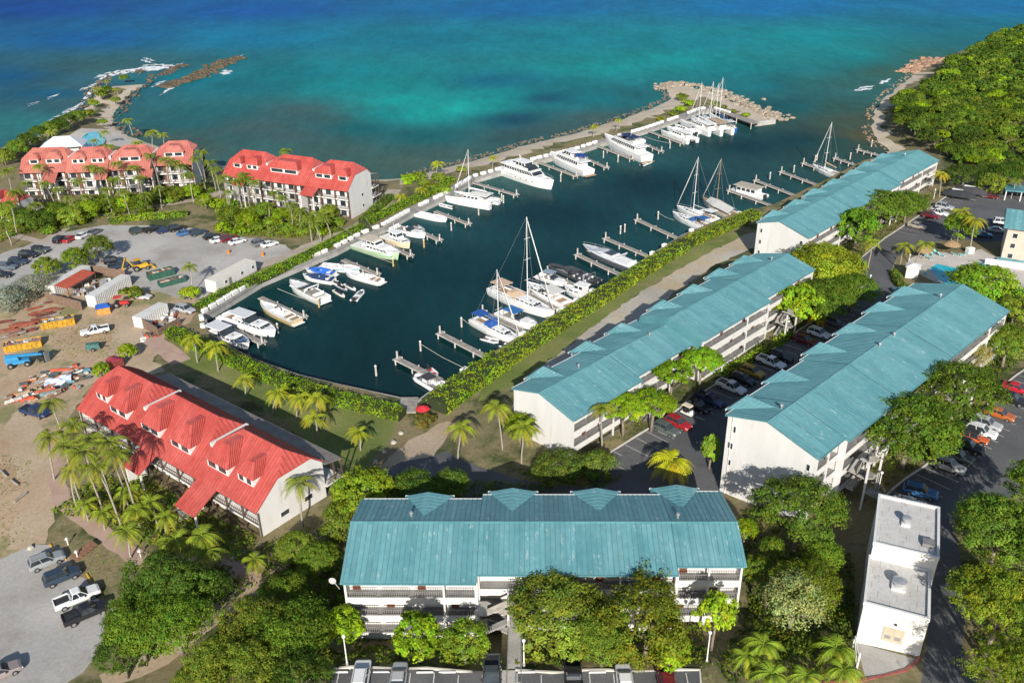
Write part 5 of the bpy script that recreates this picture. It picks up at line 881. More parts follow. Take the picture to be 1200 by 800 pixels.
# ---------------------------------------------------------------- docks
def w_at(px, py, z=0.0): return Vector(gp(px, py, z))
def finger(a, b, label, pile=True):
    A, B = w_at(*a, 1.0), w_at(*b, 1.0); d = B - A; L = d.length; t = thing('finger_pier', label, 'pier', (A.x, A.y, 0), math.atan2(d.y, d.x), 'marina finger piers')
    n = max(2, int(L / 2.2))
    for i in range(n): MB().box(L * i / n + .02, L * (i + 1) / n - .02, -.62, .62, .86, 1.0).build('deck_section', WOODGREY, t)
    for y in (-.72, .63): MB().box(0, L, y, y + .08, .75, .97).build('edge_beam', PILEW, t)
    for x in [.3] + [L * k / 3 for k in (1, 2)]:
        for y in (-.85, .85): MB().tube([(x, y, -2.5), (x, y, 1.15)], .16, 7).build('support_pile', PILEW, t)
    MB().box(-.5, .4, -.95, .95, .84, 1.03).build('end_platform', CONCRETE, t)
    if pile: MB().tube([(-.1, 0, 1.03), (-.1, 0, 2.5)], .2, 8).tube([(-.1, 0, 2.5), (-.1, 0, 2.62)], [.24, .1], 8).build('mooring_post', PILEW, t)
    return t
FING = [((466, 420), (531, 452)), ((516, 390), (581, 423)), ((566, 365), (632, 397)), ((620, 345), (670, 368)), ((642, 319), (703, 347)), ((677, 298), (737, 326)), ((710, 279), (768, 303)), ((747, 257), (806, 284)), ((855, 223), (906, 241)), ((886, 211), (930, 228)), ((916, 201), (957, 216)), ((942, 191), (986, 206)), ((979, 185), (1006, 194)), ((1006, 175), (1032, 182))]
for i, (a, b) in enumerate(FING): finger(a, b, ORD[i] + ' finger pier up the right side of the marina from the boat ramp')
FINGL = [((307, 401), (268, 383)), ((356, 371), (305, 348)), ((442, 321), (402, 304)), ((481, 299), (448, 284)), ((515, 281), (482, 266)), ((549, 262), (510, 247)), ((605, 228), (553, 213)), ((675, 206), (632, 190)), ((711, 196), (674, 180)), ((741, 186), (701, 171)), ((775, 177), (752, 167)), ((800, 168), (762, 154))]
for i, (a, b) in enumerate(FINGL): finger(a, b, ORD[i] + ' finger pier along the left side of the marina from the near corner')
PILES = [(441, 440), (493, 411), (541, 383), (727, 274), (732, 272), (771, 257), (902, 210), (930, 202), (955, 190), (957, 188), (996, 187), (1021, 172), (461, 312), (374, 360), (326, 390), (497, 290), (529, 270), (561, 252), (588, 236), (590, 238), (657, 213), (707, 185), (724, 190), (785, 174), (817, 165)]
for i, p in enumerate(sorted(PILES)):
    q = w_at(*p, 0); m = MB(); m.tube([(0, 0, -3), (0, 0, 2.1)], .2, 8); t = thing('mooring_pile', ORD[i] + ' lone mooring pile from the left standing in the marina water', 'pile', q, 0, 'lone mooring piles'); m.build('post', mat('pile_yellow', (.5, .36, .15), .8) if p in ((461, 312), (374, 360), (497, 290)) else PILEW, t); MB().tube([(0, 0, 2.1), (0, 0, 2.35)], [.25, .05], 8).build('cap', WHITEP, t)
# boardwalk slabs along the left quay
bwk = thing('boardwalk', 'grey concrete boardwalk along the left marina quay', 'boardwalk'); bwk['kind'] = 'structure'; del bwk['category']
L = densify(qw[1:], 4.4); rnd = random.Random(8)
for i in range(len(L) - 1):
    a, b = Vector((*L[i], 0)), Vector((*L[i + 1], 0)); d = (b - a).normalized(); n = Vector((-d.y, d.x, 0)); n = n if n.dot(Vector((-1, .6, 0))) > 0 else -n; w = 2.4; g = d * .03; z0, z1 = 1.2, 1.86 + rnd.uniform(0, .015)
    if (b - a).length < .5: continue
    o_ = n * -.5; q = [a + g + o_, b - g + o_, b - g + n * w, a + g + n * w]; MB().add([(p.x, p.y, z0) for p in q] + [(p.x, p.y, z1) for p in q], [(3, 2, 1, 0), (4, 5, 6, 7), (0, 1, 5, 4), (1, 2, 6, 5), (2, 3, 7, 6), (3, 0, 4, 7)]).build('slab', mat('boardwalk', (.25, .24, .225), .9, (.33, .315, .295), .5, fine=.12, fscale=4), bwk)
# white dock boxes in rows
def dockbox(p, rz, L, label, group):
    t = thing('dock_box', label, 'box', p, rz, group); MB().taper((-L / 2, L / 2, -.42, .42, 0), (-L / 2, L / 2, -.48, .48, .7)).build('body', WHITEP, t); MB().taper((-L / 2 - .05, L / 2 + .05, -.53, .53, .7), (-L / 2 + .1, L / 2 - .1, -.3, .3, .9)).build('lid', WHITEP, t)
k = 0
for i in range(0, len(L) - 1):
    a, b = Vector((*L[i], 0)), Vector((*L[i + 1], 0)); d = b - a
    if d.length < .5 or i % 9 == 8 or i < 3: continue
    n = Vector((-d.y, d.x, 0)).normalized(); n = n if n.dot(Vector((-1, .6, 0))) > 0 else -n
    for f in (.3, .8):
        if rnd.random() < .12: continue
        p = a + d * f + n * .45; dockbox((p.x, p.y, 1.87), math.atan2(d.y, d.x), rnd.choice([1.4, 1.8, 2.0]), 'white dock box in the row along the left boardwalk', 'dock boxes on the left boardwalk'); k += 1
L = densify(qe[1:12], 5.5)
for i in range(len(L) - 1):
    a, b = Vector((*L[i], 0)), Vector((*L[i + 1], 0)); d = b - a
    if rnd.random() < .7: dockbox((a.x + d.x * .5, a.y + d.y * .5, 1.8), math.atan2(d.y, d.x), rnd.choice([1.0, 1.5]), 'white dock box at the right quay edge below the hedge', 'dock boxes on the right quay')
# jetty on the breakwater tip
a, b = w_at(838, 128, 1.5), w_at(888, 146, 1.5); d = b - a; t = thing('jetty', 'grey wooden jetty along the inside of the breakwater tip', 'jetty', (a.x, a.y, 0), math.atan2(d.y, d.x)); n = int(d.length / 2.0)
for i in range(n): MB().box(d.length * i / n, d.length * (i + 1) / n - .03, -2.6, 1.0, 1.95, 2.1).build('deck_section', WOODGREY, t)
for x in (2, 10, 18, d.length - .4): MB().tube([(x, -2.7, -2), (x, -2.7, 2.3)], .18, 7).build('support_pile', PILEW, t)
# ---------------------------------------------------------------- boats
def beam(t, kind):
    if kind == 'sail': k = [(0, .72), (.15, .88), (.4, 1), (.65, .82), (.85, .42), (.95, .16), (1, .02)]
    elif kind == 'slim': k = [(0, .8), (.3, 1), (.7, .85), (.9, .4), (1, .04)]
    else: k = [(0, .92), (.35, 1), (.6, .95), (.78, .74), (.9, .44), (.97, .18), (1, .03)]
    for (a, b), (c, d) in zip(k, k[1:]):
        if t <= c: return b + (d - b) * (t - a) / (c - a)
    return .03
def hull(root, L, B, fb, kind='motor', color=(.78, .77, .75), sheer=.35, well=0.06, deckm=None, stripe=None, N=14, y0=0, boot=(.03, .04, .07), cockpit=None):
    """stern at x=-L/2, bow at +L/2; returns (hull, height function)"""
    h = lambda t: fb * (1 + sheer * t * t)
    rings = []; dk = []
    for i in range(N + 1):
        t = (i / N) ** .85; b = B / 2 * beam(t, kind); z = h(t); x = -L / 2 + L * t; rake = .06 * L * max(0, t - .7) / .3
        rings.append([(x + rake * .0, y0 - b, z), (x - rake * .35, y0 - b * .93, z * .45), (x - rake * .8, y0 - b * .8, -.05), (x - rake, y0 - b * .2, -.35), (x - rake, y0 + b * .2, -.35), (x - rake * .8, y0 + b * .8, -.05), (x - rake * .35, y0 + b * .93, z * .45), (x, y0 + b, z)]); dk.append((x, b, z))
    m = MB(); m.loft(rings, closed=False, cap=False); m.add(rings[0], [tuple(range(8))]); ho = m.build('hull', GEL, root, smooth=False, color=color)
    for p in ho.data.polygons: p.use_smooth = False
    m = MB(); top = []
    for (x, b, z) in dk: top.append([(x, y0 - b + .002, z + .0), (x, y0 - b * .9 - .0, z + .05), (x, y0 - b * .86, z - well), (x, y0 + b * .86, z - well), (x, y0 + b * .9, z + .05), (x, y0 + b - .002, z)])
    m.loft(top, closed=False, cap=False); m.build('deck', deckm or WHITEP, root)
    if stripe:
        m = MB(); s_ = [[(x, y0 + sg * (b * .985 + .012), z * .82) for (x, b, z) in dk] for sg in (-1, 1)]; s2 = [[(x, y0 + sg * (b * .955 + .012), z * .6) for (x, b, z) in dk] for sg in (-1, 1)]
        for u, v in zip(s_, s2):
            for i in range(len(u) - 1): m.add([v[i], v[i + 1], u[i + 1], u[i]], [(0, 1, 2, 3)])
        m.build('hull_stripe', PAINT, root, color=stripe)
    return ho, h
def cabin(root, x0, x1, w, z0, z1, rake0=.3, rake1=.9, tum=.85, win=True, name='cabin', m_=None, wz=(.4, .85), front=True):
    m = MB(); b = (x0, x1, -w / 2, w / 2, z0); t = (x0 + rake0, x1 - rake1, -w / 2 * tum, w / 2 * tum, z1); m.taper(b, t); c = m.build(name, m_ or WHITEP, root)
    if win:
        H_ = z1 - z0; lerp = lambda q: (x0 + rake0 * q, x1 - rake1 * q, w / 2 * (1 + (tum - 1) * q), z0 + H_ * q); a = lerp(wz[0]); d = lerp(wz[1]); e = .012
        for sg in (-1, 1):
            n = max(2, int((x1 - x0) / 1.3))
            for k in range(n):
                f0, f1 = (k + .12) / n, (k + .9) / n; pa = [(a[0] + (a[1] - a[0]) * f, sg * (a[2] + e), a[3]) for f in (f0, f1)]; pd = [(d[0] + (d[1] - d[0]) * f, sg * (d[2] + e), d[3]) for f in (f0, f1)]
                MB().add([pa[0], pa[1], pd[1], pd[0]], [(0, 1, 2, 3)]).build('window', GLASS, c)
        if front: MB().add([(a[1] + e, -a[2] * .88, a[3]), (a[1] + e, a[2] * .88, a[3]), (d[1] + e, d[2] * .88, d[3]), (d[1] + e, -d[2] * .88, d[3])], [(0, 1, 2, 3)]).build('windscreen', GLASS, c)
    return c
def slab(root, x0, x1, w, z, t=.1, name='hardtop', m_=None, color=None, post=None):
    o = MB().taper((x0, x1, -w / 2, w / 2, z), (x0 + .1, x1 - .15, -w / 2 + .1, w / 2 - .1, z + t)).build(name, m_ or WHITEP, root, color=color)
    if post:
        for x in (x0 + .25, x1 - .35):
            for y in (-w / 2 + .15, w / 2 - .2): MB().box(x, x + .06, y, y + .06, post, z).build('post', STEEL, o)
    return o
def rails(root, L, B, h, kind, t0=.55, hh=.65, name='bow_rail'):
    pts = []
    for sg in (-1, 1):
        s = [(-L / 2 + L * t, sg * B / 2 * beam(t, kind) * .93, h(t) + hh) for t in np.linspace(t0, .985, 7)]; pts += s if sg < 0 else s[::-1]
    m = MB(); m.tube(pts, .035, 4)
    for p in pts[::2]: m.tube([(p[0], p[1], p[2] - hh), p], .025, 4, cap=False)
    m.build(name, STEEL, root)
def outboards(root, L, n, z=.55, col=BLACKP):
    for k in range(n):
        y = (k - (n - 1) / 2) * .62; m = MB(); m.taper((-L / 2 - .75, -L / 2 - .1, y - .22, y + .22, z), (-L / 2 - .6, -L / 2 - .15, y - .17, y + .17, z + .62)); m.box(-L / 2 - .5, -L / 2 - .3, y - .08, y + .08, -.5, z); m.build('outboard_motor', col, root)
def seats(root, x, y, z, sx=.7, sy=1.2, m_=None, h=.42, name='seat'): return MB().box(x - sx / 2, x + sx / 2, y - sy / 2, y + sy / 2, z, z + h).box(x - sx / 2 - .12, x - sx / 2, y - sy / 2, y + sy / 2, z, z + h + .35).build(name, m_ or WHITEP, root)
def rig(root, x, z, H, boomL, wood=False, cover=None, jib=True, L=10, B=3, fx=None, sp=2, r=.1):
    mm = TEAK if wood else WHITEP; MB().tube([(x, 0, z), (x - .15, 0, z + H)], [r, r * .65], 8).build('mast', mm, root)
    MB().tube([(x - .1, 0, z + 1.5), (x - boomL, 0, z + 1.35)], .07, 6).build('boom', mm, root)
    if cover: MB().tube([(x - .2, 0, z + 1.75), (x - boomL * .5, 0, z + 1.62), (x - boomL + .2, 0, z + 1.5)], [.26, .2, .1], 7).build('sail_cover', CANVAS, root, color=cover)
    fx = fx if fx is not None else L * .48
    if jib: MB().tube([(fx, 0, z + .2), (x + (fx - x) * .5, 0, z + H * .48), (x + .1, 0, z + H * .95)], [.06, .11, .05], 6).build('furled_jib', CANVAS, root, color=(.7, .68, .62))
    for k in range(sp):
        zz = z + H * (k + 1) / (sp + 1); MB().tube([(x, -.9, zz), (x, .9, zz)], .04, 5).build('spreader', mm, root)
    for sg in (-1, 1): MB().tube([(x - .3, sg * B * .46, z - .1), (x - .05, sg * .9, z + H * .55), (x - .13, 0, z + H * .96)], .022, 4).build('shroud', STEEL, root)
    MB().tube([(-L * .48, 0, z), (x - .15, 0, z + H)], .022, 4).build('backstay', STEEL, root); MB().tube([(fx, 0, z), (x - .15, 0, z + H)], .022, 4).build('forestay', STEEL, root)
def b_cruiser(r, L, B, top=(.62, .63, .65), cam=None, fly=False, hullc=(.8, .79, .77)):
    ho, h = hull(r, L, B, L * .085, color=hullc); z = h(.5); cabin(r, -L * .12, L * .36, B * .72, z - .1, z + .75, .1, 1.6, .8, wz=(.35, .75)); MB().box(-L * .46, -L * .12, -B * .36, B * .36, z - .35, z + .02).build('cockpit_sole', TEAK, r)
    for y in (-B * .38, B * .30): MB().box(-L * .46, -L * .1, y, y + B * .08, z - .1, z + .35).build('coaming', WHITEP, r)
    MB().taper((L * .0, L * .12, -B * .34, B * .34, z + .7), (-L * .02, L * .03, -B * .3, B * .3, z + 1.6)).build('windscreen', GLASS, r); slab(r, -L * .28, L * .05, B * .72, z + 1.75, .12, m_=CANVAS, color=top, post=z); seats(r, -L * .2, 0, z - .1, .8, B * .5); seats(r, -L * .4, 0, z - .1, .8, B * .5)
    for k in range(3): MB().box(L * (.16 + .07 * k), L * (.16 + .07 * k) + .4, -.2, .2, z + .72 - .2 * k, z + .8 - .2 * k).build('hatch', BLACKP, r)
    if cam:
        m = MB(); rg_ = []
        for t in (.62, .72, .82, .92): b = B / 2 * beam(t, 'motor'); rg_.append([(-L / 2 + L * t, -b * .84, h(t) + .07), (-L / 2 + L * t, b * .1 * math.sin(t * 20), h(t) + .1), (-L / 2 + L * t, b * .84, h(t) + .07)])
        m.loft(rg_, closed=False, cap=False).build('bow_paint', PAINT, r, color=cam)
    MB().box(-L / 2 - .9, -L / 2, -B * .4, B * .4, .3, .42).build('swim_platform', WHITEP, r); rails(r, L, B, h, 'motor')
def b_yacht(r, L, B, hullc=(.8, .79, .77), canopy=None, levels=2):
    fb = L * .09; ho, h = hull(r, L, B, fb, color=hullc, sheer=.45, well=.1); z = h(.45)
    MB().box(-L * .46, -L * .3, -B * .4, B * .4, z - .5, z - .42).build('aft_deck', TEAK, r)
    c = cabin(r, -L * .34, L * .27, B * .82, z - .15, z + 1.9, .1, L * .12, .9, wz=(.45, .85)); cabin(r, L * .12, L * .36, B * .6, z - .1, z + .7, .2, 1.6, .75, win=False, name='trunk_cabin')
    slab(r, -L * .42, L * .17, B * .86, z + 1.9, .14, 'flybridge_deck'); z2 = z + 2.05
    for sg in (-1, 1): MB().box(-L * .3, L * .12, sg * B * .4 - .06, sg * B * .4 + .06, z2, z2 + .7).build('bulwark', WHITEP, r)
    MB().taper((L * .04, L * .14, -B * .38, B * .38, z2), (L * .02, L * .06, -B * .34, B * .34, z2 + .9)).build('flybridge_screen', GLASS, r)
    if levels > 1: cabin(r, -L * .14, L * .06, B * .66, z2, z2 + 1.7, .2, .9, .9, wz=(.4, .9), name='wheelhouse'); slab(r, -L * .2, L * .04, B * .7, z2 + 1.72, .12)
    else: slab(r, -L * .22, L * .02, B * .7, z2 + 1.75, .1, 'bimini', CANVAS, canopy or (.7, .7, .7), post=z2)
    if canopy and levels > 1: slab(r, -L * .38, -L * .2, B * .6, z2 + 1.4, .08, 'bimini', CANVAS, canopy, post=z2)
    seats(r, -L * .24, 0, z2, .8, B * .5); seats(r, -L * .02, -.5, z2, .6, .7); MB().tube([(-L * .12, 0, z2 + 1.7), (-L * .14, 0, z2 + 3.4)], .06, 6).tube([(-L * .12 - .5, 0, z2 + 2.9), (-L * .12 + .3, 0, z2 + 2.9)], .12, 6).build('radar_mast', WHITEP, r)
    for k in range(4): MB().tube([(-L * .1 + L * .1 * k - .18, -B * .5 * beam(.4 + .1 * k, 'motor') * .94 - .02, z * .62), (-L * .1 + L * .1 * k + .18, -B * .5 * beam(.4 + .1 * k, 'motor') * .94 - .02, z * .62)], .14, 6).build('porthole', BLACKP, r)
    MB().box(-L / 2 - 1.3, -L / 2, -B * .42, B * .42, .3, .45).build('swim_platform', TEAK, r); rails(r, L, B, h, 'motor', .45, .8)
def b_sportfish(r, L, B, hullc):
    ho, h = hull(r, L, B, L * .085, color=hullc, sheer=.6); z = h(.5); cabin(r, -L * .15, L * .42, B * .8, z - .12, z + 1.1, .1, 3.2, .75, wz=(.35, .7), front=False); cabin(r, -L * .15, L * .08, B * .66, z + .9, z + 2.0, .1, .9, .85, win=True, name='bridge')
    slab(r, -L * .3, L * .0, B * .8, z + 2.15, .12, m_=CANVAS, color=(.55, .48, .38), post=z); MB().box(-L * .46, -L * .16, -B * .38, B * .38, z - .5, z - .4).build('cockpit_sole', TEAK, r)
    for sg in (-1, 1): MB().tube([(-L * .05, sg * B * .4, z + 1), (-L * .55, sg * B * .9, z + 5.5)], .04, 5).build('outrigger', STEEL, r)
    seats(r, -L * .3, 0, z - .4); rails(r, L, B, h, 'motor')
def b_pilot(r, L, B, hullc):
    ho, h = hull(r, L, B, L * .11, color=hullc, sheer=.6); z = h(.5); cabin(r, -L * .05, L * .33, B * .7, z - .2, z + .6, 0, .8, .85, wz=(.35, .75)); cabin(r, -L * .15, L * .15, B * .66, z + .4, z + 1.9, .05, .6, .92, wz=(.45, .9), name='wheelhouse'); slab(r, -L * .22, L * .13, B * .7, z + 1.9, .1)
    MB().tube([(-L * .05, 0, z + 2), (-L * .1, 0, z + 4.2)], .04, 5).build('antenna', WHITEP, r); MB().box(-L * .46, -L * .16, -B * .36, B * .36, z - .6, z - .5).build('cockpit_sole', WOODGREY, r); rails(r, L, B, h, 'motor', .6, .5); outboards(r, L, 2)
def b_console(r, L, B, hullc=(.8, .79, .77), top=True, pad=None, teak=False, eng=2):
    ho, h = hull(r, L, B, L * .085, color=hullc, well=.4, sheer=.4, stripe=pad); z = h(.4) - .4; MB().taper((-.3, .7, -.55, .55, z), (-.2, .4, -.5, .5, z + 1.1)).build('console', WHITEP, r); MB().taper((.35, .45, -.5, .5, z + 1.1), (.1, .2, -.45, .45, z + 1.6)).build('windscreen', GLASS, r); seats(r, -1.0, 0, z, .6, 1.1)
    MB().prism([(L * .12, -B * .3), (L * .34, -B * .16), (L * .34, B * .16), (L * .12, B * .3)], 'z', z, z + .42).build('bow_seat', WHITEP, r); seats(r, -L * .36, 0, z, .5, B * .6)
    if top: slab(r, -1.3, .9, B * .66, z + 2.0, .08, 'tee_top', post=z)
    if teak: MB().box(-L * .46, -L * .26, -B * .28, B * .28, z + .42, z + .46).build('teak_pad', TEAK, r)
    outboards(r, L, eng) if eng else MB().box(-L / 2 - .9, -L / 2, -B * .4, B * .4, .3, .42).build('swim_platform', WHITEP, r)
def b_runabout(r, L, B, hullc=(.8, .79, .77), cover=None, arch=False, stripe=None, bimini=None):
    ho, h = hull(r, L, B, L * .1, color=hullc, well=.08, stripe=stripe); z = h(.5); MB().taper((L * .02, L * .36, -B * .36, B * .36, z - .1), (L * .04, L * .3, -B * .28, B * .28, z + .3)).build('foredeck', WHITEP, r)
    MB().box(-L * .4, L * .05, -B * .34, B * .34, z - .1, z + .02).build('cockpit_sole', WOODGREY, r); MB().taper((L * .02, L * .16, -B * .36, B * .36, z + .1), (-L * .04, L * .02, -B * .3, B * .3, z + .75)).build('windscreen', GLASS, r)
    seats(r, -L * .06, -B * .18, z, .6, .6); seats(r, -L * .06, B * .18, z, .6, .6); seats(r, -L * .34, 0, z, .7, B * .62)
    if cover: MB().loft([[(-L * .48, -B * .47, z + .1), (-L * .48, 0, z + .3), (-L * .48, B * .47, z + .1)], [(-L * .1, -B * .5, z + .1), (-L * .1, 0, z + 1.15), (-L * .1, B * .5, z + .1)], [(L * .1, -B * .48, z + .12), (L * .1, 0, z + .95), (L * .1, B * .48, z + .12)], [(L * .38, -B * .2, z + .25), (L * .38, 0, z + .4), (L * .38, B * .2, z + .25)]], closed=False, cap=False).build('cover', CANVAS, r, color=cover)
    if arch: MB().tube([(-L * .12, -B * .45, z), (-L * .2, -B * .38, z + 1.5), (-L * .2, B * .38, z + 1.5), (-L * .12, B * .45, z)], .14, 6).build('radar_arch', WHITEP, r)
    if bimini: slab(r, -L * .3, L * .04, B * .8, z + 1.5, .06, 'bimini', CANVAS, bimini, post=z)
    MB().box(-L / 2 - .7, -L / 2, -B * .38, B * .38, .25, .36).build('swim_platform', WHITEP, r); rails(r, L, B, h, 'motor', .6, .4)
def b_sail(r, L, B, H, cover=None, bimini=None, hullc=(.8, .79, .77), stripe=None, wood=False, teak=None, sp=2, tarp=None, mast=True, mx=.08):
    ho, h = hull(r, L, B, L * .085, 'sail', hullc, sheer=.25, stripe=stripe, deckm=teak); z = h(.45); cabin(r, -L * .12, L * .26, B * .56, z - .05, z + .5, .1, 1.0, .8, wz=(.3, .8)); MB().box(-L * .42, -L * .14, -B * .2, B * .2, z - .06, z + .07).build('cockpit_sole', TEAK, r)
    for sg in (-1, 1): MB().box(-L * .42, -L * .14, sg * B * .26 - .2, sg * B * .26 + .2, z, z + .35).build('coaming', WHITEP, r)
    MB().tube([(-L * .36, 0, z), (-L * .36, 0, z + .8)], .1, 6).build('wheel_pedestal', STEEL, r)
    if bimini: slab(r, -L * .44, -L * .24, B * .72, z + 1.9, .07, 'bimini', CANVAS, bimini, post=z); MB().taper((-L * .17, -L * .02, -B * .32, B * .32, z + .4), (-L * .17, -L * .1, -B * .28, B * .28, z + 1.2)).build('sprayhood', CANVAS, r, color=bimini)
    if tarp: MB().loft([[(-L * .42, -B * .42, z + .5), (-L * .42, 0, z + 1.6), (-L * .42, B * .42, z + .5)], [(0, -B * .5, z + .5), (0, 0, z + 1.9), (0, B * .5, z + .5)], [(L * .26, -B * .34, z + .5), (L * .26, 0, z + 1.5), (L * .26, B * .34, z + .5)]], closed=False, cap=False).build('awning', CANVAS, r, color=tarp)
    for k in range(3): MB().box(L * (.12 + .08 * k), L * (.12 + .08 * k) + .4, -.2, .2, z + .5 - .1 * k, z + .58 - .1 * k).build('hatch', GLASS, r)
    if mast: rig(r, L * mx, z + .45, H, L * .38, wood, cover, True, L, B, sp=sp)
    rails(r, L, B, h, 'sail', .05, .6, 'guard_rail')
def b_cat(r, L, B, H=None, power=False, top=(.76, .75, .73), stripe=None, tramp=True, bimini=None):
    for sg in (-1, 1): ho, h = hull(r, L, B * .27, L * .1, 'slim', sheer=.15, y0=sg * B * .36, stripe=stripe if sg < 0 else None)
    z = h(.4); MB().box(-L * .42, L * .12, -B * .4, B * .4, z - .5, z - .02).build('bridge_deck', WHITEP, r); cabin(r, -L * .22, L * .18, B * .66, z - .02, z + 1.3, .1, 1.8, .82, wz=(.4, .85)); slab(r, -L * .4, -L * .02, B * .62, z + 1.75, .1, 'hardtop', CANVAS, bimini or top, post=z)
    if tramp: MB().box(L * .12, L * .36, -B * .28, B * .28, z - .2, z - .17).build('trampoline', mat('net', (.42, .36, .3), .9), r); MB().tube([(L * .38, -B * .36, z - .05), (L * .38, B * .36, z - .05)], .1, 6).build('crossbeam', STEEL, r)
    seats(r, -L * .34, 0, z, .6, B * .4)
    if power: MB().box(L * .1, L * .34, -B * .36, B * .36, z - .3, z - .03).build('foredeck', WHITEP, r); outboards(r, L, 2, .5)
    if H: rig(r, L * .06, z + 1.2, H, L * .4, False, (.75, .73, .7), True, L, B, fx=L * .38)
def tubeboat(r, L, B, col, floor=FLOORGREY, R=.24):
    pts = []
    for t in np.linspace(0, 1, 7): pts.append((-L / 2 + L * .72 * t, -B / 2 + R, R * .9 + .05 * t))
    for a in np.linspace(-80, 80, 7): pts.append((L * .22 + math.cos(rad(a)) * (L * .28 - R), math.sin(rad(a)) * (B / 2 - R), R * .9 + .22 * math.cos(rad(a))))
    for t in np.linspace(1, 0, 7): pts.append((-L / 2 + L * .72 * t, B / 2 - R, R * .9 + .05 * t))
    MB().tube(pts, R, 8).build('inflatable_tube', GEL, r, True, color=col); MB().prism([(-L * .44, -B * .36), (L * .2, -B * .36), (L * .38, 0), (L * .2, B * .36), (-L * .44, B * .36)], 'z', -.15, .16).build('floor', floor, r); MB().box(-L * .45, -L * .4, -B * .36, B * .36, .16, .55).build('transom', BLACKP, r)
def b_rib(r, L, B, col=(.7, .7, .7), bimini=None, nseat=3, eng=2, con=True):
    tubeboat(r, L, B, col, R=.16 * B ** .6 + .12)
    if con: MB().taper((0, .8, -.45, .45, .16), (.1, .5, -.4, .4, 1.25)).build('console', BLACKP if sum(col) < .6 else WHITEP, r); MB().tube([(-L * .3, -B * .3, .5), (-L * .32, -B * .25, 2.0), (-L * .32, B * .25, 2.0), (-L * .3, B * .3, .5)], .05, 5).build('frame', STEEL, r)
    for k in range(nseat):
        for sg in (-1, 1): seats(r, -L * .08 - .95 * k, sg * B * .16, .16, .5, .45, BLACKP if k % 2 else WHITEP)
    if bimini: slab(r, -L * .25, L * .1, B * .75, 1.8, .06, 'bimini', CANVAS, bimini, post=.2)
    outboards(r, L * .92, eng, .5)
def b_dinghy(r, L, B, col=(.72, .72, .72), eng=1, floor=FLOORGREY):
    tubeboat(r, L, B, col, floor, .2); MB().box(-L * .12, L * .02, -B * .34, B * .34, .3, .36).build('thwart', WHITEP, r)
    if eng: outboards(r, L * .9, 1, .45)
def b_houseboat(r, L, B):
    for sg in (-1, 1): hull(r, L, B * .24, .6, 'slim', (.7, .7, .69), sheer=.1, y0=sg * B * .36)
    MB().box(-L * .46, L * .42, -B * .48, B * .48, .55, .72).build('platform', WHITEP, r); cabin(r, -L * .3, L * .22, B * .8, .72, 2.6, 0, .1, 1.0, wz=(.35, .8)); slab(r, -L * .36, L * .3, B * .98, 2.65, .14, 'flat_roof', CANVAS, (.42, .37, .30)); railing(r, L * .25, L * .4, -B * .46, .72, .9, STEEL); outboards(r, L * .92, 2, .5)
def b_jetski(r, L, B, col):
    hull(r, L, B, .4, 'slim', col, sheer=.3); MB().taper((-L * .4, L * .1, -.2, .2, .4), (-L * .35, L * .02, -.14, .14, .75)).build('saddle', BLACKP, r); MB().tube([(L * .1, -.35, .95), (L * .1, .35, .95)], .04, 5).taper((0, L * .25, -.22, .22, .42), (L * .05, L * .12, -.12, .12, .95)).build('handlebar', BLACKP, r)
def b_sport(r, L, B):
    ho, h = hull(r, L, B, L * .075, color=(.10, .11, .125), sheer=.3, deckm=mat('silver_deck', (.52, .53, .54), .35, (.58, .59, .6), 1)); z = h(.5); MB().taper((-L * .15, L * .34, -B * .38, B * .38, z - .05), (-L * .1, L * .12, -B * .28, B * .28, z + .85)).build('coachroof', MATS['silver_deck'], r); MB().taper((-L * .1, L * .1, -B * .31, B * .31, z + .55), (-L * .08, L * .02, -B * .26, B * .26, z + 1.05)).build('windscreen', GLASS, r); MB().tube([(-L * .14, -B * .42, z), (-L * .22, -B * .34, z + 1.5), (-L * .22, B * .34, z + 1.5), (-L * .14, B * .42, z)], .16, 6).build('radar_arch', MATS['silver_deck'], r)
    MB().box(-L * .44, -L * .16, -B * .34, B * .34, z - .3, z + .07).build('cockpit', WHITEP, r); seats(r, -L * .38, 0, z + .07, .7, B * .5); MB().box(-L / 2 - 1.2, -L / 2, -B * .4, B * .4, .3, .42).build('swim_platform', TEAK, r); rails(r, L, B, h, 'motor')
def boat(s, b, label, fn, beam_, cat='motor boat', name='motor_boat', dz=0, grow=1.0, **k):
    S, Bw = w_at(*s, .7), w_at(*b, .9); d = Bw - S; L = math.hypot(d.x, d.y) * grow; c = (S + Bw) / 2; t = thing(name, label, cat, (c.x, c.y, dz), math.atan2(d.y, d.x), 'boats in the marina'); fn(t, L, beam_, **k); return t
SAIL = dict(cat='sailing boat', name='sailing_boat')
boat((236, 386), (293, 405), 'white cruiser with grey hardtop and blue painted bow in the near corner', b_cruiser, 4.6, cam=(.05, .16, .33))
boat((262, 371), (324, 391), 'white cruiser with pale grey hardtop beside the blue bowed boat', b_cruiser, 4.6)
boat((348, 377), (305, 356), 'tan hulled open boat with teak engine pad berthed bow to the boardwalk', b_console, 3.6, hullc=(.55, .42, .22), teak=True, top=False, eng=0)
boat((380, 352), (340, 332), 'white sport cruiser with radar arch and pale cockpit next to the blue covers', b_runabout, 4.2, arch=True)
boat((392, 321), (358, 315), 'runabout under a bright blue cover', b_runabout, 2.8, cover=(.02, .12, .5)); boat((391, 329), (355, 322), 'runabout under a dark navy cover', b_runabout, 2.8, cover=(.015, .04, .12))
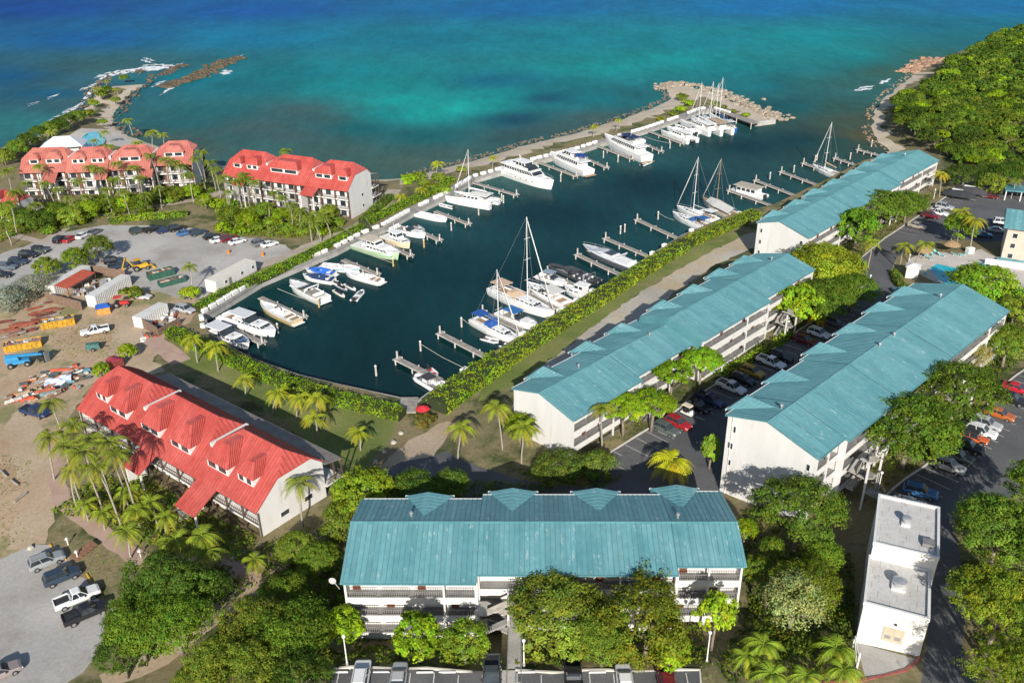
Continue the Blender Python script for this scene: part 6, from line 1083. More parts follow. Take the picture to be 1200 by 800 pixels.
for i, (s, b) in enumerate([((389, 328), (402, 333)), ((394, 332), (407, 338)), ((404, 331), (417, 337)), ((391, 338), (404, 345))]): boat(s, b, ORD[i] + ' jet ski of the cluster beside the covered runabouts', b_jetski, 1.2, 'jet ski', 'jet_ski', col=[(.75, .75, .75), (.1, .12, .16), (.7, .7, .72), (.75, .7, .6)][i])
boat((414, 350), (425, 337), 'small white inflatable tied behind the jet skis', b_dinghy, 1.9, 'dinghy', 'dinghy')
boat((376, 311), (422, 315), 'white open boat with teal hull stripe and centre console', b_console, 3.2, pad=(.03, .3, .36), top=False); boat((446, 330), (404, 318), 'white open boat with teak pad and open bow facing the boardwalk', b_console, 3.2, teak=True, top=False, eng=0)
boat((419, 287), (467, 301), 'sport fishing boat with pale green hull and tan hardtop', b_sportfish, 4.8, hullc=(.42, .56, .36), grow=1.05); boat((450, 277), (481, 288), 'small white pilot house boat with cream hull beside the green fishing boat', b_pilot, 3.6, hullc=(.72, .62, .42))
boat((460, 267), (499, 276), 'low white bow rider beyond the pilot house boat', b_runabout, 3.2); boat((487, 262), (497, 268), 'small grey inflatable beside the low bow rider', b_dinghy, 1.6, 'dinghy', 'dinghy', col=(.4, .4, .4)); boat((489, 250), (524, 257), 'white open boat with a teal awning pole near the hedge corner', b_console, 3.2, top=False); boat((532, 242), (514, 237), 'white inflatable tied below the sailing catamaran', b_dinghy, 1.9, 'dinghy', 'dinghy')
boat((580, 240), (527, 230), 'sailing catamaran with blue striped hull and tan trampoline on the left side', b_cat, 7.0, 'catamaran', 'catamaran', H=13, stripe=(.12, .32, .42), bimini=(.7, .68, .64))
boat((588, 200), (649, 220), 'large white motor yacht with bow toward the open basin', b_yacht, 5.6); boat((690, 204), (645, 184), 'white motor yacht with a bright blue canopy', b_yacht, 5.0, canopy=(.02, .06, .3)); boat((758, 188), (708, 165), 'white flybridge yacht with navy bimini near the breakwater', b_yacht, 5.4, canopy=(.015, .03, .1), levels=1); boat((752, 192), (764, 187), 'inflatable tender at the stern of the flybridge yacht', b_dinghy, 1.9, 'dinghy', 'dinghy')
boat((735, 160), (757, 166), 'small white boat tucked behind the flybridge yacht', b_runabout, 2.8)
boat((812, 166), (780, 154), 'nearer white power catamaran at the breakwater', b_cat, 6.0, 'catamaran', 'catamaran', power=True, tramp=False); boat((815, 156), (786, 148), 'farther white power catamaran at the breakwater', b_cat, 6.0, 'catamaran', 'catamaran', power=True, tramp=False, top=(.5, .5, .5))
boat((838, 157), (803, 143), 'sailing catamaran next to the power catamarans', b_cat, 6.8, 'catamaran', 'catamaran', H=14); boat((852, 157), (816, 140), 'sailing catamaran with a tan awning in the breakwater group', b_cat, 6.4, 'catamaran', 'catamaran', H=13.5, bimini=(.45, .33, .22)); boat((855, 154), (826, 140), 'white hulled sailing boat between the catamarans and the blue hulled one', b_sail, 3.4, H=14, **SAIL); boat((860, 154), (830, 138), 'blue hulled sailing boat with blue sail cover at the breakwater jetty', b_sail, 3.6, H=15.5, cover=(.02, .1, .4), hullc=(.02, .10, .38), bimini=(.6, .6, .6), **SAIL)
# right side
boat((830, 268), (788, 250), 'white sailing boat hull with blue bimini and boom by the far hedge', b_sail, 4.0, H=12, bimini=(.03, .12, .32), cover=(.1, .15, .25), mast=False, **SAIL); boat((840, 259), (793, 243), 'sailing boat with white bimini and furled jib by the far hedge', b_sail, 4.0, H=15, bimini=(.72, .72, .7), **SAIL)
boat((863, 256), (823, 234), 'old sailing boat with varnished wooden mast and pale tarpaulin awning', b_sail, 4.8, H=13, wood=True, tarp=(.55, .55, .52), teak=TEAK, hullc=(.72, .66, .55), **SAIL); boat((881, 250), (864, 246), 'white dinghy behind the wooden masted boat', b_dinghy, 1.8, 'dinghy', 'dinghy', eng=0)
boat((897, 230), (855, 219), 'flat roofed white house boat on the right finger pier', b_houseboat, 4.6, 'house boat', 'house_boat'); boat((986, 208), (952, 194), 'lone white sailing boat with tan sail cover at the far right piers', b_sail, 3.8, H=14.5, cover=(.55, .36, .18), **SAIL)
boat((748, 316), (683, 290), 'sleek dark grey sport yacht with silver deck', b_sport, 4.8)
boat((697, 332), (643, 308), 'long black inflatable tour boat with many seats', b_rib, 3.6, 'inflatable boat', 'inflatable_boat', col=(.05, .055, .06), nseat=5, eng=3); boat((702, 329), (662, 311), 'second black inflatable tour boat lying behind the first', b_rib, 3.2, 'inflatable boat', 'inflatable_boat', col=(.06, .065, .07), nseat=4, eng=2)
boat((631, 322), (665, 332), 'small white bow rider with grey bimini beside the black inflatables', b_runabout, 2.9, bimini=(.25, .32, .38)); boat((700, 350), (661, 337), 'white cabin boat close to the hedge below the black inflatables', b_pilot, 3.8, hullc=(.78, .78, .77)); boat((668, 361), (618, 334), 'white motor cruiser with dark windscreen behind the tallest mast', b_cruiser, 4.6, top=(.66, .64, .6))
boat((577, 340), (650, 371), 'largest white sailing boat with the tallest mast and teak stern deck', b_sail, 5.0, H=19, bimini=(.55, .40, .28), sp=3, **SAIL); boat((555, 375), (611, 401), 'white sailing boat with blue covers at the middle right pier', b_sail, 4.0, H=13, cover=(.02, .09, .33), bimini=(.02, .09, .33), mx=.04, **SAIL); boat((585, 366), (630, 383), 'small white cabin boat with blue canopy between the two sailing boats', b_runabout, 3.6, bimini=(.03, .15, .38))
boat((565, 393), (586, 398), 'grey white inflatable alongside the blue covered sailing boat', b_dinghy, 1.9, 'dinghy', 'dinghy'); boat((587, 401), (609, 406), 'small dinghy with teal floor close to the hedge', b_dinghy, 1.9, 'dinghy', 'dinghy', floor=mat('teal_floor', (.05, .4, .35), .6)); boat((513, 454), (486, 437), 'grey inflatable with dark bimini at the first pier', b_rib, 2.8, 'inflatable boat', 'inflatable_boat', bimini=(.05, .05, .06), nseat=1, eng=1); boat((502, 429), (512, 437), 'little inflatable with red floor on the far side of the first pier', b_dinghy, 1.7, 'dinghy', 'dinghy', floor=mat('red_floor', (.5, .05, .03), .6))
# mooring lines
def line(a, b, label, sag=.3):
    A, B = w_at(*a, 1.6), w_at(*b, 1.4); MB().tube([A, (A + B) / 2 - Vector((0, 0, sag)), B], .05, 4).build('mooring_line', mat('rope', (.5, .47, .38), .9), label=label, cat='rope', group='mooring lines')
line((493, 403), (546, 432), 'long mooring rope from pile to hedge at the lower right quay'); line((541, 373), (568, 390), 'mooring rope from pile to the blue covered sailing boat'); line((325, 338), (374, 355), 'mooring rope stretched before the white sport cruiser'); line((415, 290), (460, 308), 'mooring rope in front of the green fishing boat'); line((771, 249), (790, 258), 'mooring rope from pile to the far sailing boat'); line((550, 222), (588, 232), 'mooring rope beyond the sailing catamaran'); line((755, 160), (785, 168), 'mooring rope near the power catamarans')
# ---------------------------------------------------------------- vehicles
CARS = {}
def car_proto(kind):
    if kind in CARS: return CARS[kind]
    t = bpy.data.objects.new('car', None); COL.objects.link(t)
    S = dict(sedan=[(-2.3, .74, .38, .80), (-2.15, .86, .24, .95), (-1.3, .9, .2, 1.0), (.8, .9, .2, .97), (1.05, .89, .2, .93), (1.95, .84, .22, .80), (2.2, .76, .28, .68), (2.3, .6, .36, .58)],
             suv=[(-2.3, .80, .42, .95), (-2.2, .9, .3, 1.1), (-1.2, .95, .26, 1.12), (.8, .95, .26, 1.1), (1.0, .94, .26, 1.08), (2.0, .9, .28, .98), (2.25, .82, .34, .85), (2.33, .66, .42, .7)],
             pickup=[(-2.8, .9, .5, 1.05), (-2.75, .95, .42, 1.1), (-1.2, .97, .36, 1.1), (1.2, .97, .36, 1.12), (1.4, .96, .36, 1.12), (2.5, .92, .38, 1.04), (2.75, .85, .45, .92), (2.82, .7, .5, .8)],
             jeep=[(-2.0, .78, .5, 1.05), (-1.95, .86, .45, 1.1), (.7, .86, .45, 1.1), (.8, .8, .45, 1.08), (1.9, .72, .5, 1.02), (2.0, .68, .55, .95)])[kind]
    C = dict(sedan=((-1.85, 1.05, .80), (-1.05, .25, .62), .93, 1.42), suv=((-2.18, 1.0, .86), (-1.85, .25, .68), 1.05, 1.72), pickup=((-.75, 1.35, .86), (-.5, .55, .7), 1.08, 1.82), jeep=((-1.9, .72, .8), (-1.82, .5, .74), 1.08, 1.82))[kind]
    m = MB(); rg_ = []
    for x, w, zl, zb in S: rg_.append([(x, -w * .85, zl), (x, -w, zl + .16), (x, -w, zb - .16), (x, -w * .86, zb), (x, w * .86, zb), (x, w, zb - .16), (x, w, zl + .16), (x, w * .85, zl)])
    m.loft(rg_); b = m.build('body', PAINT, t); b['paint'] = 1
    (x0, x1, w0), (x2, x3, w1), z0, z1 = C
    MB().taper((x0, x1, -w0, w0, z0 - .05), (x2, x3, -w1, w1, z1)).build('glasshouse', GLASS, t)
    r_ = MB().taper((x2 - .06, x3 + .05, -w1 - .04, w1 + .04, z1 - .03), (x2 + .1, x3 - .12, -w1 + .1, w1 - .1, z1 + .05)).build('roof', BLACKP if kind == 'jeep' else PAINT, t); r_['paint'] = 1
    pl = MB()   # pillars
    for sg in (-1, 1):
        for xa, xb, wd in ((x0, x2, .1), (x1 - .1, x3 - .08, .1), ((x0 + x1) / 2 - .05, (x2 + x3) / 2 - .03, .09)): pl.add([(xa, sg * (w0 + .008), z0), (xa + wd, sg * (w0 + .008), z0), (xb + wd, sg * (w1 + .008), z1), (xb, sg * (w1 + .008), z1)], [(0, 1, 2, 3)])
    q = pl.build('pillars', PAINT, r_); q['paint'] = 1; q['kind'] = 'stuff'
    if kind == 'pickup':
        MB().box(-2.62, -.9, -.76, .76, 1.09, 1.115).build('bed', BLACKP, t)
        for sg in (-1, 1): o = MB().box(-2.74, -.85, sg * .87 - .09, sg * .87 + .09, 1.06, 1.28).build('bed_side', PAINT, t); o['paint'] = 1
        o = MB().box(-2.76, -2.66, -.78, .78, 1.06, 1.27).build('tailgate', PAINT, t); o['paint'] = 1
    if kind == 'jeep':
        MB().tube([(-2.02, 0, 1.1), (-2.24, 0, 1.1)], .38, 12).build('spare_wheel', TYRE, t)
        for sg in (-1, 1): MB().box(.95, 1.85, sg * .86 - .12, sg * .86 + .12, .88, .95).build('wing', BLACKP, t)
    if kind == 'suv':
        for sg in (-1, 1): MB().box(x2 + .15, x3 - .2, sg * .58 - .02, sg * .58 + .02, z1 + .05, z1 + .1).build('roof_rail', BLACKP, t)
    wb = dict(sedan=1.35, suv=1.4, pickup=1.75, jeep=1.22)[kind]; wr = dict(sedan=.32, suv=.36, pickup=.39, jeep=.41)[kind]; ww = S[2][1]
    for x in (-wb, wb):
        for sg in (-1, 1):
            w = MB().tube([(x, sg * (ww - .2), wr), (x, sg * (ww + .03), wr)], wr, 14).build('wheel', TYRE, t); MB().tube([(x, sg * (ww + .031), wr), (x, sg * (ww + .045), wr)], wr * .6, 10).build('rim', RIM, w)
    xe = S[-1][0]; ze = S[-2][3] - .06
    for sg in (-1, 1): MB().box(xe - .2, xe - .02, sg * .58 - .16, sg * .58 + .16, ze - .2, ze - .02).build('headlight', LAMPGLASS, t); MB().box(S[0][0] - .03, S[0][0] + .1, sg * .62 - .12, sg * .62 + .12, S[0][3] - .3, S[0][3] - .08).build('tail_light', REDLENS, t); MB().box(x3 + .25, x3 + .4, sg * (ww + .1) - .09, sg * (ww + .1) + .09, z0 + .02, z0 + .16).build('mirror', BLACKP, t)
    MB().box(xe - .12, xe + .02, -.4, .4, .45, .62).build('grille', BLACKP, t)
    register(t); CARS[kind] = t; return t
USEDCAR = set()
def paint_tree(o, c):
    for ch in o.children:
        if 'paint' in ch.keys(): ch.color = (*c, 1)
        paint_tree(ch, c)
NM = dict(sedan='car', suv='sport_utility_car', pickup='pickup_truck', jeep='off_road_car')
def car(px, py, ang, kind, col, label, group, dz=.75):
    p = Gz(px, py, dz); t = car_proto(kind)
    if kind in USEDCAR: t = copy_tree(t)
    USEDCAR.add(kind); CARPOS.append((t, p, ang, col, label, group, kind))
CARPOS = []
WH = (.74, .74, .73); BK = (.018, .018, .02); GY = (.16, .17, .18); SV = (.42, .43, .44); NV = (.02, .035, .10); RD = (.35, .02, .025); MR = (.16, .015, .025); OR = (.62, .12, .02); DB = (.03, .05, .08); BL = (.05, .15, .32); DG = (.045, .06, .055); BG = (.36, .31, .25); YL = (.45, .26, .02)
g = 'cars along the back hedge of the gravel lot'
for x, y, k, c, l in [(162, 270, 'suv', DG, 'dark green sport utility car at the left of the back hedge row'), (180, 268, 'pickup', BK, 'black pickup second in the back hedge row'), (193, 269, 'sedan', NV, 'navy car third in the back hedge row'), (207, 267, 'suv', BK, 'black car fourth in the back hedge row'), (217, 272, 'sedan', BL, 'bright blue car in the back hedge row'), (232, 272, 'suv', DB, 'blue black car sixth in the back hedge row'), (248, 276, 'sedan', BK, 'black car left of two white ones in the back hedge row'), (256, 280, 'sedan', WH, 'white car left of the maroon one on the gravel lot'), (268, 279, 'suv', MR, 'maroon car between two white cars on the gravel lot'), (278, 282, 'sedan', WH, 'white car right of the maroon one on the gravel lot'), (305, 284, 'suv', GY, 'grey car near the beach block garden end'), (316, 285, 'sedan', WH, 'white car at the right end of the gravel lot row')]: car(x, y, 42, k, c, l, g)
g = 'cars at the left side of the gravel lot'
for x, y, a, k, c, l in [(71, 280, 75, 'suv', BK, 'dark car beside the red one on the lot edge by the path'), (82, 279, 75, 'sedan', RD, 'small red car on the lot edge by the path'), (97, 275, 75, 'sedan', WH, 'white car on the lot edge by the path'), (110, 271, 75, 'sedan', GY, 'grey car right of the white one on the lot edge'), (47, 293, -8, 'jeep', (.1, .12, .11), 'grey green off road car above the left car row'), (33, 298, -5, 'suv', BK, 'black car second from the top of the left car row'), (21, 306, -5, 'suv', DB, 'dark blue car in the middle of the left car row'), (8, 312, -5, 'suv', (.12, .15, .18), 'blue grey car cut by the left edge'), (2, 321, -5, 'sedan', BK, 'black car at the bottom of the left car row'), (133, 305, 25, 'suv', BK, 'black car under the bushy tree by the fenced yard'), (141, 311, 25, 'pickup', DB, 'dark pickup below the black car by the fenced yard'), (8, 402 - 62, 200, 'sedan', BK, 'dark car tucked by the silvery shrubs')]: car(x, y, a, k, c, l, g)
g = 'vehicles in the work yard'
for x, y, a, k, c, l in [(217, 362, -28, 'suv', SV, 'silver grey car beside the small container yard'), (111, 387, 205, 'pickup', WH, 'white pickup on the dirt track in the yard'), (166, 346, -15, 'sedan', (.6, .55, .53), 'white and red car near the green skips'), (41, 482, -22, 'pickup', NV, 'navy blue pickup beside the scrap heap')]: car(x, y, a, k, c, l, g)
g = 'cars in the lower left gravel parking'
for x, y, k, c, l in [(54, 656, 'suv', (.30, .32, .33), 'silver grey car at the top of the lower left parking'), (72, 674, 'suv', DB, 'dark navy long car in the lower left parking'), (90, 699, 'pickup', WH, 'white pickup in the lower left parking'), (101, 717, 'pickup', BK, 'black pickup at the bottom of the lower left row'), (0, 786, 'sedan', (.3, .25, .24), 'car cut by the lower left edge')]: car(x, y, 36, k, c, l, g)
g = 'cars between the low and tall teal blocks'
for x, y, k, c, l in [(781, 502, 'suv', (.10, .12, .11), 'grey green car next to the red one between the blocks'), (795, 495, 'suv', RD, 'bright red car in the sun between the blocks'), (818, 475, 'suv', BK, 'black car beside the golf cart'), (832, 468, 'pickup', NV, 'navy pickup at the shadow edge between the blocks'), (857, 453, 'pickup', WH, 'nearer of the two white pickups between the blocks'), (871, 444, 'suv', BK, 'black car right of the nearer white pickup'), (882, 435, 'suv', YL, 'yellow and black car between the blocks'), (904, 424, 'pickup', WH, 'farther of the two white pickups between the blocks'), (916, 417, 'suv', BK, 'dark car right of the farther white pickup'), (943, 398, 'suv', MR, 'dark maroon car in shade left of the white car'), (960, 390, 'suv', WH, 'white sport utility car near the yellow palm'), (977, 377, 'pickup', GY, 'grey pickup at the far end of the shaded row')]: car(x, y, -46, k, c, l, g)
car(1056, 342, 100, 'suv', (.05, .2, .24), 'teal car leaving the pool drive behind the tall block', g)
g = 'cars in the upper right car park'
for x, y, a, k, c, l in [(1067, 589, -22, 'sedan', WH, 'white car behind the flat roofed service building'), (1079, 575, -28, 'suv', BL, 'blue car next to the white one at the footbridge end'), (1112, 545, -40, 'suv', (.45, .44, .42), 'large silver car in the upper right row'), (1122, 534, -40, 'suv', (.07, .085, .08), 'dark green car right of the large silver one'), (1134, 522, -40, 'suv', BK, 'black car left of the orange off roader'), (1142, 513, -40, 'jeep', OR, 'bright orange off road car with black top'), (1150, 505, -40, 'suv', WH, 'white car right of the orange off roader'), (1156, 496, -40, 'suv', SV, 'silver car right of the white one'), (1172, 484, -40, 'sedan', (.42, .12, .03), 'burnt orange car with dark roof'), (1186, 467, -40, 'suv', BK, 'black car left of the red one at the right edge'), (1192, 454, -40, 'sedan', (.5, .02, .04), 'red car at the right edge')]: car(x, y, a, k, c, l, g)
g = 'cars in the front car park'
for x, y, a, k, c, l in [(423, 792, 90, 'suv', WH, 'white car at the left of the front car park'), (467, 793, 90, 'sedan', SV, 'silver car second in the front car park'), (576, 792, -90, 'pickup', (.05, .06, .06), 'dark pickup backed in beside the footbridge'), (672, 793, 90, 'pickup', BK, 'black pickup right of the footbridge'), (732, 795, 90, 'sedan', WH, 'white car below the big olive trees'), (781, 796, 90, 'suv', MR, 'maroon car at the right end of the front car park')]: car(x, y, a, k, c, l, g)
g = 'cars around the pool road'
for x, y, a, k, c, l in [(1075, 264, -42, 'sedan', BG, 'beige car nearest the pool drive in the far car park'), (1091, 252, -42, 'suv', MR, 'maroon car in the far car park'), (1099, 249, -42, 'pickup', WH, 'white pickup in the far car park'), (1107, 242, -42, 'suv', SV, 'silver car beside the tarpaulin covered boats'), (1160, 229, -42, 'sedan', MR, 'dark red car past the covered boats'), (1175, 260, -20, 'suv', WH, 'pale car in shade beside the clubhouse'), (1169, 269, -20, 'sedan', SV, 'silver car in shade beside the clubhouse'), (1152, 274, -20, 'sedan', BL, 'blue car in shade behind the pool palms')]: car(x, y, a, k, c, l, g)
bpy.context.view_layer.update()
for t, p, a, c, l, g, k in CARPOS:
    t.name = NM[k]; t.location = (p.x, p.y, p.z + .01); t.rotation_euler[2] = rad(a); t['label'] = l; t['category'] = 'pickup' if k == 'pickup' else 'car'; t['group'] = g; paint_tree(t, c)
# golf cart
t = thing('golf_cart', 'beige roofed golf cart parked beside the red car', 'golf cart', Gz(806, 481, .8), rad(-46)); MB().box(-1.1, 1.1, -.55, .55, .3, .6).taper((.55, 1.15, -.52, .52, .6), (.6, .9, -.48, .48, 1.0)).build('body', WHITEP, t); MB().box(-.5, .1, -.5, .5, .6, .85).box(-.6, -.48, -.5, .5, .6, 1.2).build('seat', BLACKP, t); r_ = MB().taper((-1.0, .8, -.6, .6, 1.85), (-.9, .7, -.5, .5, 1.95)).build('roof', mat('cart_roof', (.6, .52, .4), .7), t)
for x in (-.9, .7):
    for y in (-.52, .48): MB().box(x, x + .04, y, y + .04, .6, 1.85).build('roof_post', STEEL, r_); MB().tube([(x * .9, y - .02, .24), (x * .9, y + .08, .24)], .24, 10).build('wheel', TYRE, t)
# boats under tarpaulins on trailers
for i, (x, y, c) in enumerate([(1122, 233, (.03, .035, .04)), (1136, 229, (.05, .05, .055))]):
    t = thing('covered_boat', ('nearer' if i == 0 else 'farther') + ' boat under a black and white tarpaulin on its trailer', 'covered boat', G(x, y), rad(-40), 'covered boats in the far car park'); MB().loft([[(X, -w, .9), (X, -w * .7, z), (X, 0, z + .35), (X, w * .7, z), (X, w, .9)] for X, w, z in ((-4, 1.0, 1.6), (-2, 1.3, 2.3), (1, 1.3, 2.4), (3, .9, 2.0), (4.4, .15, 1.5))]).build('tarpaulin', CANVAS, t, color=c); MB().loft([[(X, -w, 2.32), (X, 0, 2.8), (X, w, 2.32)] for X, w in ((-1.8, .7), (1.0, .7))], closed=False, cap=False).build('pale_panel', CANVAS, t, color=(.55, .55, .55)); MB().box(-3.5, 4.8, -.08, .08, .45, .6).build('trailer_beam', GREYMETAL, t)
    for sg in (-1, 1): MB().tube([(-1, sg * 1.0, .35), (-1, sg * 1.2, .35)], .35, 10).build('wheel', TYRE, t)
# parking markings and kerbs
PAINTW = mat('road_paint', (.62, .62, .60), .8, (.45, .45, .43), 2.0)
def ribbon(name, pts, w, z, m_, h=.0, **k):
    P = densify([tuple(G(*p))[:2] for p in pts], 2.5); m = MB(); A = np.array(P); zz = terr_np(A[:, 0], A[:, 1]); top = []
    for i in range(len(P)):
        d = A[min(i + 1, len(P) - 1)] - A[max(i - 1, 0)]; d = d / (np.hypot(*d) + 1e-9); n = np.array([-d[1], d[0]]) * w / 2; top.append(((A[i] + n), (A[i] - n), zz[i] + z))
    if h: m.loft([[(*a, q - .3), (*a, q + h), (*b, q + h), (*b, q - .3)] for a, b, q in top])
    else: m.loft([[(*a, q), (*b, q)] for a, b, q in top], closed=False, cap=False)
    return m.build(name, m_, **k)
KERB = mat('kerb', (.55, .52, .46), .9, (.64, .6, .54), .8)
ribbon('kerb', [(384, 785), (588, 785)], .22, 0, KERB, .14, kind='structure'); ribbon('kerb', [(604, 785), (820, 785), (823, 830)], .22, 0, KERB, .14, kind='structure'); ribbon('kerb', [(690, 548), (705, 536), (762, 501), (820, 462), (920, 397), (985, 355), (1012, 335)], .25, 0, KERB, .14, kind='structure'); ribbon('kerb', [(1036, 583), (1085, 545), (1112, 518), (1165, 464), (1225, 412)], .25, 0, KERB, .14, kind='structure'); ribbon('kerb', [(1006, 305), (1037, 279), (1080, 251), (1112, 228)], .25, 0, KERB, .14, kind='structure')
ribbon('red_kerb', [(965, 800), (1010, 797), (1062, 785), (1078, 770)], .3, .02, mat('red_kerb', (.28, .075, .06), .85, (.34, .12, .1), 1.0), .12, kind='structure')
mk = []
for x in (412, 436, 461, 486, 511, 535, 560, 630, 657, 686, 713, 741, 768, 795): mk.append(((x, 787), (x + (x - 620) * .03, 815)))
A0, A1 = G(705, 536), G(985, 355); d = (A1 - A0).normalized(); nrm = Vector((d.y, -d.x, 0)); sp = 2.62
def stalls(a, b, depth, name, flip=1):
    A, B = G(*a), G(*b); d = (B - A); L = math.hypot(d.x, d.y); d /= L; n = Vector((d.y, -d.x, 0)) * flip
    for i in range(int(L / 2.65) + 1):
        s = A + d * (i * 2.65) + n * .3; e = s + n * depth; m = MB(); w = d * .06; zs = [terr(s.x + (e.x - s.x) * q, s.y + (e.y - s.y) * q) + .03 for q in (0, .5, 1)]; r = []
        for q, z in zip((0, .5, 1), zs): p = s + (e - s) * q; r.append([(p.x - w.x, p.y - w.y, z), (p.x + w.x, p.y + w.y, z)])
        m.loft(r, closed=False, cap=False).build('bay_line', PAINTW, STR)
STR = obj('parking_markings', None, kind='structure')
stalls((705, 536), (762, 501), 5.0, 'a'); stalls((762, 501), (820, 462), 5.0, 'b'); stalls((820, 462), (985, 355), 5.0, 'c'); stalls((1062, 563), (1112, 518), 5.0, 'd'); stalls((1112, 518), (1215, 420), 5.0, 'e'); stalls((398, 786), (586, 786), 5, 'f'); stalls((606, 786), (818, 786), 5, 'g'); stalls((1050, 271), (1112, 228), 4.6, 'h')
for x in (398, 447, 498, 524, 549, 617, 643, 700, 757): # concrete wheel stops
    p = G(x, 787.5); t = obj('wheel_stop', None, None, p, 0, label=f'white concrete wheel stop in the front car park', cat='wheel stop', group='white wheel stops of the front car park'); MB().taper((-.95, .95, -.1, .1, 0), (-.9, .9, -.06, .06, .14)).build('block', WHITEP, t)
for i, (x, y) in enumerate([(61, 641), (75, 652), (104, 676), (117, 691), (136, 711)]):
    t = thing('wheel_stop', ORD[i] + ' yellow wheel stop down the lower left gravel parking', 'wheel stop', G(x, y), rad(-50), 'yellow wheel stops'); MB().taper((-.9, .9, -.12, .12, 0), (-.85, .85, -.07, .07, .16)).build('block', mat('yellow_paint', (.62, .33, .03), .7), t)
# globe lamps
def lamp(px, py, h, label):
    p = G(px, py); t = thing('street_lamp', label, 'lamp post', p, 0, 'white globe lamp posts'); MB().tube([(0, 0, -.2), (0, 0, h)], [.09, .06], 7).build('post', WHITEP, t); MB().tube([(0, 0, -.1), (0, 0, .3)], .16, 8).build('base', CONCRETE, t); rg_ = [[(math.cos(k * .6283) * r, math.sin(k * .6283) * r, h + .28 + z) for k in range(10)] for r, z in ((.06, -.2), (.16, -.15), (.21, 0), (.16, .15), (.03, .21))]; MB().loft(rg_).build('globe', mat('globe', (.82, .82, .8), .3), t, True)
for x, y, h, l in [(407, 779, 4.0, 'white globe lamp at the left corner of the front car park'), (614, 779, 3.4, 'white globe lamp right of the footbridge'), (828, 776, 4.2, 'white globe lamp at the right corner of the front car park'), (1027, 584, 4.2, 'white globe lamp at the tall block footbridge'), (774, 492, 3.8, 'white globe lamp behind the red car'), (845, 440, 3.0, 'white globe lamp right of the umbrella trees'), (922, 394, 3.0, 'white globe lamp by the middle block stairs'), (1063, 316, 3.4, 'white globe lamp by the pool hut'), (1121, 284, 2.6, 'white globe lamp under the twin palms'), (1094, 233, 2.4, 'white globe lamp near the yellowish palm'), (1018, 336, 2.4, 'white globe lamp at the round bend of the pool drive'), (1180, 352, 2.2, 'white globe lamp behind the bright pool tree')]: lamp(x, y, h, l)
for i, (x, y) in enumerate([(165, 652), (80, 638), (91, 653)]):
    t = thing('path_light', ORD[i] + ' short white light post by the brick path listed from the palms', 'path light', G(x, y), 0, 'path lights'); MB().tube([(0, 0, -.1), (0, 0, 1.0)], .09, 7).build('post', WHITEP, t); MB().taper((-.2, .2, -.2, .2, 1.0), (-.08, .08, -.08, .08, 1.25)).build('hood', WHITEP, t)
# steps down to the lower left parking
t = thing('garden_steps', 'brown wooden steps between the palms and the parking', 'steps', G(86, 655), rad(52)); 
for k in range(6): MB().box(k * .55, k * .55 + .5, -.8, .8, .05 + .12 * k, .17 + .12 * k).build('step', mat('step_wood', (.22, .11, .07), .8, (.3, .16, .1), 2), t)
# white gate frame by the service building
t = thing('white_gate', 'white tubular gate leaning at the lower left of the service building', 'gate', G(1004, 782), rad(78)); MB().tube([(0, 0, 0), (0, 0, 1.5), (3.2, 0, 1.5), (3.2, 0, 0), (0, 0, 0)], .06, 5).build('frame', WHITEP, t); MB().tube([(0, 0, .1), (3.2, 0, 1.4)], .05, 5).build('brace', WHITEP, t); MB().tube([(0, 0, -.2), (0, 0, 2.2)], .12, 6).build('post', WHITEP, t)
# sun loungers on the pool deck
for i, (x, y) in enumerate([(1085, 300), (1092, 299), (1097, 297), (1103, 300), (1119, 299), (1126, 300), (1131, 298), (1084, 322), (1078, 316), (1090, 304)]):
    t = thing('sun_lounger', ORD[i] + ' turquoise sun lounger listed around the pool deck', 'sun lounger', G(x, y), rad(60 + 25 * i), 'turquoise sun loungers'); c = mat('turquoise_sling', (.25, .55, .52), .7); MB().box(-.9, .35, -.32, .32, .3, .36).build('bed', c, t); MB().add([(.35, -.32, .33), (.95, -.32, .75), (.95, .32, .75), (.35, .32, .33)], [(0, 1, 2, 3)]).build('backrest', c, t)
    for xx in (-.8, .3):
        for yy in (-.3, .26): MB().box(xx, xx + .05, yy, yy + .05, 0, .3).build('leg', WHITEP, t)
t = thing('lifeguard_box', 'white towel box on the pool deck edge', 'box', G(1136, 296), rad(20)); MB().box(-.8, .8, -.6, .6, 0, 1.1).build('body', WHITEP, t); MB().taper((-.9, .9, -.7, .7, 1.1), (-.7, .7, -.4, .4, 1.35)).build('lid', WHITEP, t)
# red umbrella and kayaks by the boat ramp
t = thing('parasol', 'red parasol beside the boat ramp', 'parasol', G(496, 489), 0); MB().tube([(0, 0, 0), (0, 0, 2.3)], .04, 6).build('pole', STEEL, t); MB().loft([[(math.cos(k * .7854) * r, math.sin(k * .7854) * r, z) for k in range(8)] for r, z in ((1.3, 1.8), (.7, 2.15), (.05, 2.4))], cap=False).build('canopy', CANVAS, t, color=(.62, .03, .04))
bush(498, 494, 12, (.16, .14, .03), 'small orange flowering bush by the boat ramp', None)
for i, (a, b) in enumerate([((506, 470), (519, 459)), ((503, 476), (507, 470)), ((510, 471), (521, 462))]):
    A, B = G(*a), G(*b); d = B - A; t = thing('kayak', ['longest white kayak stacked by the big rounded hedge', 'short white kayak at the boat ramp corner', 'second long white kayak stacked by the big rounded hedge'][i], 'kayak', (A + B) / 2 + Vector((0, 0, .35)), math.atan2(d.y, d.x), 'kayaks at the ramp'); hull(t, max(2.0, d.length), .75, .35, 'slim', (.78, .78, .76), N=8)
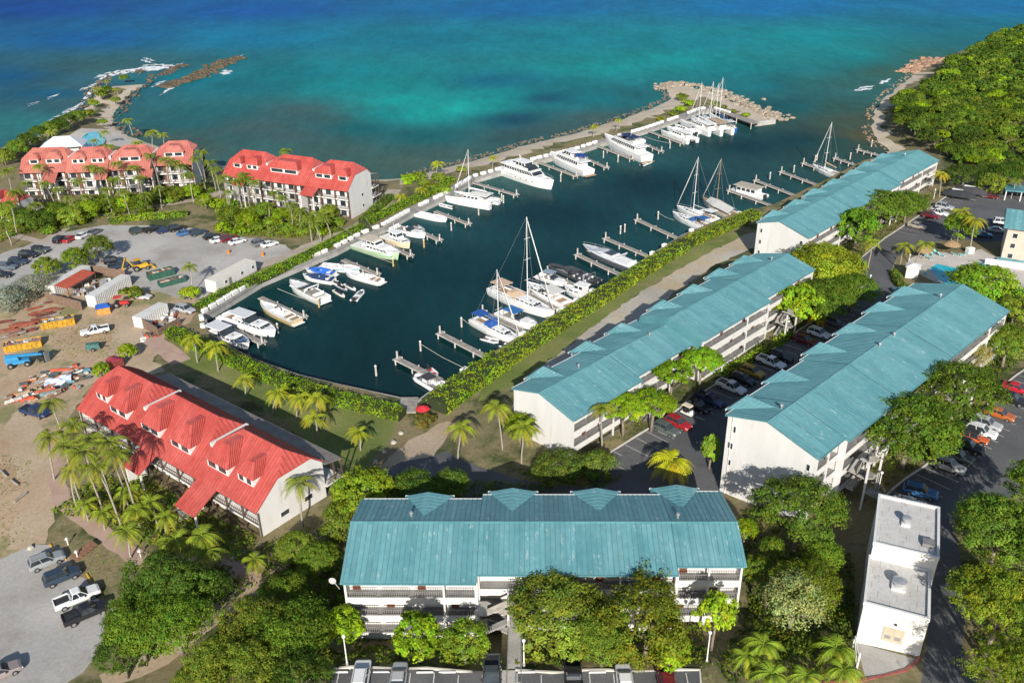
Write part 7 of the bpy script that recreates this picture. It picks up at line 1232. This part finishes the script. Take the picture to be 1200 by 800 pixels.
# ---------------------------------------------------------------- work yard
def container(p, rz, L, W, H_, m_, label, name='shipping_container', rib=True, roof=None):
    t = thing(name, label, 'container', p, rz, 'white containers'); b = MB().box(-L / 2, L / 2, -W / 2, W / 2, 0, H_).build('shell', m_, t)
    if rib:
        n = int(L / .55)
        for k in range(n): 
            x = -L / 2 + L * (k + .5) / n; MB().box(x - .12, x + .12, -W / 2 - .05, -W / 2 - .003, .15, H_ - .15).build('side_rib', m_, b)
    MB().box(-L / 2 + .05, L / 2 - .05, -W / 2 + .05, W / 2 - .05, H_ + .003, H_ + .05).build('roof', roof or m_, t); MB().box(-L / 2 - .04, -L / 2 - .003, -W / 2 + .1, -.03, .1, H_ - .1).build('door', m_, t); MB().box(-L / 2 - .04, -L / 2 - .003, .03, W / 2 - .1, .1, H_ - .1).build('door', m_, t); return t
CW = mat('container_white', (.60, .59, .56), .6, (.68, .67, .64), .5, spots=(.42, .36, .3), sscale=.6, slo=.62, shi=.8)
def two(a, b, z): A, B = gp(*a, z), gp(*b, z); return Vector(A), Vector(B)
A, B = two((101, 350), (151, 320), 4.3); d = B - A; ang = math.atan2(d.y, d.x); c = (A + B) / 2; container((c.x, c.y, 1.8), ang, 12.2, 2.45, 2.6, CW, 'white container on the right side of the fenced yard')
A, B = two((58, 336), (100, 311), 4.3); c2 = (A + B) / 2; container((c2.x, c2.y, 1.8), ang, 12.2, 2.45, 2.6, CW, 'white container at the back left of the fenced yard')
u = Vector((math.cos(ang), math.sin(ang), 0)); v = Vector((-u.y, u.x, 0))
t = thing('open_shed', 'rust red metal roofed lean-to inside the fenced yard', 'shed', (c2.x - v.x * 3.0, c2.y - v.y * 3.0, 1.8), ang); MB().prism([(-1.7, 2.3), (1.75, 2.75), (1.75, 2.83), (-1.7, 2.38)], 'x', -6.0, 3.5).build('roof', mat('rust_red', (.42, .075, .04), .7, (.5, .11, .06), .8), t)
for x in (-5.8, -1.2, 3.3): MB().box(x, x + .12, -1.6, -1.48, 0, 2.3).build('post', DARKWOOD, t)
def fence(a, b, label, h=2.2):
    A, B = G(*a), G(*b); d = B - A; L = d.length; t = thing('board_fence', label, 'fence', A, math.atan2(d.y, d.x), 'brown board fences'); n = int(L / .8)
    for k in range(n): MB().box(L * k / n + .01, L * (k + 1) / n - .01, -.04, .04, 0, h + .04 * math.sin(k * 2.3)).build('board', mat('fence_board', (.16, .10, .07), .9, (.22, .15, .11), 1.5), t)
fence((55, 353), (97, 364), 'brown board fence on the near side of the fenced yard'); fence((104, 320), (148, 327), 'brown board fence at the back of the fenced yard'); fence((165, 382), (186, 394), 'dark board fence of the small container yard'); fence((186, 394), (212, 380), 'board fence on the marina side of the small container yard', 1.6)
A, B = two((160, 372), (191, 355), 4.3); d = B - A; c = (A + B) / 2; container((c.x, c.y, 1.7), math.atan2(d.y, d.x), d.length, 2.45, 2.6, CW, 'white container of the small yard beside the marina')
A, B = two((246, 329), (293, 304), 5.0); d = B - A; c = (A + B) / 2; ta = math.atan2(d.y, d.x); t = container((c.x, c.y, 2.2), ta, d.length, 3.2, 2.8, WHITEW, 'white office trailer with pale flat roof beside the hedge', 'office_trailer', False, mat('trailer_roof', (.62, .58, .5), .8)); t['group'] = 'white containers'
Lt = d.length
for x in (-Lt * .3, Lt * .1, Lt * .38): window(t, x, x + .9, -1.603, 1.2, 2.0)
MB().box(-Lt * .2, -Lt * .2 + .9, -1.66, -1.603, .1, 2.1).build('door', GREYMETAL, t); window(t, -.6, .6, Lt / 2 + .003, 1.4, 2.1, 1, 'x'); MB().box(-Lt / 2, Lt / 2, -3.0, -1.7, -.5, .05).build('porch', DARKWOOD, t); railing(t, -Lt / 2, Lt / 2, -2.95, .05, 1.0, DARKWOOD)
def skip(px, py, ang_, L, W_, h, col, load, label, name='skip'):
    p = G(px, py); t = thing(name, label, 'skip', p, rad(ang_), 'waste skips in the yard'); w = .08
    for q in ((-L / 2, L / 2, -W_ / 2, -W_ / 2 + w), (-L / 2, L / 2, W_ / 2 - w, W_ / 2), (-L / 2, -L / 2 + w, -W_ / 2 + w, W_ / 2 - w), (L / 2 - w, L / 2, -W_ / 2 + w, W_ / 2 - w)): MB().box(*q, 0, h).build('side', RUSTY, t, color=col)
    MB().box(-L / 2 + w, L / 2 - w, -W_ / 2 + w, W_ / 2 - w, .1, h * .86).build('load', RUSTY, t, color=load)
    for k in range(int(L / .9)): x = -L / 2 + .4 + k * .9; MB().box(x, x + .12, -W_ / 2 - .08, -W_ / 2 - .003, .1, h - .05).build('rib', RUSTY, t, color=col)
    rnd = random.Random(px)
    for k in range(9): x, y = rnd.uniform(-L * .4, L * .4), rnd.uniform(-W_ * .3, W_ * .3); MB().box(x - .5, x + .5, y - .1, y + .1, h * .86, h * .95 + rnd.random() * .3, 0, rnd.random() * 3).build('debris', RUSTY, t, color=rnd.choice([(.4, .36, .3), (.25, .1, .07), (.5, .5, .5), (.1, .1, .1)]))
skip(189, 324, 38, 6, 2.2, 1.6, (.03, .10, .07), (.22, .10, .06), 'green waste skip with rusty load, the farther of two'); skip(202, 332, 38, 6, 2.2, 1.2, (.03, .10, .07), (.26, .14, .10), 'green waste skip with rusty load, the nearer of two'); skip(69, 381, 22, 6.5, 2.3, 1.5, (.45, .25, .02), (.3, .27, .22), 'yellow skip full of scrap in the dirt yard'); skip(28, 407, 22, 6.8, 2.3, 1.4, (.47, .26, .02), (.32, .22, .2), 'yellow skip with white and red scrap near the blue lift')
# machines
def wheels4(t, xs, y, r, w, m_=TYRE):
    for x in xs:
        for sg in (-1, 1): q = MB().tube([(x, sg * y, r), (x, sg * (y + w), r)], r, 14).build('wheel', m_, t); MB().tube([(x, sg * (y + w + .003), r), (x, sg * (y + w + .03), r)], r * .5, 10).build('hub', RIM, q)
t = thing('backhoe_loader', 'yellow backhoe loader parked beside the fenced yard', 'digger', G(165, 316), rad(30)); YM = mat('machine_yellow', (.55, .30, .02), .5, (.62, .36, .04), 1); MB().taper((-1.4, 1.9, -.7, .7, .7), (-1.3, 1.7, -.6, .6, 1.6)).build('body', YM, t); c = MB().taper((-1.2, .4, -.65, .65, 1.6), (-1.1, .2, -.6, .6, 2.7)).build('cab', GLASS, t); MB().box(-1.3, .4, -.7, .7, 2.7, 2.8).build('cab_roof', YM, c); wheels4(t, (-1.0,), .7, .7, .4); wheels4(t, (1.5,), .65, .45, .3)
MB().tube([(-1.5, 0, 1.2), (-2.6, 0, 3.2), (-3.0, 0, 3.6)], .16, 6).tube([(-3.0, 0, 3.6), (-3.9, 0, 1.4)], .13, 6).build('digging_arm', YM, t); MB().taper((-4.3, -3.6, -.35, .35, .5), (-4.1, -3.7, -.4, .4, 1.4)).build('bucket', YM, t); MB().tube([(1.2, -.5, 1.4), (2.8, -.5, .6)], .1, 5).tube([(1.2, .5, 1.4), (2.8, .5, .6)], .1, 5).build('loader_arms', YM, t); MB().prism([(2.7, .1), (3.5, .1), (3.3, .3), (2.8, .9)], 'y', -1.1, 1.1).build('loader_bucket', YM, t)
BM = mat('machine_blue', (.02, .20, .42), .5, (.03, .26, .5), 1); t = thing('telescopic_lift', 'bright blue telescopic lift with big tyres in the dirt yard', 'lift', G(24, 428), rad(20)); MB().taper((-2.2, 2.0, -.8, .8, .7), (-2.0, 1.8, -.7, .7, 1.3)).build('chassis', BM, t); MB().taper((-2.4, .2, -.7, .7, 1.35), (-2.2, 0, -.6, .6, 2.2)).build('turret', BM, t); wheels4(t, (-1.5, 1.4), .8, .55, .4); b = MB().tube([(-2.2, 0, 2.3), (3.6, 0, 1.9)], .32, 4).build('boom', BM, t); MB().box(3.6, 5.4, -.25, .25, 1.6, 2.0).build('boom_tip', BM, b)
t = thing('forklift', 'small dark machine behind the blue lift', 'forklift', G(52, 423), rad(-20)); MB().box(-1.1, .9, -.55, .55, .4, 1.2).build('body', BLACKP, t); MB().box(-.7, .5, -.5, .5, 2.0, 2.1).build('overhead_guard', BLACKP, t)
for x in (-.7, .42):
    for y in (-.5, .42): MB().box(x, x + .08, y, y + .08, 1.2, 2.0).build('post', BLACKP, t)
MB().box(.95, 1.1, -.5, .5, .1, 2.4).build('mast', GREYMETAL, t); wheels4(t, (-.7, .5), .45, .32, .2)
t = thing('tractor', 'red tractor with canopy on the yard track', 'tractor', G(143, 359), rad(10)); MB().taper((-.4, 1.7, -.4, .4, .6), (-.3, 1.5, -.35, .35, 1.3)).build('bonnet', RUSTY, t, color=(.45, .03, .03)); MB().box(-1.2, -.3, -.5, .5, .5, 1.2).build('seat_deck', BLACKP, t); MB().box(-1.4, .2, -.8, .8, 2.3, 2.4).build('canopy', RUSTY, t, color=(.55, .06, .06))
for y in (-.7, .62): MB().box(-1.2, -1.12, y, y + .08, 1.0, 2.3).build('canopy_post', BLACKP, t)
wheels4(t, (-.9,), .55, .65, .35); wheels4(t, (1.2,), .5, .4, .25)
t = thing('tool_tent', 'small orange hut with blue tarpaulin roof on the yard track', 'hut', G(122, 366), rad(25)); MB().box(-1.3, 1.3, -1.1, 1.1, 0, 1.5).build('walls', RUSTY, t, color=(.6, .26, .06)); MB().taper((-1.5, 1.5, -1.3, 1.3, 1.5), (-.9, .9, -.1, .1, 2.1)).build('roof', CANVAS, t, color=(.02, .10, .4))
t = thing('compressor', 'dark green compressor standing on the dirt near the red roof corner', 'machine', G(110, 410), rad(15)); MB().taper((-1.4, 1.4, -.7, .7, .5), (-1.2, 1.2, -.55, .55, 1.5)).build('housing', RUSTY, t, color=(.05, .14, .12)); MB().box(1.4, 2.6, -.06, .06, .5, .6).build('tow_bar', BLACKP, t); wheels4(t, (0,), .7, .4, .2)
t = thing('utility_shed', 'small dark red hut at the corner of the near red roof', 'hut', G(136, 430), rad(-30)); MB().box(-1.2, 1.2, -1.0, 1.0, 0, 1.7).build('walls', RUSTY, t, color=(.28, .06, .05)); MB().taper((-1.35, 1.35, -1.15, 1.15, 1.7), (-1.2, 1.2, -.1, .1, 2.0)).build('roof', RUSTY, t, color=(.3, .04, .06))
# steel beams and scrap
rnd = random.Random(21); RUST = [(.22, .06, .04), (.30, .085, .05), (.16, .05, .04), (.24, .11, .08), (.3, .27, .24)]
for i in range(26):
    x, y = rnd.uniform(2, 60), 0; y = 388 - x * .42 + rnd.uniform(-9, 14); p = G(x, y); L = rnd.uniform(2.0, 6.0); t = thing('steel_beam', 'rusty red steel beam in the stack left of the yellow skips', 'beam', p + Vector((0, 0, rnd.uniform(.0, .5))), rad(28 + rnd.uniform(-16, 16)), 'rusty beams in the yard'); c = rnd.choice(RUST)
    MB().box(-L / 2, L / 2, -.16, .16, 0, .05).build('flange', RUSTY, t, color=c); MB().box(-L / 2, L / 2, -.03, .03, .05, .3).build('web', RUSTY, t, color=c); MB().box(-L / 2, L / 2, -.16, .16, .3, .35).build('flange', RUSTY, t, color=c)
SNAM = ['orange red', 'rusty', 'pale grey', 'grey', 'black', 'teal', 'off white', 'tan', 'brown', 'orange']
SCOL = [(.5, .1, .05), (.36, .09, .05), (.55, .52, .48), (.3, .3, .3), (.06, .08, .09), (.12, .25, .3), (.62, .6, .55), (.4, .3, .2), (.25, .15, .1), (.5, .2, .08)]
for i in range(110):
    x = rnd.uniform(12, 104); y = 470 - (x - 10) * .33 + rnd.uniform(-17, 13) * (1 if 25 < x < 95 else .5); p = G(x, y); L = rnd.choice([.6, .8, 1.2, 2.0, 3.0]) * rnd.uniform(.7, 1.3); w_ = rnd.uniform(.12, .5) if L > 1.3 else rnd.uniform(.3, .8); h = rnd.uniform(.1, .6); o = MB().taper((-L / 2, L / 2, -w_ / 2, w_ / 2, 0), (-L / 2 + .05, L / 2 - .1, -w_ / 2 + .03, w_ / 2 - .05, h)).build('scrap_piece', RUSTY, loc=p + Vector((0, 0, rnd.uniform(0, .5))), rz=rnd.uniform(.2, 1.0), color=SCOL[i % 10], label=SNAM[i % 10] + ' scrap piece in the heap between the blue lift and red roof', cat='scrap', group='pieces of the scrap heap'); o.rotation_euler[1] = rnd.uniform(-.2, .2)
t = thing('white_tarpaulin', 'pale blue white tarpaulin thrown over the scrap heap', 'tarpaulin', G(69, 450), rad(20)); m = MB(); rr = []
for i in range(6): rr.append([(-2.2 + i * .9, -1.5 + j * .75, 1.0 + .35 * math.sin(i * 1.7 + j * 2.1) - .12 * abs(j - 2)) for j in range(5)])
m.loft(rr, closed=False, cap=False).build('sheet', CANVAS, t, color=(.55, .62, .74))
for i in range(34):
    x, y = rnd.uniform(168, 212), rnd.uniform(366, 392); p = G(x, y - (x - 190) * .35); L = rnd.uniform(.5, 1.6); MB().taper((-L / 2, L / 2, -.4, .4, 0), (-L / 2 + .05, L / 2 - .05, -.3, .3, rnd.uniform(.3, 1.1))).build('stored_item', RUSTY, loc=p, rz=rnd.uniform(0, 3), color=rnd.choice([(.7, .7, .68), (.6, .58, .55), (.1, .1, .1), (.4, .1, .05), (.3, .3, .32)]), label='item stored in the small container yard beside the marina', cat='stored item', group='items in the small yard')
for i in range(20):
    f = rnd.random(); q = c2 + u * rnd.uniform(-5, 5) - v * rnd.uniform(3.5, 7.5); L = rnd.uniform(.5, 1.8); MB().taper((-L / 2, L / 2, -.4, .4, 0), (-L / 2 + .05, L / 2 - .05, -.3, .3, rnd.uniform(.3, 1.2))).build('stored_item', RUSTY, loc=(q.x, q.y, 1.8), rz=rnd.uniform(0, 3), color=rnd.choice([(.7, .7, .68), (.5, .48, .45), (.1, .1, .1), (.4, .3, .2), (.3, .3, .32)]), label='item stored inside the large fenced yard', cat='stored item', group='items in the fenced yard')
for i, (x, y, a) in enumerate([(5, 556, -45), (17, 566, -40), (24, 584, 70)]): t = thing('log', ORD[i] + ' pale timber log edging the dirt at the left', 'log', G(x, y) + Vector((0, 0, .2)), rad(a), 'logs at the left edge'); MB().tube([(-1.1, 0, 0), (1.1, 0, .05)], [.2, .17], 8).build('trunk', WOODGREY, t)
for i, (x, y, s) in enumerate([(470, 508, .5), (461, 519, .55), (450, 530, .5), (36, 642, .5), (440, 541, .45)]):
    rr = [[(math.cos(k * 1.05) * s * r * (1 + .15 * math.sin(k * 3 + i)), math.sin(k * 1.05) * s * r, z * s) for k in range(6)] for r, z in ((.9, -.3), (1, .3), (.5, .9))]; MB().loft(rr).build('boulder', mat('boulder', (.36, .33, .28), .9, (.46, .43, .37), 1.5), loc=G(x, y), label=ORD[i] + ' grey boulder listed along the lane edge from the boat ramp', cat='boulder', group='edging boulders')
for i, (x, y) in enumerate([(268, 297), (308, 300)]): t = thing('barrel', ('left' if i == 0 else 'right') + ' orange barrel at the lane end of the gravel lot', 'barrel', G(x, y), 0, 'orange barrels'); MB().tube([(0, 0, 0), (0, 0, .5), (0, 0, 1.0)], [.3, .34, .3], 10).build('drum', RUSTY, t, color=(.65, .22, .03))
